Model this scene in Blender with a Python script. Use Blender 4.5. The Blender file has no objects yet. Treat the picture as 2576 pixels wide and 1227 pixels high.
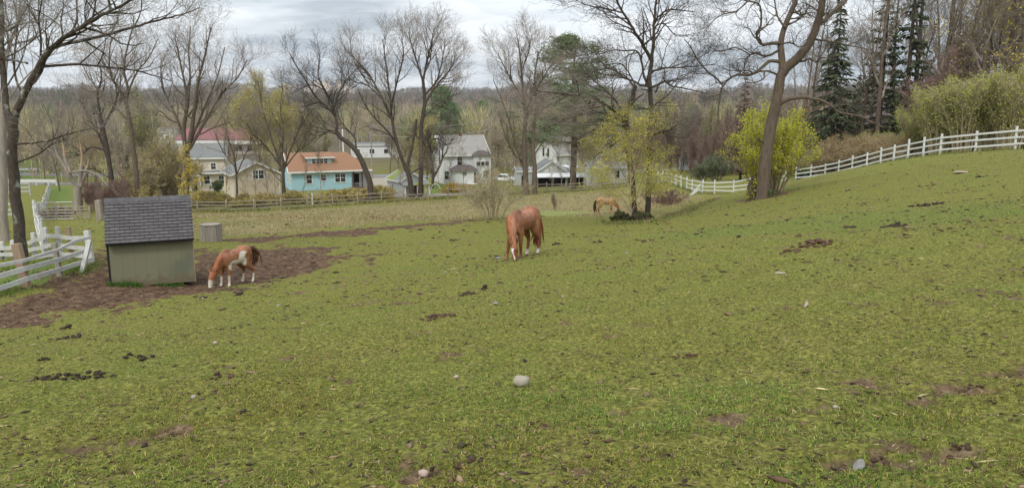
import bpy, bmesh, math, random
import numpy as np
from mathutils import Vector, Matrix
from math import radians, sin, cos, pi

R = random.Random(7)
NR = np.random.default_rng(7)
scene = bpy.context.scene
COL = scene.collection

# ------------------------------------------------------------------ camera
F, CX, CY, TH = 1920.0, 1288.0, 613.5, radians(10.2)      # photo measured on a 2576 px wide copy
cam_d = bpy.data.cameras.new('camera')
cam = bpy.data.objects.new('camera', cam_d)
COL.objects.link(cam)
cam.rotation_euler = (pi / 2 - TH, 0, 0)
cam_d.sensor_width = 36.0
cam_d.lens = 36.0 * F / 2576.0
cam_d.clip_start, cam_d.clip_end = 0.1, 12000
scene.camera = cam


def ratio(px, py):
    u, v = (px - CX) / F, (CY - py) / F
    y = cos(TH) + v * sin(TH)
    return u / y, (-sin(TH) + v * cos(TH)) / y


def P(px, py, d):
    """point of the place seen at photo pixel (px, py), d metres ahead"""
    a, b = ratio(px, py)
    return Vector((a * d, d, b * d))


def unproj(x, y, z):
    f = y * cos(TH) - z * sin(TH)
    u = y * sin(TH) + z * cos(TH)
    return CX + F * x / f, CY - F * u / f


# ------------------------------------------------------------------ noise on arrays
def _h(ix, iy, seed):
    n = (ix * 374761393 + iy * 668265263 + seed * 974634777) & 0xFFFFFFFF
    n = ((n ^ (n >> 13)) * 1274126177) & 0xFFFFFFFF
    return ((n ^ (n >> 16)) & 0xFFFF) / 65535.0


def vnoise(x, y, seed=0):
    x = np.asarray(x, float); y = np.asarray(y, float)
    xi, yi = np.floor(x).astype(np.int64), np.floor(y).astype(np.int64)
    fx, fy = x - xi, y - yi
    fx = fx * fx * (3 - 2 * fx); fy = fy * fy * (3 - 2 * fy)
    a, b = _h(xi, yi, seed), _h(xi + 1, yi, seed)
    c, d = _h(xi, yi + 1, seed), _h(xi + 1, yi + 1, seed)
    return (a * (1 - fx) + b * fx) * (1 - fy) + (c * (1 - fx) + d * fx) * fy - 0.5


def fbm(x, y, seed=0, o=4):
    s, a, f = 0, 1.0, 1.0
    for i in range(o):
        s = s + a * vnoise(np.asarray(x) * f, np.asarray(y) * f, seed + i * 17)
        a *= 0.5; f *= 2.03
    return s


def sstep(a, b, x):
    t = np.clip((np.asarray(x, float) - a) / (b - a), 0, 1)
    return t * t * (3 - 2 * t)


# ------------------------------------------------------------------ terrain
_cp = [(0, 0, -1.6), (0, -10, -.5), (12, 0, -.55), (-12, 0, -2.5), (0, -30, 1.5), (34, 36, -1.6), (25, 18, -.6),
       (50, 60, -4.2), (66, 62, -3.6), (42, 92, -9.0), (75, 110, -8.0), (60, 20, .3), (44, 47, -3.2), (-40, 10, -5.0), (-50, 60, -9),
       (-60, 120, -13), (30, 120, -11), (60, 150, -9), (0, 160, -14), (-40, 170, -14.2), (40, 190, -13.5), (-90, 150, -14), (-90, 40, -9)]
_pp = [(1288, 1227, 3.9), (1300, 645, 21.5), (1310, 985, 6.4), (565, 718, 20.5), (232, 662, 25.5), (67, 723, 19.5), (0, 770, 17.5),
       (60, 655, 27), (15, 610, 33), (112, 652, 27.5), (180, 555, 46), (250, 553, 47), (122, 468, 115), (100, 455, 140), (530, 603, 33),
       (488, 534, 78), (700, 528, 80), (950, 510, 85), (1330, 487, 95), (1520, 478, 100), (1000, 575, 36), (1240, 552, 45),
       (1525, 537, 58), (1630, 556, 38), (1915, 502, 42), (1740, 528, 44), (1740, 505, 60), (1861, 489, 72), (1785, 489, 76),
       (1660, 459, 95), (2015, 454, 75), (2200, 418, 62), (2366, 389, 51), (2540, 378, 47), (2025, 615, 15), (2245, 560, 18),
       (2300, 700, 11), (2500, 1000, 5.0), (100, 1000, 6.9), (2400, 470, 28), (2000, 540, 27), (735, 481, 118), (1150, 463, 135),
       (470, 483, 126), (940, 446, 150), (1270, 452, 145), (600, 502, 98), (330, 520, 82)]
_C = np.array([list(c) for c in _cp] + [list(P(*p)) for p in _pp])


def _tps_k(r2):
    return np.where(r2 > 1e-9, 0.5 * r2 * np.log(np.maximum(r2, 1e-9)), 0)


_xy = _C[:, :2] / 50.0
_d2 = ((_xy[:, None] - _xy[None]) ** 2).sum(-1)
_n = len(_C)
_A = np.zeros((_n + 3, _n + 3))
_A[:_n, :_n] = _tps_k(_d2) + np.eye(_n) * 4e-4
_A[:_n, _n] = 1; _A[:_n, _n + 1:] = _xy
_A[_n:, :_n] = _A[:_n, _n:].T
_w = np.linalg.solve(_A, np.concatenate([_C[:, 2], np.zeros(3)]))


def base_z(x, y):
    x = np.asarray(x, float); y = np.asarray(y, float)
    sh = np.broadcast(x, y).shape
    x, y = np.broadcast_to(x, sh).ravel(), np.broadcast_to(y, sh).ravel()
    z = np.empty(len(x))
    for s in range(0, len(x), 40000):
        q = np.stack([np.clip(x[s:s + 40000], -110, 110), np.clip(y[s:s + 40000], -40, 210)], -1) / 50.0
        k = _tps_k(((q[:, None] - _xy[None]) ** 2).sum(-1))
        z[s:s + 40000] = k @ _w[:_n] + _w[_n] + q @ _w[_n + 1:]
    r = np.hypot(x, y)
    z = np.clip(z, -14.6, 9)
    f = sstep(135, 190, r)
    az = np.degrees(np.arctan2(x, np.maximum(y, 1)))
    hill = sstep(480, 2500, r) * (52 + 6 * np.sin(az * .31 + 1) + 7 * np.sin(az * .83) + 3 * np.sin(az * 2.3))
    hill = hill + sstep(300, 900, r) * 8 + sstep(60, 260, x) * sstep(60, 160, y) * 4 * (1 - sstep(600, 1200, r))
    far = -14.2 + hill + 7 * fbm(x / 260, y / 260, 5, 3) * sstep(300, 900, r)
    return (z * (1 - f) + far * f).reshape(sh)


def poly_sd(poly, x, y):
    """signed distance to a polygon on the ground (inside positive)"""
    x = np.asarray(x, float); y = np.asarray(y, float)
    d = np.full(x.shape, 1e9); ins = np.zeros(x.shape, bool)
    n = len(poly)
    for i in range(n):
        ax, ay = poly[i]; bx, by = poly[(i + 1) % n]
        ex, ey = bx - ax, by - ay
        t = np.clip(((x - ax) * ex + (y - ay) * ey) / (ex * ex + ey * ey + 1e-9), 0, 1)
        d = np.minimum(d, np.hypot(x - ax - t * ex, y - ay - t * ey))
        c = (ay > y) != (by > y)
        with np.errstate(divide='ignore', invalid='ignore'):
            ins ^= c & (x < (bx - ax) * (y - ay) / (by - ay + 1e-12) + ax)
    return np.where(ins, d, -d)


def G(px, py, dmax=400):
    """the ground point seen at photo pixel (px, py)"""
    a, b = ratio(px, py)
    ds = np.geomspace(1.5, dmax, 500)
    g = base_z(a * ds, ds) - b * ds
    i = int(np.argmax(g >= 0)) if (g >= 0).any() else len(ds) - 1
    lo, hi = (ds[i - 1], ds[i]) if i else (ds[0], ds[0])
    for _ in range(24):
        m = (lo + hi) / 2
        if float(base_z(a * m, m)) >= b * m: hi = m
        else: lo = m
    return Vector((a * hi, hi, float(base_z(a * hi, hi))))


def gz(x, y):
    return float(base_z(x, y))


def gpoly(pts):
    return [tuple(G(*p)[:2]) for p in pts]


MUD = gpoly([(-60, 805), (-60, 752), (60, 735), (150, 708), (240, 668), (262, 625), (300, 618), (490, 655), (500, 632), (600, 637), (700, 613), (800, 618),
             (862, 642), (840, 668), (720, 690), (640, 706), (560, 728), (430, 737), (300, 765), (150, 787)])
STRIP = gpoly([(490, 607), (700, 589), (850, 576), (1000, 568), (1230, 555), (1230, 561), (1000, 580), (800, 593), (650, 606), (490, 613)])
BANK = gpoly([(1630, 556), (1700, 532), (1795, 497), (1830, 496), (1770, 510), (1720, 533), (1660, 557)])
DRY = gpoly([(480, 536), (700, 531), (950, 514), (1330, 490), (1580, 478), (1760, 497), (1640, 543), (1500, 545), (1360, 538), (1210, 551),
             (1000, 561), (850, 571), (600, 588), (500, 598)])
LUSH = [gpoly([(-40, 757), (-40, 700), (130, 672), (212, 664), (216, 680), (120, 708)]),
        gpoly([(1640, 590), (2000, 552), (2576, 496), (2576, 540), (2050, 577), (1700, 607)])]
LAWN = [gpoly([(905, 474), (905, 447), (985, 447), (1000, 485), (930, 490)]), gpoly([(1075, 486), (1090, 464), (1210, 466), (1250, 478)]),
        gpoly([(40, 452), (40, 398), (170, 398), (172, 450)]), gpoly([(125, 505), (125, 470), (178, 470), (178, 510)])]
TREEPATCH = [tuple(G(1590, 557)[:2]), tuple(G(1912, 502)[:2])]


def masks(x, y):
    n = fbm(x * .9, y * .9, 3, 3) * 0.9
    n2 = fbm(x * 4, y * 4, 33, 3)
    mud = np.maximum(sstep(-.9, .7, poly_sd(MUD, x, y) + n * 2.0 + n2 * 1.7), sstep(-.5, .5, poly_sd(STRIP, x, y) + n * 2.2 + n2 * .6))
    mud = np.maximum(mud, sstep(-.5, .5, poly_sd(BANK, x, y) + n * 1.6))
    mud = np.maximum(mud, .8 * sstep(2.6, .4, np.hypot((x - TREEPATCH[1][0]), (y - TREEPATCH[1][1])) + n * 2))
    dry = sstep(-3, 3, poly_sd(DRY, x, y) + n * 5)
    lush = np.zeros_like(mud)
    for p, w in ((LUSH[0], 1.0), (LUSH[1], .45)):
        lush = np.maximum(lush, w * sstep(-.6, .6, poly_sd(p, x, y) + n * 1.5))
    for p in LAWN:
        lush = np.maximum(lush, sstep(-1, 1, poly_sd(p, x, y)))
    lush = np.where(np.hypot(x, y) > 88, lush, lush)
    return mud, dry, lush


HOLLOW = [(2165, 1165, .22), (2230, 1160, .2), (2395, 1130, .24), (2290, 1120, .12), (2390, 965, .2), (2440, 968, .16), (2310, 1000, .1), (420, 1085, .26), (370, 1100, .16), (210, 1120, .2), (1330, 1085, .13),
          (1060, 1195, .14), (1480, 1195, .13), (250, 1195, .16), (985, 1160, .12)]
HOLLOW = [(*tuple(G(px, py)[:2]), r) for px, py, r in HOLLOW]


def bare_mask(x, y):
    n = fbm(x * 2.6, y * 2.6, 201, 5) + .3 * fbm(x * .35, y * .35, 202, 2) + .25 * fbm(x * 11, y * 11, 203, 3)
    b = sstep(.4, .52, n)
    w = .12 * vnoise(x * 9, y * 9, 205) + .1 * vnoise(x * 21, y * 21, 206)
    for hx, hy, r in HOLLOW:
        b = np.maximum(b, sstep(.05, -.03, np.hypot((x - hx) * .8, (y - hy) * 1.15) - r * .75 + w * 1.8))
    return b


def relief(x, y, mud):
    r = np.hypot(x, y)
    fade = 1 - sstep(45, 80, r)
    s = .045 * vnoise(x * 1.7, y * 1.7, 11) + .03 * vnoise(x * 4.3, y * 4.3, 12) + .022 * vnoise(x * 9, y * 9, 13)
    hoof = np.minimum(0, vnoise(x * 6.5, y * 6.5, 14) + .18) * .05
    clod = .05 * vnoise(x * 3.1, y * 3.1, 15) + .055 * vnoise(x * 7, y * 7, 16) + .045 * vnoise(x * 14, y * 14, 18)
    s = s + .02 * vnoise(x * 17, y * 17, 20) - bare_mask(x, y) * (1 - mud) * (.03 + .06 * vnoise(x * 12, y * 12, 21) + .03 * vnoise(x * 27, y * 27, 22))
    return (s + hoof + mud * clod) * fade + .25 * vnoise(x * .22, y * .22, 19) * sstep(2, 8, r) * fade


def top_z(x, y):
    m = masks(np.asarray(x, float), np.asarray(y, float))
    return base_z(x, y) + relief(x, y, m[0])


# ------------------------------------------------------------------ mesh helpers
def link(name, me, mat=None, parent=None):
    o = bpy.data.objects.new(name, me)
    COL.objects.link(o)
    if mat is not None and me is not None and len(me.materials) == 0:
        for m in (mat if isinstance(mat, (list, tuple)) else [mat]):
            me.materials.append(m)
    if parent is not None:
        o.parent = parent
    return o


def tag(o, label=None, cat=None, group=None, kind=None):
    if label: o['label'] = label
    if cat: o['category'] = cat
    if group: o['group'] = group
    if kind: o['kind'] = kind
    return o


def thing(name, label, cat, loc=(0, 0, 0), rz=0, group=None):
    o = bpy.data.objects.new(name, None)
    COL.objects.link(o)
    o.location = loc; o.rotation_euler = (0, 0, rz)
    o.empty_display_size = .2
    return tag(o, label, cat, group)


def copy_tree(o, loc, rz=0, sc=1.0, label=None, group=None):
    c = o.copy(); COL.objects.link(c)
    c.location = loc; c.rotation_euler = (0, 0, rz)
    c.scale = (sc, sc, sc) if not isinstance(sc, tuple) else sc
    if label: c['label'] = label
    if group: c['group'] = group
    for ch in list(o.children):
        k = ch.copy(); COL.objects.link(k); k.parent = c
        for g in list(ch.children):
            j = g.copy(); COL.objects.link(j); j.parent = k
    return c


def np_mesh(name, V, faces, smooth=False, tint=None, tname='tint'):
    """V (n,3); faces list of int arrays (m,k)"""
    me = bpy.data.meshes.new(name)
    V = np.asarray(V, np.float32)
    me.vertices.add(len(V)); me.vertices.foreach_set('co', V.ravel())
    faces = [np.asarray(f, np.int32) for f in faces if len(f)]
    nl = sum(f.size for f in faces); npoly = sum(len(f) for f in faces)
    me.loops.add(nl); me.polygons.add(npoly)
    me.loops.foreach_set('vertex_index', np.concatenate([f.ravel() for f in faces]))
    st, s = [], 0
    for f in faces:
        st.append(s + np.arange(len(f)) * f.shape[1]); s += f.size
    me.polygons.foreach_set('loop_start', np.concatenate(st).astype(np.int32))
    if smooth:
        me.polygons.foreach_set('use_smooth', np.ones(npoly, bool))
    if tint is not None:
        a = me.color_attributes.new(tname, 'FLOAT_COLOR', 'POINT')
        t = np.ones((len(V), 4), np.float32); t[:, :tint.shape[1]] = tint
        a.data.foreach_set('color', t.ravel())
    me.update(calc_edges=True)
    return me


def tubes(polys, cap=True):
    """polys: list of (pts list, radii list, sides) -> verts, quads"""
    byk = {}
    for pts, rad, s in polys:
        byk.setdefault((len(pts), s), []).append((pts, rad))
    VV, QQ, off = [], [], 0
    for (n, s), lst in byk.items():
        A = np.array([[tuple(p) for p in pts] for pts, _ in lst], float)
        Rr = np.array([r for _, r in lst], float)
        T = np.empty_like(A)
        T[:, 1:-1] = A[:, 2:] - A[:, :-2]; T[:, 0] = A[:, 1] - A[:, 0]; T[:, -1] = A[:, -1] - A[:, -2]
        T /= np.linalg.norm(T, axis=2, keepdims=True) + 1e-9
        D = A[:, -1] - A[:, 0]; D /= np.linalg.norm(D, axis=1, keepdims=True) + 1e-9
        ref = np.where(np.abs(D[:, 2:3]) < .8, np.array([[0, 0, 1.]]), np.array([[1., 0, 0]]))
        U = ref[:, None] - (ref[:, None] * T).sum(2, keepdims=True) * T
        U /= np.linalg.norm(U, axis=2, keepdims=True) + 1e-9
        W = np.cross(T, U)
        th = np.arange(s) / s * 2 * pi
        ring = A[:, :, None] + Rr[:, :, None, None] * (np.cos(th)[None, None, :, None] * U[:, :, None] + np.sin(th)[None, None, :, None] * W[:, :, None])
        m = len(lst)
        idx = off + np.arange(m * n * s).reshape(m, n, s)
        a, b = idx[:, :-1], idx[:, 1:]
        q = np.stack([a, np.roll(a, -1, 2), np.roll(b, -1, 2), b], -1).reshape(-1, 4)
        VV.append(ring.reshape(-1, 3)); QQ.append(q); off += m * n * s
    if not VV:
        return np.zeros((0, 3)), np.zeros((0, 4), int)
    return np.concatenate(VV), np.concatenate(QQ)


def box(bm, x0, x1, y0, y1, z0, z1):
    v = [bm.verts.new((x, y, z)) for z in (z0, z1) for x, y in ((x0, y0), (x1, y0), (x1, y1), (x0, y1))]
    for f in ((3, 2, 1, 0), (4, 5, 6, 7), (0, 1, 5, 4), (1, 2, 6, 5), (2, 3, 7, 6), (3, 0, 4, 7)):
        bm.faces.new([v[i] for i in f])


def prism(bm, prof, y0, y1, axis='y'):
    """profile of (a, z) extruded along y (or along x)"""
    f = (lambda a, t, z: (a, t, z)) if axis == 'y' else (lambda a, t, z: (t, a, z))
    A = [bm.verts.new(f(a, y0, z)) for a, z in prof]
    B = [bm.verts.new(f(a, y1, z)) for a, z in prof]
    n = len(prof)
    bm.faces.new(A); bm.faces.new(B[::-1])
    for i in range(n):
        bm.faces.new([A[(i + 1) % n], A[i], B[i], B[(i + 1) % n]])


def slab(bm, a, b, c, d, t):
    """four corner points and a thickness downward"""
    A = [bm.verts.new(p) for p in (a, b, c, d)]
    B = [bm.verts.new((p[0], p[1], p[2] - t)) for p in (a, b, c, d)]
    bm.faces.new(A); bm.faces.new(B[::-1])
    for i in range(4):
        bm.faces.new([A[(i + 1) % 4], A[i], B[i], B[(i + 1) % 4]])


def beam(bm, p, q, w, h):
    """rectangular bar between two points (w across, h tall)"""
    p, q = Vector(p), Vector(q)
    t = (q - p).normalized()
    up = Vector((0, 0, 1)) if abs(t.z) < .8 else Vector((0, 1, 0))
    s = t.cross(up).normalized(); u = s.cross(t)
    A = [bm.verts.new(e + s * (a * w / 2) + u * (b * h / 2)) for e in (p, q) for a, b in ((-1, -1), (1, -1), (1, 1), (-1, 1))]
    for f in ((0, 1, 2, 3), (7, 6, 5, 4), (0, 4, 5, 1), (1, 5, 6, 2), (2, 6, 7, 3), (3, 7, 4, 0)):
        bm.faces.new([A[i] for i in f])


def fin(name, bm, mat, parent=None, bevel=0, smooth=False):
    bmesh.ops.recalc_face_normals(bm, faces=bm.faces)
    if bevel:
        bmesh.ops.bevel(bm, geom=list(bm.edges), offset=bevel, segments=1, affect='EDGES')
    me = bpy.data.meshes.new(name)
    bm.to_mesh(me); bm.free()
    if smooth:
        me.polygons.foreach_set('use_smooth', np.ones(len(me.polygons), bool))
    return link(name, me, mat, parent)


# ------------------------------------------------------------------ materials
def lin(r, g, b):
    f = lambda c: (c / 255 / 12.92) if c / 255 <= .04045 else ((c / 255 + .055) / 1.055) ** 2.4
    return (f(r), f(g), f(b), 1)


def mat(name, c1, c2=None, scale=6, rough=.9, bump=0, bscale=None, stretch=(1, 1, 1), c3=None, s3=2, t3=.6, attr=None, spec=.25, metal=0, contrast=.25, trans=0):
    m = bpy.data.materials.new(name); m.use_nodes = True
    nt = m.node_tree; nd, lk = nt.nodes, nt.links
    bs = nd['Principled BSDF']
    bs.inputs['Roughness'].default_value = rough
    bs.inputs['Specular IOR Level'].default_value = spec
    bs.inputs['Metallic'].default_value = metal
    tc = nd.new('ShaderNodeTexCoord'); mp = nd.new('ShaderNodeMapping')
    mp.inputs['Scale'].default_value = stretch
    lk.new(tc.outputs['Object'], mp.inputs['Vector'])
    col = None
    c2 = c2 or tuple(c * .7 for c in c1[:3]) + (1,)
    no = nd.new('ShaderNodeTexNoise'); no.inputs['Scale'].default_value = scale; no.inputs['Detail'].default_value = 5
    no.inputs['Roughness'].default_value = .65
    lk.new(mp.outputs[0], no.inputs['Vector'])
    rp = nd.new('ShaderNodeValToRGB')
    rp.color_ramp.elements[0].position = .5 - contrast; rp.color_ramp.elements[1].position = .5 + contrast
    rp.color_ramp.elements[0].color = c2; rp.color_ramp.elements[1].color = c1
    lk.new(no.outputs['Fac'], rp.inputs['Fac'])
    col = rp.outputs['Color']
    if c3:
        n3 = nd.new('ShaderNodeTexNoise'); n3.inputs['Scale'].default_value = s3; n3.inputs['Detail'].default_value = 6
        lk.new(tc.outputs['Object'], n3.inputs['Vector'])
        r3 = nd.new('ShaderNodeValToRGB'); r3.color_ramp.elements[0].position = t3; r3.color_ramp.elements[1].position = t3 + .12
        lk.new(n3.outputs['Fac'], r3.inputs['Fac'])
        mx = nd.new('ShaderNodeMix'); mx.data_type = 'RGBA'
        lk.new(r3.outputs['Color'], mx.inputs[0]); lk.new(col, mx.inputs[6]); mx.inputs[7].default_value = c3
        col = mx.outputs[2]
    if attr:
        at = nd.new('ShaderNodeAttribute'); at.attribute_name = attr
        mu = nd.new('ShaderNodeMix'); mu.data_type = 'RGBA'; mu.blend_type = 'MULTIPLY'; mu.inputs[0].default_value = 1
        lk.new(at.outputs['Color'], mu.inputs[6]); lk.new(col, mu.inputs[7]); col = mu.outputs[2]
    lk.new(col, bs.inputs['Base Color'])
    if bump:
        bp = nd.new('ShaderNodeBump'); bp.inputs['Strength'].default_value = 1; bp.inputs['Distance'].default_value = bump
        nb = no
        if bscale:
            nb = nd.new('ShaderNodeTexNoise'); nb.inputs['Scale'].default_value = bscale; nb.inputs['Detail'].default_value = 6
            lk.new(mp.outputs[0], nb.inputs['Vector'])
        lk.new(nb.outputs['Fac'], bp.inputs['Height']); lk.new(bp.outputs['Normal'], bs.inputs['Normal'])
    if trans:
        tr = nd.new('ShaderNodeBsdfTranslucent'); ms = nd.new('ShaderNodeMixShader'); ms.inputs[0].default_value = trans
        lk.new(col, tr.inputs['Color']); lk.new(bs.outputs[0], ms.inputs[1]); lk.new(tr.outputs[0], ms.inputs[2])
        lk.new(ms.outputs[0], nd['Material Output'].inputs['Surface'])
    return m


def G3(v): return (v, v, v, 1)


M = {}
M['bark'] = mat('bark_brown', (.165, .125, .09, 1), (.065, .049, .036, 1), 9, .95, .02, stretch=(1, 1, .22), c3=(.13, .125, .04, 1), s3=2.2, t3=.62)
M['bark_dark'] = mat('bark_dark', (.105, .08, .06, 1), (.036, .028, .022, 1), 9, .95, .02, stretch=(1, 1, .25), c3=(.085, .08, .03, 1), s3=2, t3=.62)
M['bark_pale'] = mat('bark_pale', (.33, .29, .24, 1), (.18, .155, .13, 1), 7, .95, .015, stretch=(1, 1, .2), c3=(.1, .1, .05, 1), s3=1.5, t3=.66)
M['bark_lichen'] = mat('bark_lichen', (.1, .078, .06, 1), (.036, .028, .022, 1), 9, .95, .015, stretch=(1, 1, .5), c3=(.3, .32, .26, 1), s3=3.2, t3=.58)
M['twig'] = mat('twig_grey', (.31, .255, .2, 1), (.16, .13, .105, 1), 3, .95)
M['twig_dark'] = mat('twig_dark', (.1, .08, .064, 1), (.042, .034, .028, 1), 3, .95)
M['twig_pale'] = mat('twig_pale', (.3, .265, .22, 1), (.12, .1, .083, 1), 3, .95)
M['twig_warm'] = mat('twig_warm', (.29, .195, .155, 1), (.16, .105, .085, 1), 1.2, .95)
M['twig_tan'] = mat('twig_tan', (.44, .36, .23, 1), (.24, .19, .125, 1), 3, .95)
M['snapped'] = mat('snapped_wood', (.5, .36, .22, 1), (.3, .19, .11, 1), 12, .9, .01, stretch=(1, 1, .2))
M['bud'] = mat('yellow_bud', (.72, .57, .07, 1), (.46, .37, .06, 1), 2, .8, trans=.25)
M['bud_pale'] = mat('pale_yellow_bud', (.6, .54, .12, 1), (.4, .36, .09, 1), 2, .8, trans=.3)
M['leaf_yel'] = mat('spring_leaf', (.74, .7, .06, 1), (.46, .46, .05, 1), 3, .7, trans=.45)
M['leaf_lime'] = mat('lime_leaf', (.78, .78, .045, 1), (.52, .55, .04, 1), 2, .7, trans=.5)
M['leaf_olive'] = mat('olive_leaf', (.48, .52, .1, 1), (.28, .31, .07, 1), 1.2, .8, trans=.35)
M['leaf_rust'] = mat('rusty_leaf', (.38, .27, .1, 1), (.22, .14, .06, 1), 1.2, .8, trans=.15)
M['leaf_grey'] = mat('grey_green_leaf', (.56, .54, .3, 1), (.4, .39, .2, 1), 2, .8, trans=.2)
M['leaf_green'] = mat('green_leaf', (.1, .16, .045, 1), (.05, .085, .026, 1), 2, .8, trans=.15)
M['forsythia'] = mat('forsythia_flower', (.62, .4, .02, 1), (.42, .26, .02, 1), 2, .7, trans=.3)
M['pine'] = mat('pine_needle', (.21, .27, .125, 1), (.095, .13, .06, 1), 1.3, .8)
M['spruce'] = mat('spruce_needle', (.085, .1, .045, 1), (.032, .042, .022, 1), 1.0, .85)
M['larch'] = mat('bare_larch_twig', (.27, .18, .145, 1), (.14, .095, .08, 1), 1.0, .95)
M['white_paint'] = mat('white_fence_paint', (.68, .68, .65, 1), (.45, .46, .42, 1), 7, .6, .003, stretch=(1, 1, 4), contrast=.4, c3=(.33, .3, .25, 1), s3=5, t3=.72)
M['old_white'] = mat('weathered_white_paint', (.62, .62, .59, 1), (.36, .35, .32, 1), 8, .7, .004, stretch=(1, 1, .4), contrast=.35, c3=(.2, .17, .13, 1), s3=9, t3=.7)
M['raw_wood'] = mat('raw_tan_wood', (.33, .24, .165, 1), (.22, .155, .1, 1), 9, .9, .004, stretch=(1, 1, .2))
M['split_rail'] = mat('split_rail_wood', (.35, .3, .22, 1), (.17, .14, .1, 1), 6, .95, .006, stretch=(.4, .4, 1))
M['grey_wood'] = mat('grey_old_wood', (.36, .32, .26, 1), (.16, .14, .115, 1), 10, .95, .006, stretch=(1, 1, .12))
M['glass'] = mat('dark_window_glass', (.035, .04, .045, 1), (.015, .017, .02, 1), 1.3, .12, spec=.5)
M['trim'] = mat('white_trim', (.74, .73, .69, 1), (.62, .61, .57, 1), 5, .6)
M['dark'] = mat('dark_parts_and_shade', (.02, .018, .016, 1), (.008, .008, .008, 1), 3, .9)  # near-black for doors and posts; paints shade on barn bays and shed eaves
M['rubber'] = mat('tyre_rubber', (.02, .02, .02, 1), (.012, .012, .012, 1), 9, .8)
M['metal'] = mat('galvanised_metal', (.42, .43, .44, 1), (.3, .3, .3, 1), 8, .45, metal=.6)
# ------------------------------------------------------------------ ground sheet
def build_ground():
    az = np.concatenate([np.linspace(-180, -46, 24)[:-1], np.linspace(-46, 46, 500), np.linspace(46, 180, 24)[1:-1]])
    rr = np.concatenate([[0.25, .6, 1.0], np.geomspace(1.3, 170, 800), np.geomspace(175, 5200, 90)])
    A, RR = np.meshgrid(np.radians(az), rr)
    x, y = (RR * np.sin(A)).ravel(), (RR * np.cos(A)).ravel()
    mud, dry, lush = masks(x, y)
    z = base_z(x, y) + relief(x, y, mud)
    na, nr = len(az), len(rr)
    idx = np.arange(na * nr).reshape(nr, na)
    nx = np.roll(idx, -1, 1)
    q = np.stack([idx[:-1], nx[:-1], nx[1:], idx[1:]], -1).reshape(-1, 4)[:, ::-1]
    V = np.concatenate([np.stack([x, y, z], -1), [[0, 0, gz(0, 0)]]])
    tri = np.stack([nx[0], idx[0], np.full(na, na * nr)], -1)[:, ::-1]
    tint = np.zeros((len(V), 4), np.float32)
    tint[:-1, 0], tint[:-1, 1], tint[:-1, 2], tint[:-1, 3] = mud, dry, lush, bare_mask(x, y)
    me = np_mesh('ground', V, [q, tri], True, tint, 'cover')
    m = bpy.data.materials.new('pasture_ground'); m.use_nodes = True
    nt = m.node_tree; nd, lk = nt.nodes, nt.links
    bs = nd['Principled BSDF']; bs.inputs['Roughness'].default_value = .95; bs.inputs['Specular IOR Level'].default_value = .12
    geo = nd.new('ShaderNodeNewGeometry')

    def noise(scale, detail=6, rough=.6, st=None):
        n = nd.new('ShaderNodeTexNoise'); n.inputs['Scale'].default_value = scale; n.inputs['Detail'].default_value = detail
        n.inputs['Roughness'].default_value = rough
        if st:
            mp = nd.new('ShaderNodeMapping'); mp.inputs['Scale'].default_value = st; lk.new(geo.outputs['Position'], mp.inputs['Vector'])
            lk.new(mp.outputs[0], n.inputs['Vector'])
        else:
            lk.new(geo.outputs['Position'], n.inputs['Vector'])
        return n.outputs['Fac']

    def ramp(f, stops):
        r = nd.new('ShaderNodeValToRGB')
        while len(r.color_ramp.elements) < len(stops): r.color_ramp.elements.new(.5)
        for e, (p, c) in zip(r.color_ramp.elements, stops):
            e.position = p; e.color = c
        lk.new(f, r.inputs['Fac']); return r.outputs['Color']

    def mix(f, a, b):
        x = nd.new('ShaderNodeMix'); x.data_type = 'RGBA'
        if isinstance(f, float): x.inputs[0].default_value = f
        else: lk.new(f, x.inputs[0])
        for s, v in ((6, a), (7, b)):
            if isinstance(v, tuple): x.inputs[s].default_value = v
            else: lk.new(v, x.inputs[s])
        return x.outputs[2]

    def mth(op, a, b):
        n = nd.new('ShaderNodeMath'); n.operation = op; n.use_clamp = True
        for s, v in ((0, a), (1, b)):
            if isinstance(v, (int, float)): n.inputs[s].default_value = v
            else: lk.new(v, n.inputs[s])
        return n.outputs[0]
    at = nd.new('ShaderNodeAttribute'); at.attribute_name = 'cover'
    sp = nd.new('ShaderNodeSeparateColor'); lk.new(at.outputs['Color'], sp.inputs[0])
    mudf, dryf, lushf = sp.outputs[0], sp.outputs[1], sp.outputs[2]
    grass = ramp(noise(.55, 8, .7), [(.3, (.155, .135, .036, 1)), (.5, (.145, .152, .026, 1)), (.68, (.11, .15, .022, 1))])
    fine = ramp(noise(22, 5, .7), [(.38, (.03, .028, .01, 1)), (.5, (.14, .138, .03, 1)), (.62, (.33, .3, .085, 1))])  # dark stop paints the shade in the gaps between blades
    g = mix(.55, grass, fine)
    soil = ramp(noise(9, 6, .7), [(.34, (.05, .031, .02, 1)), (.52, (.15, .095, .06, 1)), (.68, (.27, .19, .12, 1))])
    patch = mth('ADD', noise(3.1, 8, .72), mth('MULTIPLY', noise(.35, 3), .25))
    fleck = ramp(mth('ADD', noise(7.5, 5, .8), mth('MULTIPLY', noise(.5, 3), .12)), [(.645, G3(0)), (.7, G3(1))])
    g = mix(mth('MULTIPLY', fleck, .8), g, ramp(noise(3, 3), [(.35, (.05, .034, .02, 1)), (.65, (.13, .085, .05, 1))]))
    g = mix(mth('MULTIPLY', at.outputs['Alpha'], .92), g, soil)
    lushc = ramp(noise(6, 5), [(.3, (.065, .11, .022, 1)), (.7, (.11, .17, .034, 1))])
    g = mix(mth('MULTIPLY', lushf, .8), g, lushc)
    dryc = ramp(noise(2.2, 8, .75, (1, .35, 1)), [(.3, (.12, .11, .035, 1)), (.5, (.2, .165, .075, 1)), (.7, (.3, .23, .13, 1))])
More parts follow.
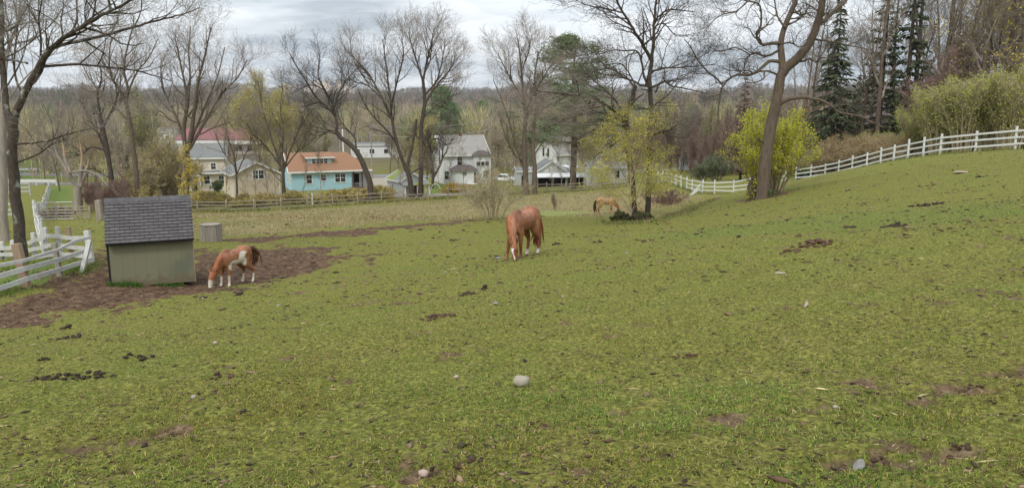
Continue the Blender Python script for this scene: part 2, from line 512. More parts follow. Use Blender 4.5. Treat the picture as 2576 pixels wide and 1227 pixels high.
    dryg = ramp(noise(.3, 6, .7), [(.46, G3(1)), (.72, G3(.35))])
    g = mix(mth('MULTIPLY', dryf, dryg), g, dryc)
    mudc = ramp(noise(5, 8, .72), [(.28, (.028, .016, .011, 1)), (.48, (.085, .05, .031, 1)), (.62, (.165, .105, .062, 1)), (.74, (.3, .23, .15, 1))])
    mudm = ramp(mth('ADD', mudf, mth('MULTIPLY', mth('SUBTRACT', noise(7, 6, .7), .5), 1.3)), [(.35, G3(0)), (.6, G3(1))])
    g = mix(mudm, g, mudc)
    # beyond the houses: leaf litter and rough ground under the woods
    dist = nd.new('ShaderNodeVectorMath'); dist.operation = 'LENGTH'; lk.new(geo.outputs['Position'], dist.inputs[0])
    mr = nd.new('ShaderNodeMapRange'); mr.inputs[1].default_value = 155; mr.inputs[2].default_value = 230
    lk.new(dist.outputs['Value'], mr.inputs[0])
    wood = ramp(noise(.03, 8, .7), [(.3, (.06, .05, .035, 1)), (.55, (.11, .085, .06, 1)), (.75, (.1, .1, .045, 1))])
    g = mix(mth('MULTIPLY', mr.outputs[0], mth('SUBTRACT', 1.0, lushf)), g, wood)
    lk.new(g, bs.inputs['Base Color'])
    bp = nd.new('ShaderNodeBump'); bp.inputs['Distance'].default_value = .035; bp.inputs['Strength'].default_value = .9
    lk.new(mth('ADD', noise(16, 7, .75), mth('MULTIPLY', noise(60, 3), .4)), bp.inputs['Height'])
    lk.new(bp.outputs['Normal'], bs.inputs['Normal'])
    o = link('ground', me, m)
    tag(o, 'sloping grazed pasture running down to the valley floor and far hills', kind='structure')


build_ground()


def leaf_mat_attr(name, rough=.8, trans=.3):
    m = bpy.data.materials.new(name); m.use_nodes = True
    nd, lk = m.node_tree.nodes, m.node_tree.links
    bs = nd['Principled BSDF']; bs.inputs['Roughness'].default_value = rough; bs.inputs['Specular IOR Level'].default_value = .2
    at = nd.new('ShaderNodeAttribute'); at.attribute_name = 'tint'
    lk.new(at.outputs['Color'], bs.inputs['Base Color'])
    tr = nd.new('ShaderNodeBsdfTranslucent'); ms = nd.new('ShaderNodeMixShader'); ms.inputs[0].default_value = trans
    lk.new(at.outputs['Color'], tr.inputs['Color']); lk.new(bs.outputs[0], ms.inputs[1]); lk.new(tr.outputs[0], ms.inputs[2])
    lk.new(ms.outputs[0], nd['Material Output'].inputs['Surface'])
    return m


def blades(n, rmin, rmax, hmin, hmax, wide, seed, keep, cols, wts, azmax=41, lean=.75):
    g = np.random.default_rng(seed)
    az = np.radians(g.uniform(-azmax, azmax, n)); r = np.exp(g.uniform(math.log(rmin), math.log(rmax), n))
    x, y = r * np.sin(az), r * np.cos(az)
    mud, dry, lush = masks(x, y)
    k = keep(x, y, mud, dry, lush, g)
    x, y, r, mud, dry, lush = x[k], y[k], r[k], mud[k], dry[k], lush[k]
    z = base_z(x, y) + relief(x, y, mud) - .004
    n = len(x)
    h = np.where(g.random(n) < .04, 1.8, 1) * g.uniform(hmin, hmax, n) * (1 + .5 * lush) * (1 + .3 * sstep(0, .3, fbm(x * .8, y * .8, 71, 2)))
    w = np.maximum(wide * g.uniform(.7, 1.4, n), r * .00042)
    a = g.uniform(0, 2 * pi, n); l = g.uniform(.15, lean, n)
    dx, dy = np.cos(a), np.sin(a)
    sx, sy = -dy * w / 2, dx * w / 2
    b = np.stack([x, y, z], -1); s = np.stack([sx, sy, 0 * sx], -1)
    mid = b + np.stack([dx * h * l * .35, dy * h * l * .35, h * .6], -1)
    tip = b + np.stack([dx * h * l * 1.1, dy * h * l * 1.1, h * (1 - .35 * l)], -1)
    V = np.stack([b - s, b + s, mid + s * .8, mid - s * .8, tip], 1).reshape(-1, 3)
    i = np.arange(n)[:, None] * 5
    q = i + np.array([[0, 1, 2, 3]]); t = i + np.array([[3, 2, 4]])
    ci = g.choice(len(cols), n, p=np.array(wts) / sum(wts))
    c = np.array(cols)[ci] * g.uniform(.45, 1.5, (n, 1))
    pv = fbm(x * .5, y * .5, 81, 3)[:, None]
    c = c * (1 + np.array([[.35, .0, .0]]) * -pv) * (1 + .25 * pv)
    c = np.where(lush[:, None] > .5, c * np.array([[.62, 1.05, .7]]), c)
    return np_mesh('grass', V, [q, t], False, np.repeat(c, 5, 0))


def keep_short(x, y, mud, dry, lush, g):
    cl = .8 * fbm(x * 3.1, y * 3.1, 51, 3) + .8 * fbm(x * 8, y * 8, 52, 3)
    return (mud < .15 + .7 * g.random(len(x)) ** 2) & (bare_mask(x, y) < .15 + 1.1 * g.random(len(x)) ** 2.2) & (cl + g.uniform(-.25, .25, len(x)) > .0)


GCOL = [(.143, .193, .027), (.205, .24, .038), (.098, .158, .023), (.285, .275, .06), (.36, .29, .12), (.15, .1, .05)]
mg = leaf_mat_attr('grass_blade')
o = link('grass', blades(620000, 1.7, 60, .01, .03, .0055, 1, keep_short, GCOL, [5, 4.2, 3.5, 2.8, 2.2, 2.4], lean=2.0), mg)
tag(o, 'short grazed grass blades covering the pasture', 'grass', kind='stuff')


def keep_tuft(x, y, mud, dry, lush, g):
    cl = fbm(x * 1.9, y * 1.9, 61, 4) + .4 * fbm(x * .35, y * .35, 62, 2)
    return (mud < .4) & ((cl + g.uniform(-.3, .3, len(x)) > .62) | (lush > .5))


o = link('grass_tufts', blades(200000, 2.0, 40, .02, .045, .0055, 2, keep_tuft, [(.1, .17, .035), (.14, .2, .04), (.19, .21, .05)], [3, 3, 1]), mg)
tag(o, 'taller darker green grass tufts in patches on the pasture', 'grass', kind='stuff')


def keep_dry(x, y, mud, dry, lush, g):
    return (dry > .4) & (mud < .4) & (fbm(x * .6, y * .6, 91, 3) + g.uniform(-.4, .4, len(x)) > -.1)


o = link('dry_grass', blades(110000, 32, 105, .06, .18, .01, 3, keep_dry, [(.34, .26, .14), (.29, .22, .11), (.18, .19, .055), (.4, .31, .18)], [3, 3, 3, 2], azmax=24, lean=1.4), mg)
tag(o, 'dry straw coloured grass on the valley floor', 'grass', kind='stuff')


def flat_bits(name, n, rmin, rmax, size, aspect, seed, keep, cols, thick=.35, azmax=40, grow=2.2):
    """small clods / straws: squashed octahedra"""
    g = np.random.default_rng(seed)
    az = np.radians(g.uniform(-azmax, azmax, n)); r = np.exp(g.uniform(math.log(rmin), math.log(rmax), n))
    x, y = r * np.sin(az), r * np.cos(az)
    m = masks(x, y); k = keep(x, y, m[0], m[1], m[2], g)
    x, y, mud = x[k], y[k], m[0][k]; n = len(x)
    z = base_z(x, y) + relief(x, y, mud)
    s = size * g.lognormal(0, .45, n) * np.clip(np.hypot(x, y) / 11, .75, grow)
    a = g.uniform(0, 2 * pi, n)
    u = np.stack([np.cos(a), np.sin(a), g.uniform(-.1, .1, n)], -1) * (s * aspect)[:, None]
    v = np.stack([-np.sin(a), np.cos(a), 0 * a], -1) * s[:, None]
    c = np.stack([x, y, z + s * thick * .5], -1)
    w = np.zeros((n, 3)); w[:, 2] = s * thick
    jit = lambda: g.uniform(.6, 1.2, (n, 1))
    V = np.stack([c + u * jit(), c + v * jit(), c - u * jit(), c - v * jit(), c + w * jit() + u * g.uniform(-.3, .3, (n, 1)), c - w], 1).reshape(-1, 3)
    f = np.array([[0, 1, 4], [1, 2, 4], [2, 3, 4], [3, 0, 4], [1, 0, 5], [2, 1, 5], [3, 2, 5], [0, 3, 5]])
    F3 = (np.arange(n)[:, None, None] * 6 + f[None]).reshape(-1, 3)
    col = np.array(cols)[g.integers(0, len(cols), n)] * g.uniform(.7, 1.3, (n, 1))
    return np_mesh(name, V, [F3], False, np.repeat(col, 6, 0))


mb = leaf_mat_attr('loose_litter', .95, 0.0)
kp = lambda x, y, mud, dry, lush, g: (mud < .6) & (fbm(x * .7, y * .7, 131, 3) + g.uniform(-.5, .5, len(x)) > .06)
o = link('dung_crumbs', flat_bits('dung_crumbs', 46000, 2.2, 60, .0115, 2.1, 5, kp, [(.09, .055, .034), (.14, .088, .052), (.04, .028, .02), (.05, .04, .022), (.21, .145, .088)], .45), mb)
tag(o, 'scattered crumbs of trampled soil and dung in the grass', 'dung', kind='stuff')
kp = lambda x, y, mud, dry, lush, g: mud < 2
o = link('straw_bits', flat_bits('straw_bits', 700, 2.2, 30, .0036, 17, 6, kp, [(.5, .4, .22), (.42, .33, .18)], 1.0, grow=1.0), mb)
tag(o, 'loose pale straws lying over the pasture', 'straw', kind='stuff')
kp = lambda x, y, mud, dry, lush, g: mud > .5
o = link('mud_clods', flat_bits('mud_clods', 20000, 13, 40, .018, 1.9, 8, kp, [(.06, .037, .026), (.1, .064, .044), (.03, .019, .014), (.22, .16, .1), (.07, .043, .03)], .4, azmax=40, grow=1.0), mb)
tag(o, 'trampled clods of dark mud around the shed and pony', 'mud', kind='stuff')

# roads and pond: sheets that follow the ground
M['asphalt'] = mat('asphalt', (.2, .2, .2, 1), (.15, .15, .15, 1), 2, .9)
M['gravel'] = mat('pale_gravel', (.33, .29, .23, 1), (.22, .19, .15, 1), 3, .95)
M['algae'] = mat('algae_water', (.2, .21, .06, 1), (.13, .14, .045, 1), 1.5, .7, spec=.1)


def ribbon(name, pts, w, m, label, lift=.03, step=2.0):
    P2 = [Vector((p[0], p[1])) for p in pts]
    line = []
    for a, b in zip(P2[:-1], P2[1:]):
        k = max(1, int((b - a).length / step))
        line += [a.lerp(b, i / k) for i in range(k)]
    line.append(P2[-1])
    V = []
    for i, p in enumerate(line):
        t = (line[min(i + 1, len(line) - 1)] - line[max(i - 1, 0)]).normalized()
        s = Vector((-t.y, t.x)) * (w / 2)
        for q in (p + s, p - s):
            V.append((q.x, q.y, max(gz(q.x, q.y), gz(p.x, p.y)) + lift))
    q = [(2 * i, 2 * i + 1, 2 * i + 3, 2 * i + 2) for i in range(len(line) - 1)]
    return tag(link(name, np_mesh(name, V, [np.array(q)]), m), label, kind='structure')


ribbon('road', [(-150, 168), (-60, 158), (0, 153), (60, 165), (120, 190)], 7, M['asphalt'], 'grey valley road running past the houses')
ribbon('paddock_road', [(-140, 128), (-95, 133), (-66, 134)], 6, M['asphalt'], 'grey lane beyond the white paddock rails', .04)
g1, g2 = G(930, 478), G(1010, 496)
ribbon('driveway', [(g1.x - 3, 150), (g1.x, g1.y), (g2.x, g2.y), (g2.x + 9, g2.y + 4)], 4, M['gravel'], 'pale gravel drive beside the blue house', .05)
def pond():
    c = G(1420, 541); V = []; n = 40
    z = gz(c.x, c.y) + .12
    for i in range(n):
        a = i / n * 2 * pi
        V.append((c.x + 2.6 * cos(a) * (1 + .12 * sin(3 * a)), c.y + 2.0 * sin(a) * (1 + .1 * cos(2 * a)), z))
    V.append((c.x, c.y, z))
    tag(link('water', np_mesh('water', V, [np.array([(i, (i + 1) % n, n) for i in range(n)])]), M['algae']), 'small algae green pool in the valley bottom', kind='structure')
pond()
# ------------------------------------------------------------------ trees
def rv(rg):
    return Vector((rg.gauss(0, 1), rg.gauss(0, 1), rg.gauss(0, 1)))


class Grow:
    """collects branch polylines: .wood (bark) and .twigs (fine), and twig points for buds and leaves"""
    def __init__(s, rg, rmin, prm, split=2):
        s.rg, s.rmin, s.prm, s.split = rg, rmin, prm, split
        s.wood, s.twigs, s.tips = [], [], []

    def put(s, pts, rad, lev):
        sides = 9 if rad[0] > .12 else 6 if rad[0] > .04 else 4 if rad[0] > .015 else 3
        (s.wood if lev < s.split else s.twigs).append((pts, rad, sides))
        if lev >= s.prm['max'] - 1:
            s.tips += pts[1:]

    def kids(s, pts, rad, lev, t0=.2, num=None):
        p = s.prm
        if lev > p['max']: return
        rg = s.rg
        L = sum((b - a).length for a, b in zip(pts[:-1], pts[1:]))
        k = num if num is not None else p['num'][lev]
        k = max(1, int(k * rg.uniform(.75, 1.25) + .5))
        n = len(pts) - 1
        for i in range(k):
            t = t0 + (1 - t0) * (i + rg.uniform(.2, .9)) / k
            f = min(t * n, n - .001); j = int(f); f -= j
            q = pts[j].lerp(pts[j + 1], f)
            d = (pts[j + 1] - pts[j]).normalized()
            r = rad[j] + (rad[j + 1] - rad[j]) * f
            side = d.cross(rv(rg)).normalized()
            a = radians(rg.uniform(*p['ang']))
            nd = (d * cos(a) + side * sin(a)).normalized()
            if nd.z < p.get('minz', -.5): nd.z = abs(nd.z) * .3; nd.normalize()
            ln = p['len'][lev] * rg.uniform(.6, 1.25) * (1 - .45 * t if lev < 3 else 1)
            s.branch(q, nd, ln, max(s.rmin, min(r * .62, ln * .035 + s.rmin)), lev)

    def branch(s, q, d, L, r, lev):
        rg, p = s.rg, s.prm
        n = 5 if lev <= 1 else 4 if lev == 2 else 3
        pts, rad = [q], [r]
        wig, up = p['wig'], p['up'][min(lev, len(p['up']) - 1)]
        for i in range(n):
            d = (d + rv(rg) * wig + Vector((0, 0, up))).normalized()
            pts.append(pts[-1] + d * (L / n)); rad.append(max(s.rmin, r * (1 - .72 * (i + 1) / n)))
        s.put(pts, rad, lev)
        if lev < p['max']:
            s.kids(pts, rad, lev + 1)

    def mesh(s, which, name):
        V, Q = tubes(which)
        return np_mesh(name, V, [Q], True)


def smooth_line(pts, rad, k=3):
    """Catmull-Rom through the points, with a gnarl"""
    out, ro = [], []
    n = len(pts)
    for i in range(n - 1):
        p0, p1, p2, p3 = pts[max(i - 1, 0)], pts[i], pts[i + 1], pts[min(i + 2, n - 1)]
        for j in range(k):
            t = j / k
            out.append(.5 * ((2 * p1) + (p2 - p0) * t + (2 * p0 - 5 * p1 + 4 * p2 - p3) * t * t + (3 * p1 - p0 - 3 * p2 + p3) * t ** 3))
            ro.append(rad[i] + (rad[i + 1] - rad[i]) * t)
    return out + [pts[-1]], ro + [rad[-1]]


def leaves(name, pts, n, size, spread, rg_seed, m, parent, aspect=.5, flat=0):
    g = np.random.default_rng(rg_seed)
    A = np.array([tuple(p) for p in pts])
    c = A[g.integers(0, len(A), n)] + g.normal(0, spread, (n, 3))
    u = g.normal(0, 1, (n, 3)); u[:, 2] *= 1 - flat; u /= np.linalg.norm(u, axis=1, keepdims=True)
    v = np.cross(u, g.normal(0, 1, (n, 3))); v /= np.linalg.norm(v, axis=1, keepdims=True) + 1e-9
    s = size * g.uniform(.6, 1.4, (n, 1))
    V = np.stack([c - u * s, c + v * s * aspect, c + u * s, c - v * s * aspect], 1).reshape(-1, 3)
    return link(name, np_mesh(name, V, [np.arange(n * 4).reshape(n, 4)]), m, parent)


PRM = dict(max=4, num=[0, 7, 6, 5, 4], len=[0, 2.6, 1.5, .8, .42], ang=(28, 62), wig=.2, up=[.05, .05, .04, .02], minz=-.4)


def hero(name, label, base, limbs, prm, seed, mats=('bark', 'twig'), rmin=None, group=None, buds=None, cat='tree', split=2):
    """limbs: (pixel points, depth d, depth drift, r0 px, r1 px, start of twigs or None, number of side branches)"""
    rg = random.Random(seed)
    d0 = base.y
    T = thing(name, label, cat, base, group=group)
    g = Grow(rg, rmin or d0 * .00016, prm, split)
    for L in limbs:
        px, drift, r0, r1, t0, num = L[:6]
        st = L[6] if len(L) > 6 else 0
        m = len(px)
        pts = [P(x, y, d0 + st + drift * (i / max(m - 1, 1)) ** 1.2) - base for i, (x, y) in enumerate(px)]
        k = d0 / F * (.84 if d0 > 50 else .92 if px[0][0] < 1700 else 1.0)
        rad = [k * (r0 + (r1 - r0) * i / max(m - 1, 1)) for i in range(m)]
        pts, rad = smooth_line(pts, rad)
        if st == 0 and L is limbs[0]:
            pts.insert(0, pts[0] - (pts[1] - pts[0]).normalized() * .25 - Vector((0, 0, .15))); rad.insert(0, rad[0] * 1.7)
            rad[1] *= 1.25
        pts = [q + rv(rg) * min(r, .06) * .25 for q, r in zip(pts, rad)]
        g.wood.append((pts, rad, 10 if r0 * k > .1 else 7))
        if t0 is not None:
            g.kids(pts, rad, 1, t0, num)
    link('trunk', g.mesh(g.wood, name + '_trunk'), M[mats[0]], T)
    if g.twigs:
        link('crown', g.mesh(g.twigs, name + '_crown'), M[mats[1]], T)
    if buds and g.tips:
        leaves('foliage', g.tips, buds[0], buds[1], buds[2], seed, M[buds[3]], T)
    return T, g


def rp(**k):
    d = dict(PRM); d.update(k); return d


# ---- near left pair
b = G(58, 667)
LEFT = rp(max=4, num=[0, 9, 4.5, 3.4, 2.4], len=[0, 2.3, 1.25, .65, .32], up=[.1, .1, .06, .02], ang=(25, 60), wig=.2)
hero('leaning_tree', 'big bare lichen spotted tree leaning right behind the near white paddock fence', b, [
    ([(58, 667), (46, 560), (37, 469), (31, 380), (33, 320), (36, 290)], 0, 15, 11.5, None, 0),
    ([(36, 290), (57, 245), (78, 203), (99, 167), (125, 125)], -.5, 9.5, 8, .3, 4),
    ([(125, 125), (156, 99), (190, 77), (229, 55), (260, 37), (292, 21), (350, -10), (420, -40)], -1.5, 6.5, 2.5, .1, 14),
    ([(125, 127), (172, 109), (250, 94), (333, 70), (380, 56), (427, 44), (470, 33), (502, 20)], 2.5, 5.2, 1.2, .1, 13),
    ([(99, 169), (172, 163), (250, 167), (338, 177), (396, 193), (432, 205)], 1.5, 4, 1, .25, 8),
    ([(33, 345), (19, 290), (9, 210), (4, 140), (2, 40), (6, -60)], 1.5, 9, 6, .4, 9),
    ([(40, 362), (104, 357), (150, 345), (190, 332), (236, 323)], -2, 3.2, 1, .3, 7),
    ([(44, 408), (94, 390), (130, 364), (175, 345)], -1.5, 2.8, 1, .3, 6),
    ([(60, 240), (40, 200), (36, 130), (45, 60), (30, -20)], 2, 3.5, 1.3, .2, 9),
    ([(99, 167), (104, 110), (98, 50), (110, -20)], -1, 3.2, 1.2, .2, 9),
    ([(160, 97), (154, 55), (160, 10), (150, -40)], 1, 2.6, 1.1, .2, 8),
    ([(215, 61), (214, 20), (225, -30)], -1, 2, 1, .2, 5),
    ([(70, 160), (40, 153), (5, 150), (-40, 130)], 1, 3, 1, .2, 6),
    ([(9, 230), (50, 160), (70, 90), (75, 20)], 2.5, 2.5, 1, .3, 7),
    ([(4, 150), (60, 120), (130, 60), (170, 0)], 3, 2, 1, .4, 7),
], LEFT, 11, ('bark_lichen', 'twig_pale'), rmin=.003)
b = G(15, 613)
hero('pale_trunk_tree', 'pale grey trunked bare tree at the left edge behind the leaning tree', b, [
    ([(13, 613), (9, 500), (6, 400), (7, 320), (11, 250), (10, 180)], 0, 10.5, 6.5, None, 0),
    ([(10, 190), (20, 120), (45, 60), (50, -10)], 1, 6, 2, .2, 10),
    ([(10, 180), (-5, 100), (0, 30), (-10, -30)], 0, 6, 2, .2, 9),
    ([(12, 260), (60, 200), (110, 150), (140, 90)], 2, 3, 1, .3, 9),
], LEFT, 12, ('bark_pale', 'twig'), rmin=.005)

# ---- trees along the back of the pasture, left to right
FAR = rp(max=4, num=[0, 8, 5, 4, 3], len=[0, 3.5, 2.0, 1.15, .65], up=[.1, .12, .09, .05], ang=(22, 52), wig=.15)
b = G(347, 530)
hero('slender_tree', 'tall bare tree with a forked leaning stem rising behind the shed roof', b, [
    ([(348, 530), (343, 440), (336, 380), (327, 310), (318, 262)], 0, 8, 5.5, None, 0),
    ([(327, 308), (292, 272), (262, 240), (230, 205), (210, 170)], 2, 4, 1.2, .2, 9),
    ([(318, 262), (300, 225), (283, 195), (274, 150), (280, 95)], -2, 4.5, 1.2, .2, 11),
    ([(318, 262), (322, 220), (312, 180), (318, 130), (334, 70), (336, 40)], 1, 4.5, 1.2, .2, 12),
    ([(320, 240), (345, 180), (372, 150), (396, 100)], -2, 3, 1, .2, 9),
], FAR, 13, ('bark', 'twig'), rmin=.006)
b = G(284, 522)
hero('gnarled_tree', 'dark gnarled multi stemmed bare tree left of the forked tree behind the shed', b, [
    ([(286, 522), (279, 440), (268, 370), (258, 320), (250, 285)], 0, 8, 5, .5, 6),
    ([(278, 430), (262, 370), (238, 320), (215, 285), (200, 240)], 2, 5, 1.4, .3, 10),
    ([(250, 285), (245, 240), (255, 200), (250, 150)], -1, 4, 1.2, .2, 10),
    ([(258, 320), (285, 270), (300, 230), (305, 190)], 1, 3.5, 1.2, .2, 9),
    ([(270, 380), (230, 370), (205, 390), (190, 385)], -1, 3, 1.2, .3, 6),
    ([(280, 450), (262, 440), (235, 425), (205, 420)], 0, 2.5, 1, .3, 4),
], FAR, 14, ('bark_dark', 'twig'), rmin=.006)
b = G(468, 530)
hero('vine_clad_tree', 'wide fanning bare tree with a yellow vine clad trunk right of the shed', b, [
    ([(468, 530), (466, 470), (467, 420), (468, 385)], 0, 13, 11, None, 0),
    ([(468, 390), (462, 330), (470, 270), (466, 220), (452, 150), (440, 95)], 1, 7, 1.3, .25, 14),
    ([(468, 390), (482, 330), (490, 270), (500, 200), (518, 130), (530, 70)], -2, 7.5, 1.3, .25, 14),
    ([(470, 385), (500, 335), (528, 285), (560, 235), (598, 195), (622, 150)], 1, 5.5, 1.1, .25, 13),
    ([(468, 385), (490, 330), (520, 260), (548, 190), (565, 120)], 3, 5, 1.1, .25, 12),
    ([(466, 370), (450, 310), (425, 255), (408, 215), (405, 150)], 2, 4.5, 1.1, .25, 11),
    ([(470, 280), (478, 200), (475, 120), (480, 70)], 2, 4, 1, .3, 10),
    ([(500, 340), (540, 320), (575, 310), (590, 330)], -2, 2.5, 1, .3, 6),
    ([(450, 310), (425, 300), (405, 280), (390, 290)], -1, 2.5, 1, .3, 6),
], FAR, 15, ('bark', 'twig'), rmin=.006)
VINE, g = hero('yellow_vine_sapling', 'yellow budding vine tangle climbing the fanning trunk by the shed roof', G(474, 531) - Vector((0, .9, 0)), [
    ([(472, 530), (470, 480), (462, 430), (466, 380)], 0, 2, 1, .1, 16),
    ([(480, 530), (486, 470), (484, 420)], 0, 2, 1, .1, 12),
], rp(max=3, num=[0, 9, 5, 4, 3], len=[0, 1.3, .7, .4]), 16, ('twig_tan', 'twig_tan'), rmin=.008, buds=(2200, .07, .06, 'bud'), cat='vine')

# the broken dead tree
b = G(197, 532)
T, g = hero('snapped_tree', 'dead snapped tree with pale splintered limb ends beside the metal gate', b, [
    ([(197, 532), (197, 495), (194, 468)], 0, 13, 11, None, 0),
    ([(192, 470), (176, 445), (158, 412), (142, 385), (135, 345)], 0, 6, 1.5, .4, 5),
    ([(194, 468), (181, 450), (176, 436)], -.5, 6, 5, None, 0),
    ([(198, 470), (204, 440), (205, 415)], .3, 6, 5, .3, 1),
    ([(204, 470), (214, 440), (219, 420)], 0, 5, 4, .4, 1),
    ([(190, 465), (168, 420), (162, 390)], .5, 4.5, 3.5, None, 0),
    ([(182, 432), (215, 430), (245, 440), (268, 465), (280, 480)], -1, 2.6, 1, .3, 3),
    ([(150, 398), (120, 375), (104, 385), (95, 380)], -1, 2, 1, .3, 3),
], rp(max=2, num=[0, 5, 4], len=[0, 1.6, .9]), 17, ('bark_pale', 'twig'), rmin=.006)
for pts in ([(176, 438), (174, 424), (170, 412)], [(205, 418), (206, 390), (202, 366), (200, 352)], [(219, 422), (222, 408), (225, 398)], [(162, 392), (160, 372), (155, 352), (152, 340)]):
    V3 = [P(x, y, b.y - .15) - b for x, y in pts]
    n = len(V3)
    V, Q = tubes([(V3, [.115 * (1 - .93 * i / (n - 1)) for i in range(n)], 5)])
    link('splinter', np_mesh('splinter', V, [Q]), M['snapped'], T)

b = G(714, 506)
hero('spreading_tree', 'bare spreading tree between the cream garage and the blue house', b, [
    ([(714, 508), (714, 470), (712, 440)], 0, 6.5, 5, None, 0),
    ([(712, 440), (700, 400), (684, 350), (668, 300), (655, 250), (650, 205)], 1, 3.5, 1, .2, 12),
    ([(712, 440), (722, 400), (742, 350), (762, 310), (790, 270)], -1, 3.5, 1, .2, 12),
    ([(713, 440), (710, 390), (712, 330), (705, 270), (712, 220)], 2, 3, 1, .2, 12),
    ([(705, 415), (670, 370), (640, 340), (620, 310)], -2, 2.5, 1, .2, 10),
    ([(718, 420), (750, 380), (790, 350), (800, 330)], 1, 2.3, 1, .2, 9),
    ([(713, 460), (690, 440), (668, 405), (655, 400)], 0, 1.6, .8, .2, 5),
], FAR, 18, ('bark', 'twig'), rmin=.0065)
b = G(596, 508)
hero('thin_tree', 'thin bare young tree standing before the cream garage gable', b, [
    ([(597, 508), (595, 450), (590, 400), (575, 350), (565, 300)], 0, 3.5, 1.2, .35, 12),
    ([(595, 440), (612, 400), (630, 360), (640, 320)], 0, 2, 1, .2, 8),
    ([(592, 420), (560, 380), (540, 330)], 0, 2, 1, .2, 7),
], FAR, 19, ('bark', 'twig_tan'), rmin=.006)
b = G(932, 507)
hero('crooked_tree', 'crooked mossy bare tree leaning left beside the blue house porch', b, [
    ([(932, 507), (931, 462), (917, 422), (901, 388), (880, 362), (856, 346), (846, 330)], 0, 9.5, 6, None, 0),
    ([(846, 332), (848, 310), (838, 285), (800, 250), (775, 215), (745, 165), (733, 145)], 1, 4.5, 1.1, .2, 14),
    ([(840, 287), (836, 262), (820, 230), (800, 190), (806, 150)], -2, 3.5, 1, .2, 11),
    ([(838, 285), (850, 240), (870, 205), (905, 165)], 2, 2.6, 1, .2, 10),
    ([(858, 347), (828, 330), (803, 346), (790, 360)], -1, 3, 1, .2, 5),
    ([(896, 380), (894, 350), (880, 332), (860, 310), (850, 290)], 1, 3, 1, .3, 7),
    ([(810, 258), (780, 262), (760, 285)], 0, 2, 1, .2, 5),
    ([(846, 330), (815, 325), (790, 318)], 1, 2, 1, .2, 5),
    ([(820, 230), (790, 215), (765, 220), (735, 235)], -1, 2, 1, .2, 7),
], FAR, 20, ('bark_dark', 'twig_dark'), rmin=.0065)
b = G(1041, 502)
hero('twin_tree', 'tall bare twin stemmed tree rising in front of the mossy roofed white shed', b, [
    ([(1037, 502), (1031, 450), (1022, 425)], 0, 8, 7, None, 0),
    ([(1022, 428), (1009, 395), (996, 350), (986, 300), (981, 240), (972, 170), (962, 100)], -1, 6, 1.2, .45, 14),
    ([(1004, 380), (984, 340), (945, 300), (917, 262), (902, 228)], 1, 3.4, 1, .3, 8),
    ([(986, 300), (958, 242), (930, 190), (895, 150), (880, 130)], 1, 4, 1, .2, 14),
    ([(984, 270), (1000, 200), (1015, 140), (1010, 95)], -2, 3.2, 1, .2, 12),
    ([(962, 250), (925, 215), (890, 205), (870, 185)], 2, 2.6, 1, .2, 9),
    ([(1022, 428), (1030, 395), (1040, 350), (1048, 300)], 1, 5, 4, None, 0),
    ([(1056, 502), (1059, 440), (1060, 380), (1059, 320), (1068, 262), (1064, 200)], 0, 7.5, 4.5, None, 0, .6),
    ([(1064, 202), (1075, 150), (1085, 110), (1092, 70)], 0, 3.6, 1, .1, 12, .6),
    ([(1064, 205), (1050, 160), (1036, 115), (1028, 80)], 1, 3.4, 1, .1, 11, .6),
    ([(1067, 265), (1095, 220), (1130, 180), (1145, 150)], -1, 3.4, 1, .15, 12, .6),
    ([(1068, 240), (1100, 200), (1115, 140), (1120, 100)], 2, 3, 1, .15, 11, .6),
    ([(1060, 300), (1100, 265), (1140, 240), (1160, 235)], 1, 2.5, 1, .2, 8, .6),
    ([(1060, 392), (1088, 352), (1108, 352), (1122, 366), (1140, 350)], -2, 2.8, 1, .3, 5, .6),
    ([(1030, 440), (1052, 425), (1075, 420), (1100, 440)], -2, 2.4, 1, .3, 4),
    ([(995, 350), (960, 330), (930, 325)], 0, 2, 1, .3, 4),
], FAR, 21, ('bark_dark', 'twig'), rmin=.0065)
b = G(1086, 474)
hero('dark_tree', 'small dark bare tree at the left corner of the white farmhouse', b, [
    ([(1086, 476), (1090, 440), (1083, 395), (1082, 360)], 0, 5, 2, .3, 8),
    ([(1088, 450), (1105, 420), (1115, 395), (1125, 380)], 0, 4, 1.5, .3, 7),
    ([(1084, 400), (1070, 370), (1060, 340)], 0, 2.5, 1, .2, 6),
], FAR, 22, ('bark_dark', 'twig_dark'), rmin=.014)
b = G(1325, 490)
hero('tall_clump_tree', 'tall bare clump of trunks left of the white gabled barn', b, [
    ([(1324, 490), (1321, 420), (1319, 350), (1322, 290), (1316, 230), (1310, 160), (1302, 95)], 0, 9, 1.4, .45, 16),
    ([(1345, 488), (1345, 420), (1341, 350), (1350, 260), (1345, 200), (1355, 130)], 1, 8, 1.4, .45, 14),
    ([(1320, 430), (1298, 370), (1282, 310), (1265, 260), (1240, 200)], 1, 4, 1, .3, 12),
    ([(1320, 300), (1340, 240), (1370, 190), (1395, 150)], -2, 3.4, 1, .2, 11),
    ([(1316, 250), (1280, 190), (1255, 140)], 1, 3, 1, .2, 12),
    ([(1322, 400), (1300, 395), (1275, 350), (1258, 300)], -2, 3, 1, .3, 8),
    ([(1312, 180), (1330, 130), (1335, 100)], 1, 2.4, 1, .2, 8),
], FAR, 23, ('bark', 'twig'), rmin=.0065)

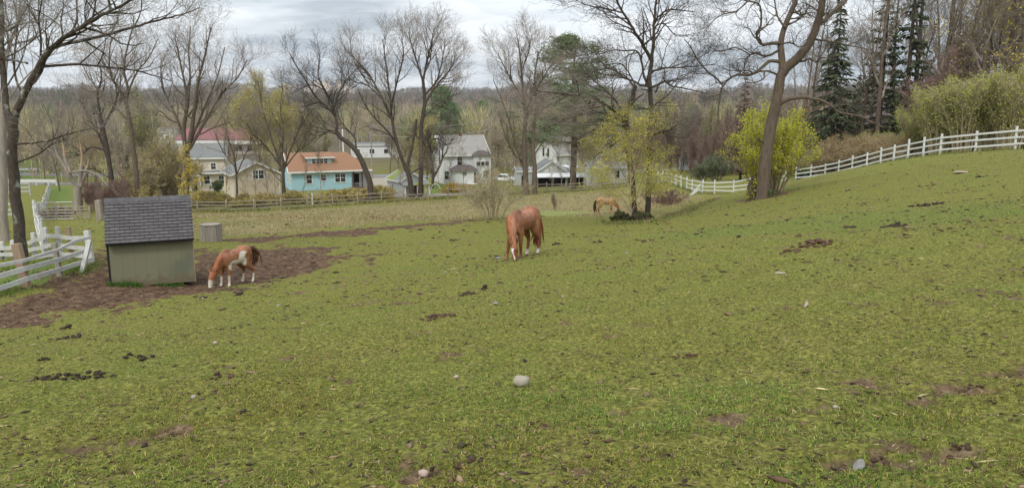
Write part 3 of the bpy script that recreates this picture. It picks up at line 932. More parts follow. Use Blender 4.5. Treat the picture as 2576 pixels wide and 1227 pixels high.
# ---- middle group on the bank
b = G(1626, 556)
MID = rp(max=4, num=[0, 8, 4, 3.2, 2.5], len=[0, 2.2, 1.25, .7, .38], up=[.06, .05, .03, .02], ang=(28, 66), wig=.24)
hero('tall_bank_tree', 'tall dark bare tree growing out of the mossy stump ring on the bank', b, [
    ([(1628, 556), (1631, 480), (1634, 400), (1634, 330), (1637, 265), (1634, 200), (1640, 154)], 0, 8, 5.5, .35, 5),
    ([(1640, 154), (1644, 100), (1645, 63), (1651, 0), (1655, -50)], 0, 5, 2, .05, 11),
    ([(1640, 156), (1620, 120), (1604, 92), (1586, 63), (1565, 29), (1545, -10), (1530, -50)], -1, 5, 2, .1, 12),
    ([(1566, 32), (1540, 26), (1507, 19), (1475, 13), (1444, -2)], 1, 2.4, 1, .1, 9),
    ([(1644, 55), (1662, 38), (1682, 25), (1715, 27), (1748, 30)], -1, 2.6, 1, .1, 9),
    ([(1633, 222), (1655, 214), (1673, 204), (1690, 217), (1736, 225), (1778, 236)], -1, 4, 1, .15, 11),
    ([(1640, 180), (1668, 173), (1694, 171), (1757, 167), (1800, 162)], 1.5, 3, 1, .15, 10),
    ([(1633, 218), (1612, 214), (1590, 204), (1548, 190), (1523, 188), (1500, 180)], 1, 3.6, 1, .2, 10),
    ([(1626, 215), (1618, 180), (1612, 150), (1600, 128), (1570, 128), (1545, 126), (1510, 136)], -1, 3.4, 1, .25, 11),
    ([(1635, 290), (1650, 262), (1680, 240), (1705, 205)], -1, 2.2, 1, .2, 7),
    ([(1638, 300), (1661, 329), (1686, 342), (1736, 346)], -1.5, 2.6, 1, .2, 8),
    ([(1600, 218), (1580, 180), (1560, 160), (1520, 165)], 2, 2.4, 1, .2, 8),
    ([(1645, 70), (1670, 60), (1700, 90), (1730, 90)], 1, 2, .9, .15, 8),
], MID, 31, ('bark_dark', 'twig_dark'), rmin=.004)
b = G(1592, 556) + Vector((0, .7, 0))
DROOP = rp(num=[0, 10, 5, 4, 2.5], len=[0, 2.3, 1.3, .75, .4], up=[-.02, -.04, -.03, .0], ang=(20, 55), wig=.2, minz=-.8)
hero('broken_top_tree', 'spreading mossy tree with a snapped top and long arching limbs on the bank', b, [
    ([(1596, 556), (1592, 480), (1586, 420), (1578, 350), (1574, 300)], 0, 9, 7, None, 0),
    ([(1574, 300), (1584, 262), (1592, 240), (1597, 216)], 0, 6.5, 6, None, 0),
    ([(1574, 302), (1550, 282), (1515, 258), (1470, 245), (1420, 236), (1370, 232), (1335, 226)], -2, 4.6, 1, .15, 15),
    ([(1575, 310), (1545, 296), (1500, 282), (1460, 290), (1420, 300), (1385, 318)], 2, 4, 1, .15, 14),
    ([(1578, 320), (1550, 315), (1510, 320), (1470, 340), (1440, 360)], -1, 3.4, 1, .15, 12),
    ([(1574, 296), (1550, 255), (1520, 225), (1480, 190), (1455, 160)], 1, 3.6, 1, .15, 12),
    ([(1594, 216), (1570, 190), (1520, 165), (1490, 120)], 2, 2.6, 1, .15, 11),
    ([(1580, 340), (1560, 350), (1530, 375), (1500, 390)], 1, 2.6, 1, .2, 8),
    ([(1586, 270), (1600, 250), (1620, 235)], 0, 3, 1.5, None, 0),
], DROOP, 32, ('bark_dark', 'twig'), rmin=.004)
b = G(1917, 504)
HICK = rp(max=4, num=[0, 8, 4, 3.2, 2.4], len=[0, 1.8, 1.0, .6, .34], up=[.05, .04, .03, .02], ang=(30, 70), wig=.3)
hero('crooked_limb_tree', 'large right hand tree with a leaning trunk and crooked bare limbs on the slope', b, [
    ([(1918, 506), (1921, 460), (1926, 400), (1936, 340), (1945, 292), (1955, 248), (1962, 205), (1968, 180)], 0, 17, 11.5, None, 0),
    ([(1968, 182), (1967, 150), (1965, 122), (1965, 106), (1977, 63), (1990, 32), (2003, 0), (2012, -40)], .5, 9, 5, .55, 8),
    ([(1968, 186), (1985, 165), (2007, 146), (2036, 108), (2053, 71), (2062, 40), (2066, 15), (2070, -40)], -1, 12.5, 7, .55, 7),
    ([(2057, 62), (2075, 50), (2095, 33), (2127, 0), (2150, -30)], 1, 6, 4, .3, 7),
    ([(2046, 99), (2075, 103), (2104, 108), (2145, 117), (2195, 126)], 1, 3, 1, .2, 8),
    ([(1988, 156), (2020, 154), (2037, 148), (2054, 155), (2068, 146), (2095, 150)], -2, 3.2, 1, .3, 6),
    ([(1958, 264), (1983, 250), (2020, 246), (2062, 252), (2091, 267), (2116, 283), (2166, 294), (2190, 306), (2220, 320)], -2, 5, 1.2, .45, 12),
    ([(1961, 108), (1940, 110), (1915, 112), (1903, 85), (1915, 63), (1911, 14), (1880, 3), (1850, -6)], -1, 4.5, 1.2, .25, 12),
    ([(1964, 122), (1949, 133), (1924, 142), (1907, 133), (1887, 138), (1874, 156), (1872, 185)], 1.5, 3.6, 1, .25, 9),
    ([(1962, 156), (1940, 154), (1919, 167), (1903, 182), (1882, 190), (1853, 189), (1833, 200), (1817, 222), (1809, 258), (1805, 318)], -1, 4.6, 1.5, .35, 10),
    ([(1819, 216), (1800, 195), (1786, 186), (1757, 154), (1736, 117), (1722, 100)], -1, 2.4, 1, .15, 9),
    ([(1957, 188), (1940, 182), (1924, 179), (1921, 198), (1899, 208), (1874, 206)], -2, 3, 1, .3, 6),
    ([(1925, 362), (1910, 352), (1894, 341)], -1, 2, .8, None, 0),
    ([(1975, 70), (1955, 40), (1948, 0), (1930, -20)], 1, 2.8, 1, .2, 8),
    ([(1995, 20), (2015, 40), (2030, 30), (2045, 50)], -1, 2, .8, .2, 6),
    ([(1968, 110), (1990, 108), (2010, 118), (2030, 112)], -1, 2.4, .9, .2, 6),
    ([(1880, 5), (1850, 30), (1810, 40), (1780, 70)], 1, 2, .8, .2, 9),
    ([(1887, 138), (1850, 120), (1810, 130), (1780, 115)], 1, 2, .8, .2, 8),
], HICK, 33, ('bark', 'twig_dark'), rmin=.004)

# ---- shrubs
def shrub(name, label, base, h, w, stems, seed, bark, leafm, nleaf, lsize, d, prm=None, spread=.1, lean=.7, group=None, cat='shrub', dome=True):
    """many stems fanning from the root"""
    rg = random.Random(seed)
    T = thing(name, label, cat, base, group=group)
    p = prm or rp(max=3, num=[0, 6, 5, 3], len=[0, h * .28, h * .16, h * .09], up=[.1, .1, .05, .03], ang=(18, 48), wig=.16)
    g = Grow(rg, d * .00014, p, 1)
    for i in range(stems):
        a = rg.uniform(0, 2 * pi); k = math.sqrt(rg.random())
        top = Vector((cos(a) * k * w / 2, sin(a) * k * w / 2, h * (math.sqrt(max(0.1, 1 - .75 * k * k)) if dome else 1) * rg.uniform(.8, 1.0)))
        q = Vector((cos(a) * k * .12 * w, sin(a) * k * .12 * w, -.1))
        mid = q.lerp(top, .5) + Vector((-cos(a), -sin(a), 0)) * w * .06 * k + Vector((0, 0, h * .05)) + rv(rg) * .05
        r = max(d * .00022, h * .006)
        pts, rad = smooth_line([q, mid, top], [r * 1.6, r, r * .5])
        g.wood.append((pts, rad, 5)); g.kids(pts, rad, 1, .3)
    link('stem', g.mesh(g.wood, name + '_stem'), M[bark], T)
    if g.twigs: link('crown', g.mesh(g.twigs, name + '_crown'), M[bark], T)
    if nleaf: leaves('foliage', g.tips, nleaf, lsize, spread, seed, M[leafm], T, .55)
    return T


b = G(1586, 557) - Vector((0, 1.2, 0)); b.z = gz(b.x, b.y)
T, g = hero('budding_sapling', 'many stemmed sapling with sparse yellow green new leaves before the mossy stumps', b, [
    ([(1587, 558), (1586, 500), (1587, 430), (1584, 380), (1590, 330), (1592, 285)], 0, 3.2, .8, .3, 18),
    ([(1587, 470), (1610, 410), (1635, 350), (1650, 320)], -1, 1.5, .7, .2, 12),
    ([(1586, 480), (1560, 420), (1530, 370), (1510, 345)], .5, 1.5, .7, .2, 13),
    ([(1587, 500), (1550, 470), (1510, 440), (1485, 425)], -1, 1.3, .7, .2, 12),
    ([(1588, 480), (1620, 450), (1650, 420), (1680, 395)], 1, 1.3, .7, .2, 12),
    ([(1587, 450), (1570, 380), (1560, 330), (1555, 300)], 1, 1.4, .7, .2, 12),
    ([(1588, 440), (1610, 370), (1615, 310)], -1, 1.3, .7, .2, 11),
    ([(1588, 510), (1612, 490), (1640, 487), (1662, 490)], -1, 1.3, .7, .2, 6),
    ([(1586, 520), (1565, 500), (1540, 520)], -1, 1.1, .7, .2, 5),
    ([(1586, 470), (1545, 440), (1520, 400), (1480, 380)], 1.4, 1.3, .7, .2, 11),
    ([(1588, 530), (1620, 500), (1650, 470), (1690, 450)], -1.2, 1.2, .7, .2, 10),
    ([(1586, 535), (1560, 490), (1525, 465), (1500, 470)], -1.2, 1.2, .7, .2, 10),
    ([(1588, 540), (1600, 500), (1612, 460), (1625, 430)], -1.5, 1.2, .7, .2, 11),
], rp(max=3, num=[0, 8, 6, 4], len=[0, 1.05, .55, .3], ang=(25, 65), wig=.18, up=[.06, .06, .03]), 34, ('twig_tan', 'twig_tan'), rmin=.0048, buds=(8600, .036, .09, 'leaf_yel'))

b = G(1945, 494) + Vector((.2, 1.6, 0)); b.z = gz(b.x, b.y) - .2
shrub('lime_shrub', 'big bright yellow green leafing shrub behind the leaning trunk on the slope', b, 5.4, 5.3, 62, 35, 'twig_tan', 'leaf_lime', 21000, .044, 44, spread=.12,
      prm=rp(max=3, num=[0, 9, 5, 3], len=[0, .8, .42, .22], ang=(14, 40), wig=.12, up=[.16, .14, .1]))
b = G(1240, 555)
shrub('grey_willow_shrub', 'rounded grey green bare willow shrub behind the chestnut horse', b, 2.75, 4.2, 24, 36, 'twig_tan', 'leaf_grey', 3000, .026, 45, spread=.1,
      prm=rp(max=3, num=[0, 7, 4, 3], len=[0, .8, .45, .25], ang=(15, 42), wig=.18, up=[.08, .08, .05]))
b = G(1395, 532)
shrub('wiry_shrub', 'small wiry bare shrub beside the algae pool', b, 1.6, 1.1, 9, 37, 'twig_tan', 'leaf_grey', 300, .03, 60)
b = G(1905, 504) - Vector((.35, .2, 0)); b.z = gz(b.x, b.y)

# rough stump beside the leaning trunk, with ivy
T = thing('ivy_stump', 'broken dark stump wrapped in ivy at the foot of the leaning tree', 'stump', b)
rg = random.Random(3); V3 = []
for i in range(5):
    a = i / 5 * 2 * pi
    q = Vector((.16 * cos(a), .12 * sin(a), -.1))
    V3.append(([q, q + Vector((-.03, 0, .5)), q * 1.05 + Vector((-.02, 0, .85 + .25 * rg.random())), q * .9 + Vector((.03, 0, 1.25 + .35 * rg.random()))], [.17, .14, .12, .03], 7))
V, Q = tubes(V3); link('trunk', np_mesh('ivy_stump', V, [Q], True), M['bark_dark'], T)
leaves('ivy', [Vector((rg.gauss(0, .17), rg.gauss(-.15, .1), rg.uniform(0, 1.3))) for _ in range(120)], 420, .045, .05, 4, M['leaf_lime'], T)
T2 = thing('ivy_sprig', 'small sprig of green ivy at the right foot of the leaning trunk', 'ivy', G(1938, 500) - Vector((0, .35, 0)))
leaves('foliage', [Vector((rg.gauss(0, .18), rg.gauss(0, .12), rg.uniform(.05, .55))) for _ in range(60)], 170, .05, .06, 5, M['leaf_green'], T2)

# mossy stumps / root ring under the bank trees
M['moss'] = mat('mossy_wood', (.075, .085, .025, 1), (.028, .026, .014, 1), 5, .95, .03, c3=(.05, .035, .024, 1), s3=4, t3=.5)
def knobbly(bm_r, seed, sc, lump=.35, sub=4, freq=2.2):
    bm = bmesh.new(); bmesh.ops.create_icosphere(bm, subdivisions=sub, radius=1)
    rg = np.random.default_rng(seed); o = rg.uniform(0, 50, 3)
    for v in bm.verts:
        c = v.co
        k = 1 + lump * (float(vnoise(c.x * freq + o[0], c.y * freq + c.z * 1.7 + o[1], seed)) + .6 * float(vnoise(c.x * freq * 2.3 + c.z * 3 + o[2], c.y * freq * 2.3, seed + 3)))
        v.co = Vector((c.x * sc[0], c.y * sc[1], c.z * sc[2])) * k
    return bm


for px, py, sc, sd, lb in ((1566, 556, (.42, .3, .36), 3, 'mossy dark stump left of the sapling stem on the bank'), (1612, 559, (.62, .3, .34), 5, 'wide mossy root mound right of the sapling stem on the bank')):
    q = G(px, py); bm = knobbly(1, sd, sc, 1.0, 5, 3.2)
    o = fin('mossy_stump', bm, M['moss'], smooth=True); o.location = q + Vector((0, .4, .06)); tag(o, lb, 'stump', 'mossy stumps under the bank trees')
# ------------------------------------------------------------------ woods: a few kinds of tree, then copies
def generic(name, H, seed, prm, barks, rmin, first=.3, nb=16, fork=0, r0=None, width=1.0):
    rg = random.Random(seed)
    T = thing(name, '', 'tree')
    g = Grow(rg, rmin, prm, 1)
    r0 = r0 or H * .011
    pts, p, d = [Vector((0, 0, -.3))], Vector((0, 0, 0)), Vector((rg.gauss(0, .04), rg.gauss(0, .04), 1))
    n = 9
    for i in range(n + 1):
        pts.append(p.copy())
        d = (d + Vector((rg.gauss(0, .05), rg.gauss(0, .05), .06))).normalized(); p = p + d * H / n
    rad = [r0 * 1.5] + [max(rmin, r0 * (1 - .93 * i / n)) for i in range(n + 1)]
    g.wood.append((pts, rad, 7)); g.kids(pts, rad, 1, first, nb)
    for k in range(fork):
        j = rg.randint(2, 4); a = rg.uniform(0, 2 * pi); q = pts[j]; d = Vector((cos(a) * .45, sin(a) * .45, 1)).normalized()
        ps, rs = [q], [rad[j] * .7]
        for i in range(6):
            d = (d + Vector((rg.gauss(0, .07), rg.gauss(0, .07), .12))).normalized(); ps.append(ps[-1] + d * (H * .75 - q.z) / 6); rs.append(max(rmin, rs[0] * (1 - .9 * (i + 1) / 6)))
        g.wood.append((ps, rs, 6)); g.kids(ps, rs, 1, .25, int(nb * .7))
    link('trunk', g.mesh(g.wood, name + '_trunk'), M[barks[0]], T)
    link('crown', g.mesh(g.twigs, name + '_crown'), M[barks[1]], T)
    return T, g


def conifer(name, H, Rb, seed, m, first=.08, droop=.35, dens=1.0, tipup=.15, rows=26, per=11, bark='bark_dark', power=1.0, spr=.34, hang=.5):
    rg = random.Random(seed); g = np.random.default_rng(seed)
    T = thing(name, '', 'tree')
    wood = [([Vector((0, 0, -.3)), Vector((0, 0, H * .5)), Vector((rg.gauss(0, .1), 0, H))], [H * .014, H * .008, .02], 7)]
    C, U, W = [], [], []
    for i in range(rows):
        t = first + (1 - first) * (i + rg.random() * .6) / rows
        R0 = Rb * max(.04, (1 - t)) ** power * rg.uniform(.8, 1.15)
        for k in range(max(4, int(per * (1 - .45 * t)))):
            if rg.random() > dens: continue
            a = rg.uniform(0, 2 * pi); L = R0 * rg.uniform(.65, 1.15); z = t * H + rg.uniform(-.2, .2)
            dx, dy = cos(a), sin(a)
            pl = [Vector((dx * L * s, dy * L * s, z - droop * L * s + tipup * L * s * s * 1.6)) for s in (0, .35, .7, 1)]
            wood.append((pl, [.035 + L * .006, .025, .018, .01], 3))
            m2 = max(3, int(L / spr * 3.2))
            for j in range(m2):
                s = .18 + .82 * (j + rg.random()) / m2
                q = Vector((dx * L * s, dy * L * s, z - droop * L * s + tipup * L * s * s * 1.6))
                sd = rg.choice((-1, 1)); out = Vector((dx * .6 - dy * sd * rg.uniform(.2, 1), dy * .6 + dx * sd * rg.uniform(.2, 1), -hang * rg.uniform(.2, 1.3))).normalized()
                C.append(tuple(q + out * spr * .5)); U.append(tuple(out)); W.append(rg.uniform(.6, 1.3))
    C, U, W = np.array(C), np.array(U), np.array(W)[:, None]
    side = np.cross(U, g.normal(0, 1, U.shape)); side /= np.linalg.norm(side, axis=1, keepdims=True)
    s = spr * W
    V = np.stack([C - U * s * .6, C + side * s * .22, C + U * s * .8, C - side * s * .22], 1).reshape(-1, 3)
    link('trunk', (lambda vq: np_mesh(name, vq[0], [vq[1]], True))(tubes(wood)), M[bark], T)
    link('crown', np_mesh(name + '_crown', V, [np.arange(len(V)).reshape(-1, 4)]), m, T)
    return T


def put(T, first, px, d, rz, sc, label, group, dz=-.1, py=None):
    a, _ = ratio(px, py or 380)
    loc = Vector((a * d, d, gz(a * d, d) + dz))
    if first:
        T.location = loc; T.rotation_euler = (0, 0, rz); T.scale = sc if isinstance(sc, tuple) else (sc, sc, sc); tag(T, label, group=group); return T
    return copy_tree(T, loc, rz, sc, label, group)


class Set:
    def __init__(s, protos): s.p = protos; s.used = set()
    def put(s, i, *a, **k):
        i %= len(s.p); f = i not in s.used; s.used.add(i); return put(s.p[i], f, *a, **k)


WOODP = rp(max=4, num=[0, 8, 5, 4, 3], len=[0, 4.0, 2.0, 1.1, .6], ang=(20, 50), up=[.14, .14, .1, .05], wig=.13)
slim = Set([generic('tall_bare_tree', 24, 40 + i, WOODP, ('bark', 'twig'), .011, .35, 15, fork=i % 2)[0] for i in range(4)])
rg = random.Random(21)
# the wood up the slope beyond the white fence
spots = [(2015, 100), (2045, 86), (2075, 110), (2140, 92), (2160, 80), (2180, 105), (2205, 76), (2225, 96), (2245, 84), (2270, 112), (2290, 78), (2310, 92), (2335, 104),
         (2352, 76), (2375, 90), (2400, 108), (2420, 82), (2445, 95), (2462, 72), (2480, 88), (2500, 102), (2520, 76), (2540, 92), (2560, 84), (2585, 74), (2600, 96), (2630, 80),
         (2410, 125), (2530, 120)]
spots = [q for i, q in enumerate(spots) if i % 4 != 3]
for i, (px, d) in enumerate(spots):
    slim.put(i + rg.randint(0, 3), px, d, rg.uniform(0, 6), rg.uniform(.85, 1.2) * (1.12 if px > 2280 else .95), 'tall slender bare tree in the wood beyond the white fence', 'bare trees in the wood beyond the white fence')
thinp = rp(max=4, num=[0, 7, 6, 4, 3], len=[0, 2.2, 1.2, .7, .4], ang=(16, 42), up=[.2, .16, .1, .05], wig=.12)
brush = Set([generic('brushy_tree', 11, 60 + i, thinp, ('twig_warm', 'twig_warm'), .009, .12, 26, fork=3, r0=.07)[0] for i in range(3)])
for i in range(31):
    px = 1985 + 640 * (i + rg.random()) / 31
    brush.put(i, px, rg.uniform(74, 110) + (px < 2150) * 8, rg.uniform(0, 6), rg.uniform(.45, .85) * (1.15 if px > 2320 else 1), 'purplish brown twiggy young tree in the wood beyond the white fence', 'brushy young trees in the wood beyond the white fence')
for i in range(12):
    px = 2335 + 270 * (i + rg.random()) / 12
    brush.put(i, px, rg.uniform(72, 84), rg.uniform(0, 6), rg.uniform(.75, 1.15), 'purplish brown twiggy young tree in the wood beyond the white fence', 'brushy young trees in the wood beyond the white fence')
sap = Set([generic('bare_sapling', 6.5, 170 + i, rp(max=3, num=[0, 7, 5, 4], len=[0, 1.5, .8, .45], ang=(18, 45), up=[.14, .12, .08], wig=.14), ('twig_tan', 'twig'), .008, .3, 11, r0=.055)[0] for i in range(3)])
for i, (px, d) in enumerate([(494, 84), (560, 86), (612, 86), (634, 84), (668, 88), (690, 86), (760, 92), (800, 95), (1010, 93), (1100, 104), (1130, 108), (1165, 106), (1200, 108), (1222, 103), (1390, 104), (1412, 102), (1436, 104), (1460, 103), (1492, 102), (1525, 104), (1550, 101), (1290, 104)]):
    sap.put(i, px, d, rg.uniform(0, 6), rg.uniform(.6, 1.15), 'thin bare sapling in front of the valley houses', 'thin bare saplings before the houses')
big = [generic('broad_bare_tree', 21, 80, rp(max=4, num=[0, 9, 6, 4, 3], len=[0, 5, 2.4, 1.3, .7], ang=(28, 58), wig=.2, up=[.08, .06, .04, .02]), ('bark_dark', 'twig'), .01, .22, 20, fork=3)]
leaves('foliage', big[0][1].tips, 4200, .1, .12, 8, M['bud'], big[0][0])
put(big[0][0], True, 2488, 74, 1, 1.1, 'broad dark limbed tree with yellowish buds above the right end of the white fence', None)
copy_tree(big[0][0], (lambda a, d: Vector((a * d, d, gz(a * d, d))))(ratio(2590, 380)[0], 84), 3, 1.05, 'broad yellow budded tree at the right edge of the photo in the wood', None)

# conifers
sp = [conifer('spruce_tree', 17, 3.7, 90, M['spruce'], .06, .42, .95, .12, 36, 14, spr=.42, hang=.7), conifer('spruce_tree', 22, 3.6, 91, M['spruce'], .1, .3, .75, .2, 32, 12, spr=.42, hang=.7)]
put(sp[0], True, 2090, 79, 0, 1.08, 'dense dark green pointed spruce left of the bare wood on the slope', None)
put(sp[1], True, 2205, 80, 0, 1.05, 'tall thin crowned spruce in the wood, left of its twin', None)
cp = lambda T, px, d, rz, sc, lb: copy_tree(T, (lambda a: Vector((a * d, d, gz(a * d, d) - .1)))(ratio(px, 380)[0]), rz, sc, lb, None)
cp(sp[1], 2268, 78, 2, 1.1, 'tallest thin crowned spruce in the wood with drooping upper boughs')
cp(sp[0], 2150, 98, 2, .8, 'dark spruce half hidden behind bare trunks right of the pointed spruce')
cp(sp[0], 2592, 60, 1, .6, 'dark green spruce at the right edge just behind the white fence')
cp(sp[0], 318, 90, 1, .33, 'small dark evergreen behind the left end of the shed roof')
cp(sp[0], 1150, 240, 1, .62, 'dark pointed evergreen far behind the white farmhouse')
lar = conifer('bare_larch_tree', 15, 3.2, 95, M['larch'], .06, .12, .95, .25, 34, 13, 'bark', spr=.3, hang=.2)
put(lar, True, 1866, 105, 0, .98, 'purplish brown pyramid shaped bare larch left of the crooked limbed tree', None)
cp(lar, 2392, 84, 2, 1.15, 'tall brown pyramid shaped bare larch in the wood above the fence')
cp(lar, 1825, 122, 3, .7, 'smaller brown bare larch left of the pyramid shaped larch')


def white_pine(name, H, seed, bare=.3, W=5.2, label=''):
    rg = random.Random(seed)
    T = thing(name, label, 'tree')
    wood = [([Vector((0, 0, -.3)), Vector((.1, 0, H * .4)), Vector((-.1, .1, H * .75)), Vector((.15, 0, H))], [.34, .26, .14, .03], 8)]
    C = []
    rows = 15
    for i in range(rows):
        t = bare + (1 - bare) * (i + .3 * rg.random()) / rows
        Rr = W * (math.sin(min(1, (1.03 - t) / (1 - bare)) * pi * .62) ** .8) * rg.uniform(.7, 1.1)
        for k in range(rg.randint(4, 6)):
            a = rg.uniform(0, 2 * pi); L = Rr * rg.uniform(.55, 1.15); z = t * H
            pl = [Vector((cos(a) * L * s, sin(a) * L * s, z - .05 * L * s + .22 * L * s * s + rg.gauss(0, .06))) for s in (0, .3, .6, .85, 1)]
            wood.append((pl, [.07, .055, .04, .025, .012], 4))
            for s in (.45, .62, .78, .92, 1.0):
                q = pl[0].lerp(pl[4], s); q.z = z - .05 * L * s + .22 * L * s * s
                for _ in range(3):
                    C.append(q + Vector((rg.gauss(0, .38), rg.gauss(0, .38), .1 + rg.gauss(0, .13))))
    link('trunk', (lambda vq: np_mesh(name, vq[0], [vq[1]], True))(tubes(wood)), M['bark'], T)
    leaves('crown', C, len(C) * 16, .24, .24, seed, M['pine'], T, .16, .35)
    return T


wp = white_pine('white_pine', 19, 5, .3, 5.6)
put(wp, True, 1442, 112, 0, (1.5, 1.5, 1.15), 'tall plume crowned white pine rising above the bare trees in the middle', None)
cp(wp, 1112, 172, 2, .98, 'broad green pine behind the white farmhouse')
cp(wp, 1135, 180, 4, .8, 'lower green pine right behind the farmhouse roof')
cp(wp, 1738, 140, 1, .62, 'small bluish green pine in the gap left of the larches')
cp(wp, 640, 300, 1, .8, 'far green pine above the store roof behind the yellow budded tree')
cp(wp, 985, 330, 2, .9, 'far green pine on the valley floor behind the twin stemmed tree')
cp(wp, 250, 280, 3, .8, 'far green pine beyond the upper road on the left')
cp(wp, 1215, 260, 5, .85, 'far green pine right of the farmhouse chimney')
cp(wp, 1385, 150, 3, .62, 'dark pine low behind the arching limbs right of the farmhouse')

# bare trees between and beyond the houses
vg = [generic('bare_valley_tree', 15, 100 + i, rp(max=3, num=[0, 9, 7, 6], len=[0, 3.6, 1.8, .95], ang=(20, 52), up=[.14, .12, .08], wig=.14), ('bark', 'twig_tan' if i == 2 else 'twig'), .018, .25, 17, fork=2) for i in range(4)]
for i, m_ in ((1, 'bud_pale'), (3, 'leaf_olive')):
    leaves('foliage', vg[i][1].tips, 3200, .1, .3, 60 + i, M[m_], vg[i][0])
val = Set([q[0] for q in vg])
sp2 = [(70, 112), (105, 130), (140, 105), (178, 120), (208, 96), (232, 135), (250, 110), (265, 150), (305, 120), (330, 138), (352, 112), (372, 150), (398, 128), (300, 165), (220, 165), (160, 160), (90, 165), (45, 140), (20, 120), (350, 170),
        (760, 150), (790, 162), (820, 175), (700, 165), (980, 165), (1000, 180), (1030, 170), (1075, 175), (1210, 160), (1245, 168), (1262, 172), (1290, 165), (1310, 180), (1340, 175), (1400, 168), (1430, 160),
       (1470, 150), (1500, 165), (1530, 150), (1560, 160), (1660, 130), (1690, 140), (1715, 128), (1740, 150), (1770, 138), (1790, 125), (1810, 150), (1840, 140), (1900, 125), (1930, 135), (1960, 120), (1990, 140)]
sp2 = [q for i, q in enumerate(sp2) if q[0] > 450 or i % 3]
for i, (px, d) in enumerate(sp2):
    val.put(i + rg.randint(0, 3), px, d, rg.uniform(0, 6), rg.uniform(.6, .92) * (.85 if 600 < px < 1300 else 1), 'thin crowned early spring tree among the houses and fields of the valley', 'spring trees among the valley houses')
for i in range(34):
    px = 1600 + 460 * (i + rg.random()) / 34
    brush.put(i, px, rg.uniform(105, 150), rg.uniform(0, 6), rg.uniform(.55, .95), 'purplish brown brushy tree in the thicket beyond the dip in the white fence', 'brushy trees in the thicket beyond the fence dip')
for i in range(16):
    px = 210 + 95 * (i + rg.random()) / 16
    brush.put(i, px, rg.uniform(62, 80), rg.uniform(0, 6), rg.uniform(.2, .34), 'reddish brown twiggy scrub behind the dead snapped tree', 'twiggy scrub behind the snapped tree')
# yellow budded trees
yp = generic('yellow_budded_tree', 16, 130, rp(max=3, num=[0, 9, 7, 6], len=[0, 4.0, 2.0, 1.0], ang=(20, 55), up=[.14, .12, .08], wig=.15), ('bark', 'twig_tan'), .018, .2, 18, fork=3)
leaves('foliage', yp[1].tips, 15000, .12, .34, 9, M['bud_pale'], yp[0])
put(yp[0], True, 655, 150, 0, 1.12, 'large yellow budded tree above the cream garage roof', None)
cp(yp[0], 700, 158, 2, .98, 'yellow budded tree right of the largest, above the blue house')
cp(yp[0], 745, 170, 3, .8, 'smaller yellow budded tree over the left end of the blue house ridge')
cp(yp[0], 1072, 128, 1, .62, 'slim yellow budded tree behind the twin stemmed tree')
cp(yp[0], 1470, 125, 5, .6, 'yellow green budding tree behind the white gabled barn')
cp(yp[0], 1690, 150, 5, .72, 'dull yellow budding tree in the thicket left of the small pine')

# yellow scrub by the shed and along the rail fence
ys = Set([shrub('yellow_scrub', '', Vector((0, 0, 0)), 4.4, 3.4, 26, 140, 'twig_tan', 'bud_pale', 1900, .06, 80, spread=.1, group='x')])
for i, (px, d, s) in enumerate([(352, 80, 1.1), (385, 84, 1.45), (410, 86, 1.35), (434, 84, 1.5), (330, 84, .9), (398, 90, 1.6)]):
    ys.put(0, px, d, i, s, 'yellow budding shrub behind the shed roof below the cream house', 'yellow shrubs behind the shed roof')
lo = Set([shrub('yellow_weed_clump', '', Vector((0, 0, 0)), 1.5, 2.4, 30, 141 + i, 'twig_tan', 'bud', 1800, .05, 80, spread=.1) for i in range(2)])
for i in range(26):
    px = 485 + 500 * (i + rg.random() * .8) / 26
    d = 82 + (px - 480) / 500 * 7 + rg.uniform(0, 8)
    if 590 < px < 650: d -= 3
    lo.put(i, px, d, rg.uniform(0, 6), rg.uniform(.6, 1.15), 'yellowish weedy clump behind the split rail fence', 'weedy clumps behind the split rail fence')
fo = shrub('forsythia_bush', 'bright golden forsythia bush in front of the white farmhouse', Vector((0, 0, 0)), 1.5, 3.6, 34, 143, 'twig_tan', 'forsythia', 3800, .06, 90, spread=.1)
put(fo, True, 1140, 101, 0, 1.0, 'bright golden forsythia bush in front of the white farmhouse', None)
cp(fo, 1172, 103, 2, .85, 'golden forsythia bush right of the brightest one, by the willow shrub')
cp(fo, 890, 100, 1, .75, 'golden forsythia patch below the blue house porch')
cp(fo, 975, 92, 3, .45, 'low golden forsythia patch left of the mossy roofed shed')
gs = shrub('round_bush', 'round dark green bush at the right corner of the cream house', Vector((0, 0, 0)), 1.9, 1.9, 20, 144, 'twig', 'leaf_green', 2400, .09, 110, spread=.12)
put(gs, True, 540, 118, 0, 1, 'round dark green bush at the right corner of the cream house', None)

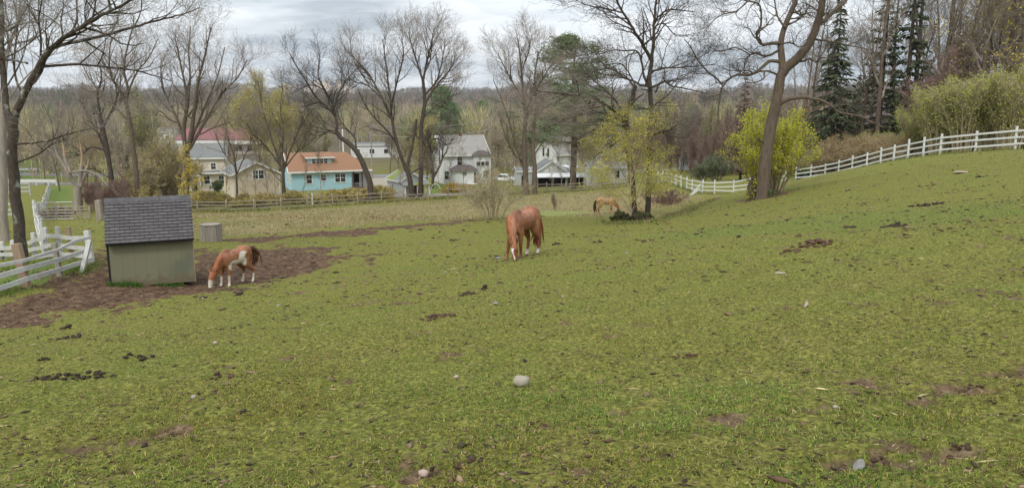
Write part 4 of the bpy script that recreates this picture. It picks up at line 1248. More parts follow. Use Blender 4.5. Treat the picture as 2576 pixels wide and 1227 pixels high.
# shrubs along the slope fence
ol = Set([shrub('olive_shrub', '', Vector((0, 0, 0)), 5.2, 4.2, 34, 150 + i, 'twig_tan', 'leaf_olive', 6500, .06, 60, spread=.2, dome=False, prm=rp(max=3, num=[0, 8, 5, 3], len=[0, 1.15, .6, .32], ang=(12, 36), wig=.14, up=[.18, .16, .1])) for i in range(2)])
for i, (px, d, s, lb) in enumerate([(2300, 66, .85, 'leftmost olive green shrub of the row behind the slope fence'), (2362, 62, 1.05, 'tall olive green shrub left of the row centre behind the slope fence'),
                                (2420, 60, 1.1, 'broad olive green shrub at the middle of the row behind the slope fence'), (2478, 60, .95, 'olive green shrub right of the row centre behind the slope fence'),
                                (2535, 58, 1.15, 'tall rightmost olive green shrub behind the slope fence'), (2440, 70, 1.35, 'tallest olive shrub standing back from the row behind the slope fence'),
                                (2330, 76, 1.25, 'tall loose olive shrub behind the leftmost of the row'), (2505, 68, 1.3, 'tall loose olive shrub behind the right end of the row'), (2205, 74, .7, 'low olive shrub beside the rusty thicket behind the slope fence'), (2255, 70, .62, 'lowest olive shrub right of the rusty thicket')]):
    ol.put(i, px, d, i * 1.3, s, lb, 'olive shrubs behind the slope fence')
ru = Set([shrub('rusty_shrub', '', Vector((0, 0, 0)), 3.2, 4.6, 40, 160, 'twig_tan', 'leaf_rust', 7000, .05, 60, spread=.15)])
for i, (px, d, s, lb) in enumerate([(2075, 74.5, .95, 'rusty brown shrub nearest the lime shrub behind the slope fence'), (2130, 72, 1.1, 'large rusty brown shrub in the middle of the thicket'),
                                (2180, 69, .95, 'rusty olive shrub at the right of the thicket'), (2235, 66, .85, 'low rusty shrub between the thicket and the olive row')]):
    ru.put(i, px, d, i * 1.7, s, lb, 'rusty shrubs behind the slope fence')
dg = shrub('green_thicket_shrub', 'dark green shrub beyond the sagging white fence', Vector((0, 0, 0)), 3, 4, 30, 165, 'twig', 'leaf_green', 4200, .08, 100, spread=.16)
put(dg, True, 1805, 100, 0, 1.05, 'dark green shrub beyond the sagging white fence', None)
cp(dg, 1770, 108, 2, .8, 'smaller dark green shrub left of the one beyond the sagging fence')
br = shrub('bramble_patch', 'low brown bramble tangle by the sagging white fence', Vector((0, 0, 0)), 1.2, 3.4, 34, 166, 'twig_warm', 'leaf_rust', 500, .04, 60, spread=.1)
put(br, True, 1690, 58, 0, 1.0, 'low brown bramble tangle on the bank left of the sagging white fence', None)
cp(br, 1665, 66, 2, 1.0, 'brown bramble tangle behind the bank trees')
cp(br, 130, 52, 2, .8, 'pale brush heap above the metal gate')
wr = Set([shrub('evergreen_brush', '', Vector((0, 0, 0)), 2.6, 3.2, 24, 167, 'twig_tan', 'bud', 1500, .06, 80, spread=.14)])
wr.put(0, 350, 78, 0, .95, 'yellow leaved brush right in front of the small dark evergreen', None)

# far wood on the valley floor and the hills: reads as one mass
def far_wood(name, label, n, dmin, dmax, seed, cols, hmin, hmax, per, wid, amax=22):
    g = np.random.default_rng(seed)
    az = np.radians(g.uniform(-40, amax, n)); r = np.exp(g.uniform(math.log(dmin), math.log(dmax), n))
    x, y = r * np.sin(az), r * np.cos(az)
    keep = ~((r < 265) & (az > radians(-27)) & (az < radians(-8)) & (r > 150) & (g.random(n) < .97))
    x, y, r = x[keep], y[keep], r[keep]; n = len(x)
    z = base_z(x, y); h = g.uniform(hmin, hmax, n)
    ci = (np.clip(fbm(x / 70, y / 70, seed, 3) * 1.3 + .5 + g.normal(0, .22, n), 0, .999) * len(cols)).astype(int)
    rad = h * g.uniform(.2, .34, n)
    k = per
    # slender triangular branch sprays through the crown volume, and a stem
    u = g.normal(0, 1, (n, k, 3)); u /= np.linalg.norm(u, axis=2, keepdims=True); u *= g.random((n, k, 1)) ** .4
    c = np.stack([x, y, z + h * .62], -1)[:, None] + u * np.stack([rad, rad, h * .36], -1)[:, None]
    d = u * .6 + np.array([0, 0, .75]) + g.normal(0, .3, (n, k, 3)); d /= np.linalg.norm(d, axis=2, keepdims=True)
    s = np.cross(d, g.normal(0, 1, (n, k, 3))); s /= np.linalg.norm(s, axis=2, keepdims=True)
    L = (h * .13)[:, None, None] * g.uniform(.5, 1.4, (n, k, 1)); w = (h * wid)[:, None, None]
    tri = np.stack([c - s * w - d * L * .4, c + s * w - d * L * .4, c + d * L], 2)
    st = np.stack([x, y, z - .5], -1); hw = h * .012
    e = np.zeros((n, 3)); e[:, 0] = hw
    stem = np.stack([st - e, st + e, st + np.stack([0 * h, 0 * h, h * .8], -1)], 1)[:, None]
    allt = np.concatenate([tri, stem], 1).reshape(-1, 3)
    col = np.array(cols)[ci] * g.uniform(.75, 1.25, (n, 1))
    cc = np.repeat(col, (k + 1) * 3, 0) * np.repeat(g.uniform(.8, 1.2, (n * (k + 1), 1)), 3, 0)
    return tag(link(name, np_mesh(name, allt, [np.arange(len(allt)).reshape(-1, 3)], False, cc), mw), label, 'woodland', kind='stuff')


mw = leaf_mat_attr('far_wood_mix', .95, .15)
BR = [(.36, .36, .15), (.34, .265, .2), (.28, .215, .17), (.37, .29, .21), (.33, .29, .16), (.28, .225, .185), (.4, .35, .15), (.12, .155, .08)]
far_wood('valley_wood', 'brown bare wood across the valley floor behind the houses', 1500, 172, 560, 31, BR, 9, 16, 170, .0055)
far_wood('valley_scrub', 'tangled brown and yellowish scrub under the valley trees', 2600, 150, 520, 33, BR + [(.36, .3, .1), (.3, .27, .1)], 2.5, 6, 60, .012)
far_wood('hill_wood', 'hazy purplish brown bare forest covering the far hills', 7500, 560, 3000, 32, [(.22, .175, .155), (.19, .155, .14), (.25, .195, .155), (.2, .18, .12), (.11, .12, .08)], 11, 17, 46, .02, 30)
# ------------------------------------------------------------------ fences
def fence_line(pix, step):
    """pix: (px, base py, depth or None) -> ground points every step metres"""
    pts = []
    for px, py, d in pix:
        q = G(px, py) if d is None else P(px, py, d)
        pts.append(Vector((q.x, q.y)))
    out, carry = [pts[0]], 0
    for a, b in zip(pts[:-1], pts[1:]):
        L = (b - a).length; t = step - carry
        while t <= L:
            out.append(a.lerp(b, t / L)); t += step
        carry = L - (t - step)
    return [Vector((p.x, p.y, float(top_z(np.array([p.x]), np.array([p.y]))[0]))) for p in out]


def fence(name, label, cat, pts, H, rails, pw, rw, rh, pm, rm, seed, lean=.02, wob=.02, skip=(), roundp=False, group=None, postm=None, top=.0):
    rg = random.Random(seed)
    O = pts[0].copy()
    T = thing(name, label, cat, O, group=group)
    heads = []
    for i, p in enumerate(pts):
        ln = Vector((rg.gauss(0, lean), rg.gauss(0, lean), 0))
        heads.append(ln)
        bm = bmesh.new(); q = p - O
        h = H * rg.uniform(.94, 1.08)
        if roundp:
            V, Q = tubes([([q - Vector((0, 0, .3)), q + ln * .5 + Vector((0, 0, h * .5)), q + ln + Vector((0, 0, h))], [pw * .55, pw * .5, pw * .45], 7)])
            bm.free(); top_c = len(V)
            link('post', np_mesh('post', V, [Q, np.array([list(range(len(V) - 7, len(V)))])]), M[pm], T)
        else:
            beam(bm, q - Vector((0, 0, .3)), q + ln + Vector((0, 0, h)), pw, pw)
            fin('post', bm, M[postm(i) if postm else pm], T)
    for k, hh in enumerate(rails):
        bm = bmesh.new()
        for i in range(len(pts) - 1):
            if (i, k) in skip:
                if len(bm.verts): fin('rail', bm, M[rm], T); bm = bmesh.new()
                continue
            n = (pts[i + 1] - pts[i]); n.z = 0; n.normalize(); s = Vector((n.y, -n.x, 0)) * (pw * .5 + rw * .5 + .002)
            if s.y > 0: s = -s
            a = pts[i] - O + heads[i] * hh / H + Vector((0, 0, hh + rg.gauss(0, wob))); b = pts[i + 1] - O + heads[i + 1] * hh / H + Vector((0, 0, hh + rg.gauss(0, wob)))
            if roundp: s = s * 0
            beam(bm, a + s - n * .03, b + s + n * .03 * (0 if i % 2 else 1), rw, rh)
        fin('rail', bm, M[rm], T)
    return T


W3 = (.34, .74, 1.13)
pts = fence_line([(2660, 372, 44.5), (2540, 378, 47), (2366, 389, 51), (2200, 418, 62), (2085, 438, 70), (2010, 454, 75), (1985, 458, 76)], 2.44)
fence('white_rail_fence', 'long white three rail fence climbing the slope on the right', 'fence', pts, 1.4, W3, .105, .035, .118, 'white_paint', 'white_paint', 1, .018, .014)
pts = fence_line([(1975, 460, 76), (1900, 485, 74), (1861, 489, 73), (1785, 489, 76), (1740, 484, 80), (1660, 459, 95), (1625, 452, 102)], 2.3)
n = len(pts)
T = fence('white_rail_fence', 'sagging white rail fence in the dip with a broken fallen rail', 'fence', pts, 1.4, W3, .105, .035, .115, 'white_paint', 'white_paint', 2, .03, .05, skip=((7, 0), (7, 1), (8, 0)))
O = T.location
bm = bmesh.new(); beam(bm, P(1763, 463, 77.6) - O, P(1733, 496, 77.2) - O, .05, .14); fin('broken_rail', bm, M['white_paint'], T)
bm = bmesh.new(); beam(bm, P(1761, 474, 77.4) - O, P(1741, 490, 77.0) - O, .05, .14); fin('broken_rail', bm, M['white_paint'], T)

pts = fence_line([(425, 538, 77), (488, 534, 78), (700, 528, 80), (950, 510, 85), (1330, 487, 95), (1520, 478, 100), (1600, 476, 103)], 2.75)
fence('split_rail_fence', 'weathered split rail fence crossing the valley floor before the houses', 'fence', pts, 1.3, (.3, .68, 1.05), .15, .085, .1, 'split_rail', 'split_rail', 3, .03, .07, roundp=True,
      skip=((9, 2), (10, 2), (10, 1), (19, 2), (33, 1), (36, 2), (39, 1)))
pts = fence_line([(196, 552, 48.5), (254, 553, 47)], 1.5)
fence('pole_fence', 'short stack of grey pole rails between the gate and the shed', 'fence', pts, .8, (.15, .3, .45, .6, .75), .1, .08, .08, 'split_rail', 'split_rail', 4, .02, .05, roundp=True)
b = G(252, 556); bm = bmesh.new(); beam(bm, (0, 0, -.2), (0, 0, 1.25), .3, .3); o = fin('gate_post', bm, M['grey_wood'], bevel=.015); o.location = b; tag(o, 'thick grey wooden post at the end of the pole rails left of the shed', 'post')


def gate(a, b, label, seed):
    T = thing('pipe_gate', label, 'gate', a, group='metal pipe gates left of the shed')
    d = b - a; V3 = []
    U = Vector((0, 0, 1))
    ring = [U * .15, U * 1.15, d + U * 1.15, d + U * .15, U * .15]
    for p, q in zip(ring[:-1], ring[1:]): V3.append(([p, q], [.028, .028], 6))
    for k in (.32, .5, .68, .88): V3.append(([U * k, d + U * k], [.02, .02], 5))
    V, Q = tubes(V3); link('frame', np_mesh('gate_frame', V, [Q], True), M['metal'], T)
    V, Q = tubes([([d * .5 + U * .16, d * .5 + U * 1.14], [.02, .02], 5)]); link('brace', np_mesh('gate_brace', V, [Q], True), M['metal'], T)


gate(G(102, 559), G(142, 557), 'galvanised pipe gate nearest the white post fence', 1)
gate(G(145, 557), G(187, 556), 'galvanised pipe gate at the foot of the snapped tree', 2)

# near left paddock corner: old mixed white rails
def near_fence():
    d = {}
    cor = G(231, 664)
    def at(px, py, dd): return P(px, py, dd)
    T = thing('paddock_fence', 'old white board fence with leaning posts running to the left edge beside the mud', 'fence', cor)
    O = cor
    def pst(a, b, w, m, nm='post'):
        bm = bmesh.new(); t = (b - a).normalized(); beam(bm, a - t * .25 - O, b - O, w, w * .8); fin(nm, bm, M[m], T, bevel=.004)
    def b2(px, py): return G(px, py)
    c = b2(231, 664); pst(c, at(218, 580, c.y), .17, 'old_white')
    c2 = b2(205, 688); pst(c2, at(226, 604, c2.y + .35), .12, 'old_white', 'brace')
    p1 = b2(67, 724); pst(p1, at(41, 613, p1.y), .2, 'raw_wood')
    p2 = b2(152, 699); pst(p2, at(136, 611, p2.y), .13, 'grey_wood')
    p0 = b2(-30, 748); pst(p0, at(-56, 640, p0.y), .16, 'old_white')
    for row, ys in enumerate((((-50, 672), (0, 667), (58, 656), (100, 643), (146, 629), (185, 608), (229, 596)), ((-50, 704), (0, 694), (62, 676), (150, 653), (231, 625)), ((-50, 738), (0, 725), (67, 702), (150, 678), (234, 651)))):
        bm = bmesh.new()
        V = []
        for px, py in ys:
            # depth along the fence line, interpolated between the posts
            xs = [(-50, p0.y), (67, p1.y), (152, p2.y), (231, c.y), (260, c.y)]
            for (xa, da), (xb, db) in zip(xs[:-1], xs[1:]):
                if xa <= px <= xb: dd = da + (db - da) * (px - xa) / (xb - xa); break
            V.append(at(px, py, dd - .12) - O)
        for a, b in zip(V[:-1], V[1:]):
            t = (b - a).normalized() * .02
            beam(bm, a - t, b + t, .04, .085 if row == 0 else .125)
        fin('rail', bm, M['old_white'], T)
    # the far side of the paddock corner
    T = thing('paddock_fence', 'old white board fence behind the leaning tree with gaps and one tan post', 'fence', cor + Vector((0, .5, 0)))
    O2 = T.location
    def pst2(px, y0, y1, ptx, w, m, dd):
        a, b = at(px, y1, dd), at(ptx, y0, dd); a.z = min(a.z, gz(a.x, a.y))
        bm = bmesh.new(); beam(bm, a - O2, b - O2, w, w * .8); fin('post', bm, M[m], T, bevel=.004)
    for px, y0, y1, ptx, m in ((184, 571, 662, 171, 'raw_wood'), (154, 570, 668, 144, 'old_white'), (120, 572, 674, 112, 'old_white'), (92, 585, 678, 83, 'old_white'), (38, 604, 686, 31, 'old_white'), (11, 608, 690, 4, 'old_white'), (25, 630, 688, 8, 'old_white')):
        pst2(px, y0, y1, ptx, .13, m, 26.6)
    for ys in (((118, 593), (146, 595), (175, 599), (222, 598)), ((70, 612), (90, 603), (112, 598)), ((120, 617), (138, 615)), ((152, 617), (180, 622), (222, 625)), ((72, 629), (120, 619)), ((92, 647), (120, 641), (150, 638), (222, 646)),
               ((-20, 625), (12, 624), (42, 623)), ((-20, 640), (14, 640), (44, 639)), ((14, 659), (46, 657))):
        bm = bmesh.new(); V = [at(px, py, 26.45) - O2 for px, py in ys]
        for a, b in zip(V[:-1], V[1:]): beam(bm, a, b, .04, .13)
        fin('rail', bm, M['old_white'], T)


near_fence()
pts = fence_line([(113, 655, 27.5), (100, 603, 33), (93, 575, 38.5), (89, 553, 46), (103, 524, 63), (113, 507, 78), (124, 488, 98), (127, 481, 106)], 2.4)
fence('paddock_fence', 'white post and rail fence running away downhill past the metal gates', 'fence', pts, 1.25, (.35, .75, 1.12), .1, .03, .1, 'old_white', 'old_white', 7, .03, .03)
pts = fence_line([(-40, 528, 60), (102, 526, 62)], 2.4)
fence('paddock_fence', 'white three rail cross fence nearest the pale tree on the left', 'fence', pts, 1.4, (.4, .8, 1.25), .13, .04, .16, 'old_white', 'old_white', 8, .02, .03)
pts = fence_line([(-40, 492, 93), (120, 488, 97)], 2.4)
fence('paddock_fence', 'white three rail cross fence farther down the paddock on the left', 'fence', pts, 1.7, (.5, 1.0, 1.55), .13, .04, .2, 'old_white', 'old_white', 9, .02, .03)
pts = fence_line([(-60, 470, 122), (170, 467, 124)], 3)
fence('guard_rail', 'long white guard rail along the lane at the bottom left', 'guard rail', pts, .85, (.72,), .15, .06, .5, 'white_paint', 'white_paint', 10, .01, .02)
pts = fence_line([(-60, 440, 165), (165, 438, 168)], 3)
fence('guard_rail', 'pale guard rail along the upper road far left', 'guard rail', pts, .9, (.75,), .15, .06, .45, 'metal', 'white_paint', 11, .01, .02)

# ------------------------------------------------------------------ shed, well box
ROWH = math.hypot(.95 + .17, 1.09) / 14


def shingle_mat():
    m = bpy.data.materials.new('grey_shingles'); m.use_nodes = True
    nd, lk = m.node_tree.nodes, m.node_tree.links; bs = nd['Principled BSDF']; bs.inputs['Roughness'].default_value = .92
    uv = nd.new('ShaderNodeUVMap'); uv.uv_map = 'UVMap'
    br = nd.new('ShaderNodeTexBrick'); br.inputs['Scale'].default_value = 1; br.inputs['Brick Width'].default_value = .23; br.inputs['Row Height'].default_value = ROWH
    br.inputs['Mortar Size'].default_value = .0075; br.inputs['Color1'].default_value = (.095, .086, .085, 1); br.inputs['Color2'].default_value = (.068, .062, .062, 1); br.inputs['Mortar'].default_value = (.024, .022, .022, 1); br.inputs['Bias'].default_value = -.1
    lk.new(uv.outputs[0], br.inputs['Vector'])
    no = nd.new('ShaderNodeTexNoise'); no.inputs['Scale'].default_value = 90; lk.new(uv.outputs[0], no.inputs['Vector'])
    n2 = nd.new('ShaderNodeTexNoise'); n2.inputs['Scale'].default_value = 2.2; n2.inputs['Detail'].default_value = 5; lk.new(uv.outputs[0], n2.inputs['Vector'])
    mx = nd.new('ShaderNodeMix'); mx.data_type = 'RGBA'; mx.blend_type = 'OVERLAY'; mx.inputs[0].default_value = .5
    lk.new(br.outputs['Color'], mx.inputs[6]); lk.new(no.outputs['Fac'], mx.inputs[7])
    m2 = nd.new('ShaderNodeMix'); m2.data_type = 'RGBA'; m2.blend_type = 'OVERLAY'; m2.inputs[0].default_value = .45
    lk.new(mx.outputs[2], m2.inputs[6]); lk.new(n2.outputs['Fac'], m2.inputs[7]); lk.new(m2.outputs[2], bs.inputs['Base Color'])
    bp = nd.new('ShaderNodeBump'); bp.inputs['Distance'].default_value = .012; lk.new(br.outputs['Fac'], bp.inputs['Height']); bp.invert = True
    lk.new(bp.outputs[0], bs.inputs['Normal'])
    return m


M['shingle'] = shingle_mat()
M['shed_wall'] = mat('olive_shed_panel', (.185, .18, .112, 1), (.155, .15, .093, 1), 1.5, .8, .002, bscale=30, stretch=(1, 1, .15), contrast=.4, c3=(.125, .135, .09, 1), s3=.9, t3=.56)
def splash(m):
    # mud splashed up the foot of the panel and faint board grooves
    nd, lk = m.node_tree.nodes, m.node_tree.links; bs = nd['Principled BSDF']; src = bs.inputs['Base Color'].links[0].from_socket
    tc = nd.new('ShaderNodeTexCoord'); sp = nd.new('ShaderNodeSeparateXYZ'); lk.new(tc.outputs['Object'], sp.inputs[0])
    no = nd.new('ShaderNodeTexNoise'); no.inputs['Scale'].default_value = 7; no.inputs['Detail'].default_value = 6; lk.new(tc.outputs['Object'], no.inputs['Vector'])
    a = nd.new('ShaderNodeMath'); a.operation = 'MULTIPLY_ADD'; a.inputs[1].default_value = .75; lk.new(no.outputs['Fac'], a.inputs[0]); a.inputs[2].default_value = -.27
    b = nd.new('ShaderNodeMath'); b.operation = 'SUBTRACT'; lk.new(a.outputs[0], b.inputs[0]); lk.new(sp.outputs[2], b.inputs[1])
    r = nd.new('ShaderNodeMapRange'); r.inputs[1].default_value = -.06; r.inputs[2].default_value = .1; lk.new(b.outputs[0], r.inputs[0])
    mx = nd.new('ShaderNodeMix'); mx.data_type = 'RGBA'; lk.new(r.outputs[0], mx.inputs[0]); lk.new(src, mx.inputs[6]); mx.inputs[7].default_value = (.145, .12, .075, 1)
    wv = nd.new('ShaderNodeTexWave'); wv.bands_direction = 'X'; wv.wave_profile = 'SAW'; wv.inputs['Scale'].default_value = 1.05; wv.inputs['Distortion'].default_value = .1; lk.new(tc.outputs['Object'], wv.inputs['Vector'])
    rr = nd.new('ShaderNodeValToRGB'); rr.color_ramp.elements[0].position = 0; rr.color_ramp.elements[1].position = .05; rr.color_ramp.elements[0].color = G3(.72); rr.color_ramp.elements[1].color = G3(1); lk.new(wv.outputs['Fac'], rr.inputs['Fac'])
    m2 = nd.new('ShaderNodeMix'); m2.data_type = 'RGBA'; m2.blend_type = 'MULTIPLY'; m2.inputs[0].default_value = 1; lk.new(mx.outputs[2], m2.inputs[6]); lk.new(rr.outputs['Color'], m2.inputs[7])
    lk.new(m2.outputs[2], bs.inputs['Base Color'])


splash(M['shed_wall'])
M['shed_trim'] = mat('tan_edge_board', (.3, .23, .15, 1), (.2, .15, .1, 1), 8, .9)


def small_shed():
    A = P(281, 714, 20.35); B = A + Vector((cos(radians(24)), sin(radians(24)), 0)) * 2.1
    zb = min(gz(A.x, A.y), gz(B.x, B.y)) - .02
    T = thing('shingled_shed', 'small olive green shed with a grey shingled roof on the muddy ground', 'shed', (A.x, A.y, A.z), radians(24))
    L, D, H = 2.1, 1.9, 1.22
    bm = bmesh.new(); box(bm, 0, L, 0, .05, -.12, H)
    box(bm, .0, .05, .052, D, -.12, H); box(bm, L - .05, L, .052, D, -.12, H); box(bm, .052, L - .052, D - .05, D, -.12, H)
    prism(bm, [(.02, H), (D - .02, H), (D / 2, H + .93)], .0, .045, 'x'); prism(bm, [(.02, H), (D - .02, H), (D / 2, H + .93)], L - .045, L, 'x')
    fin('wall', bm, M['shed_wall'], T)
    # roof: front and back slope, shingle courses as thin overlapping steps
    ov, e = .06, .04
    y0, z0, y1, z1 = -.17, H - .09, D / 2, H + 1.0
    n = 14; bm = bmesh.new(); uvl = bm.loops.layers.uv.new('UVMap')
    Ls = math.hypot(y1 - y0, z1 - z0)
    for side in (0, 1):
        for i in range(n):
            a, b = i / n, (i + 1) / n
            yy = [y0 + (y1 - y0) * t for t in (a, b)]; zz = [z0 + (z1 - z0) * t for t in (a, b)]
            if side: yy = [D - t for t in yy]
            lift = Vector((0, -.012 if not side else .012, .012))
            v = [bm.verts.new(q) for q in (Vector((-ov, yy[0], zz[0])) + lift, Vector((L + ov, yy[0], zz[0])) + lift, Vector((L + ov, yy[1], zz[1] + .001)), Vector((-ov, yy[1], zz[1] + .001)))]
            f = bm.faces.new(v if not side else v[::-1])
            us = [(0, a * Ls), (L, a * Ls), (L, b * Ls), (0, b * Ls)]
            for lp, uvv in zip(f.loops, us if not side else us[::-1]): lp[uvl].uv = uvv
            w = [bm.verts.new(q) for q in (Vector((-ov, yy[0], zz[0] - .003)), Vector((L + ov, yy[0], zz[0] - .003)))]
            f = bm.faces.new([w[0], w[1], v[1], v[0]] if not side else [w[1], w[0], v[0], v[1]])
            for lp in f.loops: lp[uvl].uv = (0.02, .003)
    me = bpy.data.meshes.new('roof'); bm.to_mesh(me); bm.free(); link('roof', me, M['shingle'], T)
    bm = bmesh.new()
    for s in (0, 1):
        f = (lambda y: y) if not s else (lambda y: D - y)
        slab(bm, (-ov + .01, f(y0 + .01), z0 - .012), (L + ov - .01, f(y0 + .01), z0 - .012), (L + ov - .01, f(y1), z1 - .014), (-ov + .01, f(y1), z1 - .014), .05)
    fin('roof_deck', bm, M['dark'], T)  # near-black colour stands in for the shadow under the eaves
    rg = random.Random(4); bm = bmesh.new(); x = -ov - .01
    while x < L + ov:
        w = min(rg.uniform(.2, .3), L + ov + .01 - x)
        prism(bm, [(D / 2 - .12, z1 - .095), (D / 2, z1 + .028), (D / 2 + .12, z1 - .095), (D / 2, z1 + .004)], x, x + w - rg.choice((.004, .004, .03)), 'x'); x += w
    fin('ridge_cap', bm, mat('ridge_shingles', (.12, .115, .12, 1), (.06, .058, .062, 1), 5, .92, .003), T)
    bm = bmesh.new(); box(bm, L + .002, L + .03, -.012, .06, -.12, H - .03); fin('corner_board', bm, M['shed_trim'], T)
    bm = bmesh.new(); box(bm, -.045, -.002, -.012, .06, -.12, H - .03); fin('corner_board', bm, M['dark'], T)
    bm = bmesh.new(); box(bm, .5, .506, -.004, 0.0, -.05, H - .25); fin('panel_seam', bm, M['shed_trim'], T)
    # weeds at the foot of the wall
    ux, nx = Vector((cos(radians(24)), sin(radians(24)), 0)), Vector((sin(radians(24)), -cos(radians(24)), 0))
    for k, (s0, s1, n, lb) in enumerate(((-.1, .75, 900, 'green weeds at the left foot of the shed wall'), (1.1, 1.8, 420, 'green weeds at the right foot of the shed wall'))):
        g = np.random.default_rng(k); V, Fc = [], []
        for i in range(n):
            p = A + ux * g.uniform(s0, s1) + nx * abs(g.normal(.06, .09)); p.z = float(top_z(np.array([p.x]), np.array([p.y]))[0])
            h = g.uniform(.05, .17); a = g.uniform(0, 6.28); d = Vector((cos(a), sin(a), 0)); sdv = Vector((-d.y, d.x, 0)) * .006
            j = len(V); V += [p - sdv, p + sdv, p + d * h * .5 + Vector((0, 0, h * .9))]; Fc.append((j, j + 1, j + 2))
        o = link('weeds', np_mesh('weeds', [tuple(v) for v in V], [np.array(Fc)]), mat('weed_green', (.1, .2, .03, 1), (.06, .13, .02, 1), 8, .8, trans=.3)); tag(o, lb, 'weeds', kind='stuff')


small_shed()


def well_box():
    b = G(532, 604); T = thing('wooden_well_box', 'grey hexagonal wooden plank box standing by the mud line', 'well box', b, .35)
    n, R0, H = 6, .44, .66
    for k in range(n):
        a0, a1 = k / n * 2 * pi, (k + 1) / n * 2 * pi
        p, q = Vector((cos(a0) * R0, sin(a0) * R0, 0)), Vector((cos(a1) * R0, sin(a1) * R0, 0))
        bm = bmesh.new(); rg = random.Random(k)
        for j in range(4):
            u0, u1 = p.lerp(q, j / 4 + .01), p.lerp(q, (j + 1) / 4 - .01)
            c = (u0 + u1) / 2; beam(bm, Vector((c.x, c.y, -.1)), Vector((c.x, c.y, H + rg.uniform(-.015, .015))), (u1 - u0).length, .025) if False else None
            out = Vector(((p + q) / 2)).normalized() * .02
            vs = [u0, u1]; h = H + rg.uniform(-.02, .015)
            A = [bm.verts.new(v + Vector((0, 0, z)) + o) for o in (Vector(), out) for z in (-.1, h) for v in vs]
            for f in ((0, 1, 3, 2), (4, 6, 7, 5), (0, 4, 5, 1), (2, 3, 7, 6), (0, 2, 6, 4), (1, 5, 7, 3)): bm.faces.new([A[i] for i in f])
        fin('side_panel', bm, M['grey_wood'], T)
    bm = bmesh.new(); V = [(cos(k / n * 2 * pi) * R0 * 1.03, sin(k / n * 2 * pi) * R0 * 1.03) for k in range(n)]
    lo = [bm.verts.new((x, y, H + .02)) for x, y in V]; hi = [bm.verts.new((x, y, H + .055)) for x, y in V]
    bm.faces.new(hi); bm.faces.new(lo[::-1])
    for i in range(n): bm.faces.new([lo[i], lo[(i + 1) % n], hi[(i + 1) % n], hi[i]])
    fin('lid', bm, M['grey_wood'], T)


well_box()

# ------------------------------------------------------------------ houses
def siding(name, c, lap=.2):
    m = mat(name, c, tuple(v * .86 for v in c[:3]) + (1,), .8, .75, contrast=.4)
    nd, lk = m.node_tree.nodes, m.node_tree.links
    tc = nd.new('ShaderNodeTexCoord'); wv = nd.new('ShaderNodeTexWave'); wv.bands_direction = 'Z'; wv.wave_profile = 'SAW'; wv.inputs['Scale'].default_value = 1 / lap * .314
    lk.new(tc.outputs['Object'], wv.inputs['Vector']); bp = nd.new('ShaderNodeBump'); bp.inputs['Distance'].default_value = .03
    lk.new(wv.outputs['Fac'], bp.inputs['Height']); lk.new(bp.outputs[0], nd['Principled BSDF'].inputs['Normal'])
    return m


M['blue'] = siding('blue_siding', (.42, .66, .74, 1))
M['cream'] = siding('cream_siding', (.7, .61, .52, 1))
M['peach'] = siding('pinkish_cream_siding', (.76, .64, .49, 1))
M['white_siding'] = siding('white_siding', (.74, .74, .73, 1))
M['shed_white'] = siding('weathered_white_siding', (.56, .57, .57, 1))
M['roof_brown'] = mat('brown_orange_shingles', (.29, .165, .1, 1), (.21, .12, .075, 1), 4, .95, .004, spec=.05, contrast=.4)
M['roof_grey'] = mat('grey_shingle_roof', (.2, .205, .2, 1), (.14, .14, .135, 1), 2.5, .95, .004, spec=.05, contrast=.4)
M['roof_rust'] = mat('pale_grey_roof_with_rust', (.29, .275, .25, 1), (.22, .21, .19, 1), 1.2, .95, spec=.05, c3=(.3, .2, .14, 1), s3=.22, t3=.6)
M['roof_moss'] = mat('grey_roof', (.25, .25, .25, 1), (.18, .18, .18, 1), 3, .9, c3=(.2, .22, .03, 1), s3=.42, t3=.5)
M['roof_dark'] = mat('dark_brown_roof', (.12, .095, .085, 1), (.07, .06, .055, 1), 4, .9)
M['roof_red'] = mat('dull_red_metal_roof', (.22, .075, .08, 1), (.17, .06, .062, 1), .4, .6, contrast=.4)
M['brick'] = mat('red_brown_boards', (.17, .07, .05, 1), (.1, .045, .035, 1), 4, .9)


def window(T, fx, x, z, w, h, panes=1, out=(0, -1), bars=True, tw=.12):
    """a window on a wall: fx(x, z, outward) -> local point. The frame stands proud; pane behind it"""
    bm = bmesh.new()
    def bar(x0, x1, z0, z1, o0, o1):
        A = [bm.verts.new(fx(a, c, o)) for o in (o0, o1) for c in (z0, z1) for a in (x0, x1)]
        for f in ((0, 1, 3, 2), (4, 6, 7, 5), (0, 4, 5, 1), (2, 3, 7, 6), (0, 2, 6, 4), (1, 5, 7, 3)): bm.faces.new([A[i] for i in f])
    bar(x - tw, x, z - tw, z + h + tw, -.02, .05); bar(x + w, x + w + tw, z - tw, z + h + tw, -.02, .05)
    bar(x, x + w, z + h, z + h + tw, -.02, .05); bar(x, x + w, z - tw, z, -.02, .08)
    for k in range(1, panes): bar(x + w * k / panes - tw * .5, x + w * k / panes + tw * .5, z, z + h, -.02, .048)
    if bars:
        bar(x, x + w, z + h * .48, z + h * .48 + .05, -.02, .03)
        for k in range(panes): bar(x + w * (k + .5) / panes - .018, x + w * (k + .5) / panes + .018, z + h * .48 + .05, z + h, -.02, .025)
    o = fin('window', bm, M['trim'], T)
    bm = bmesh.new(); bar(x + .001, x + w - .001, z + .001, z + h - .001, -.03, .012); fin('pane', bm, M['glass'], o)
    return o


front = lambda y=0: (lambda x, z, o: (x, y - o, z))
left = lambda x0=0: (lambda u, z, o: (x0 - o, u, z))


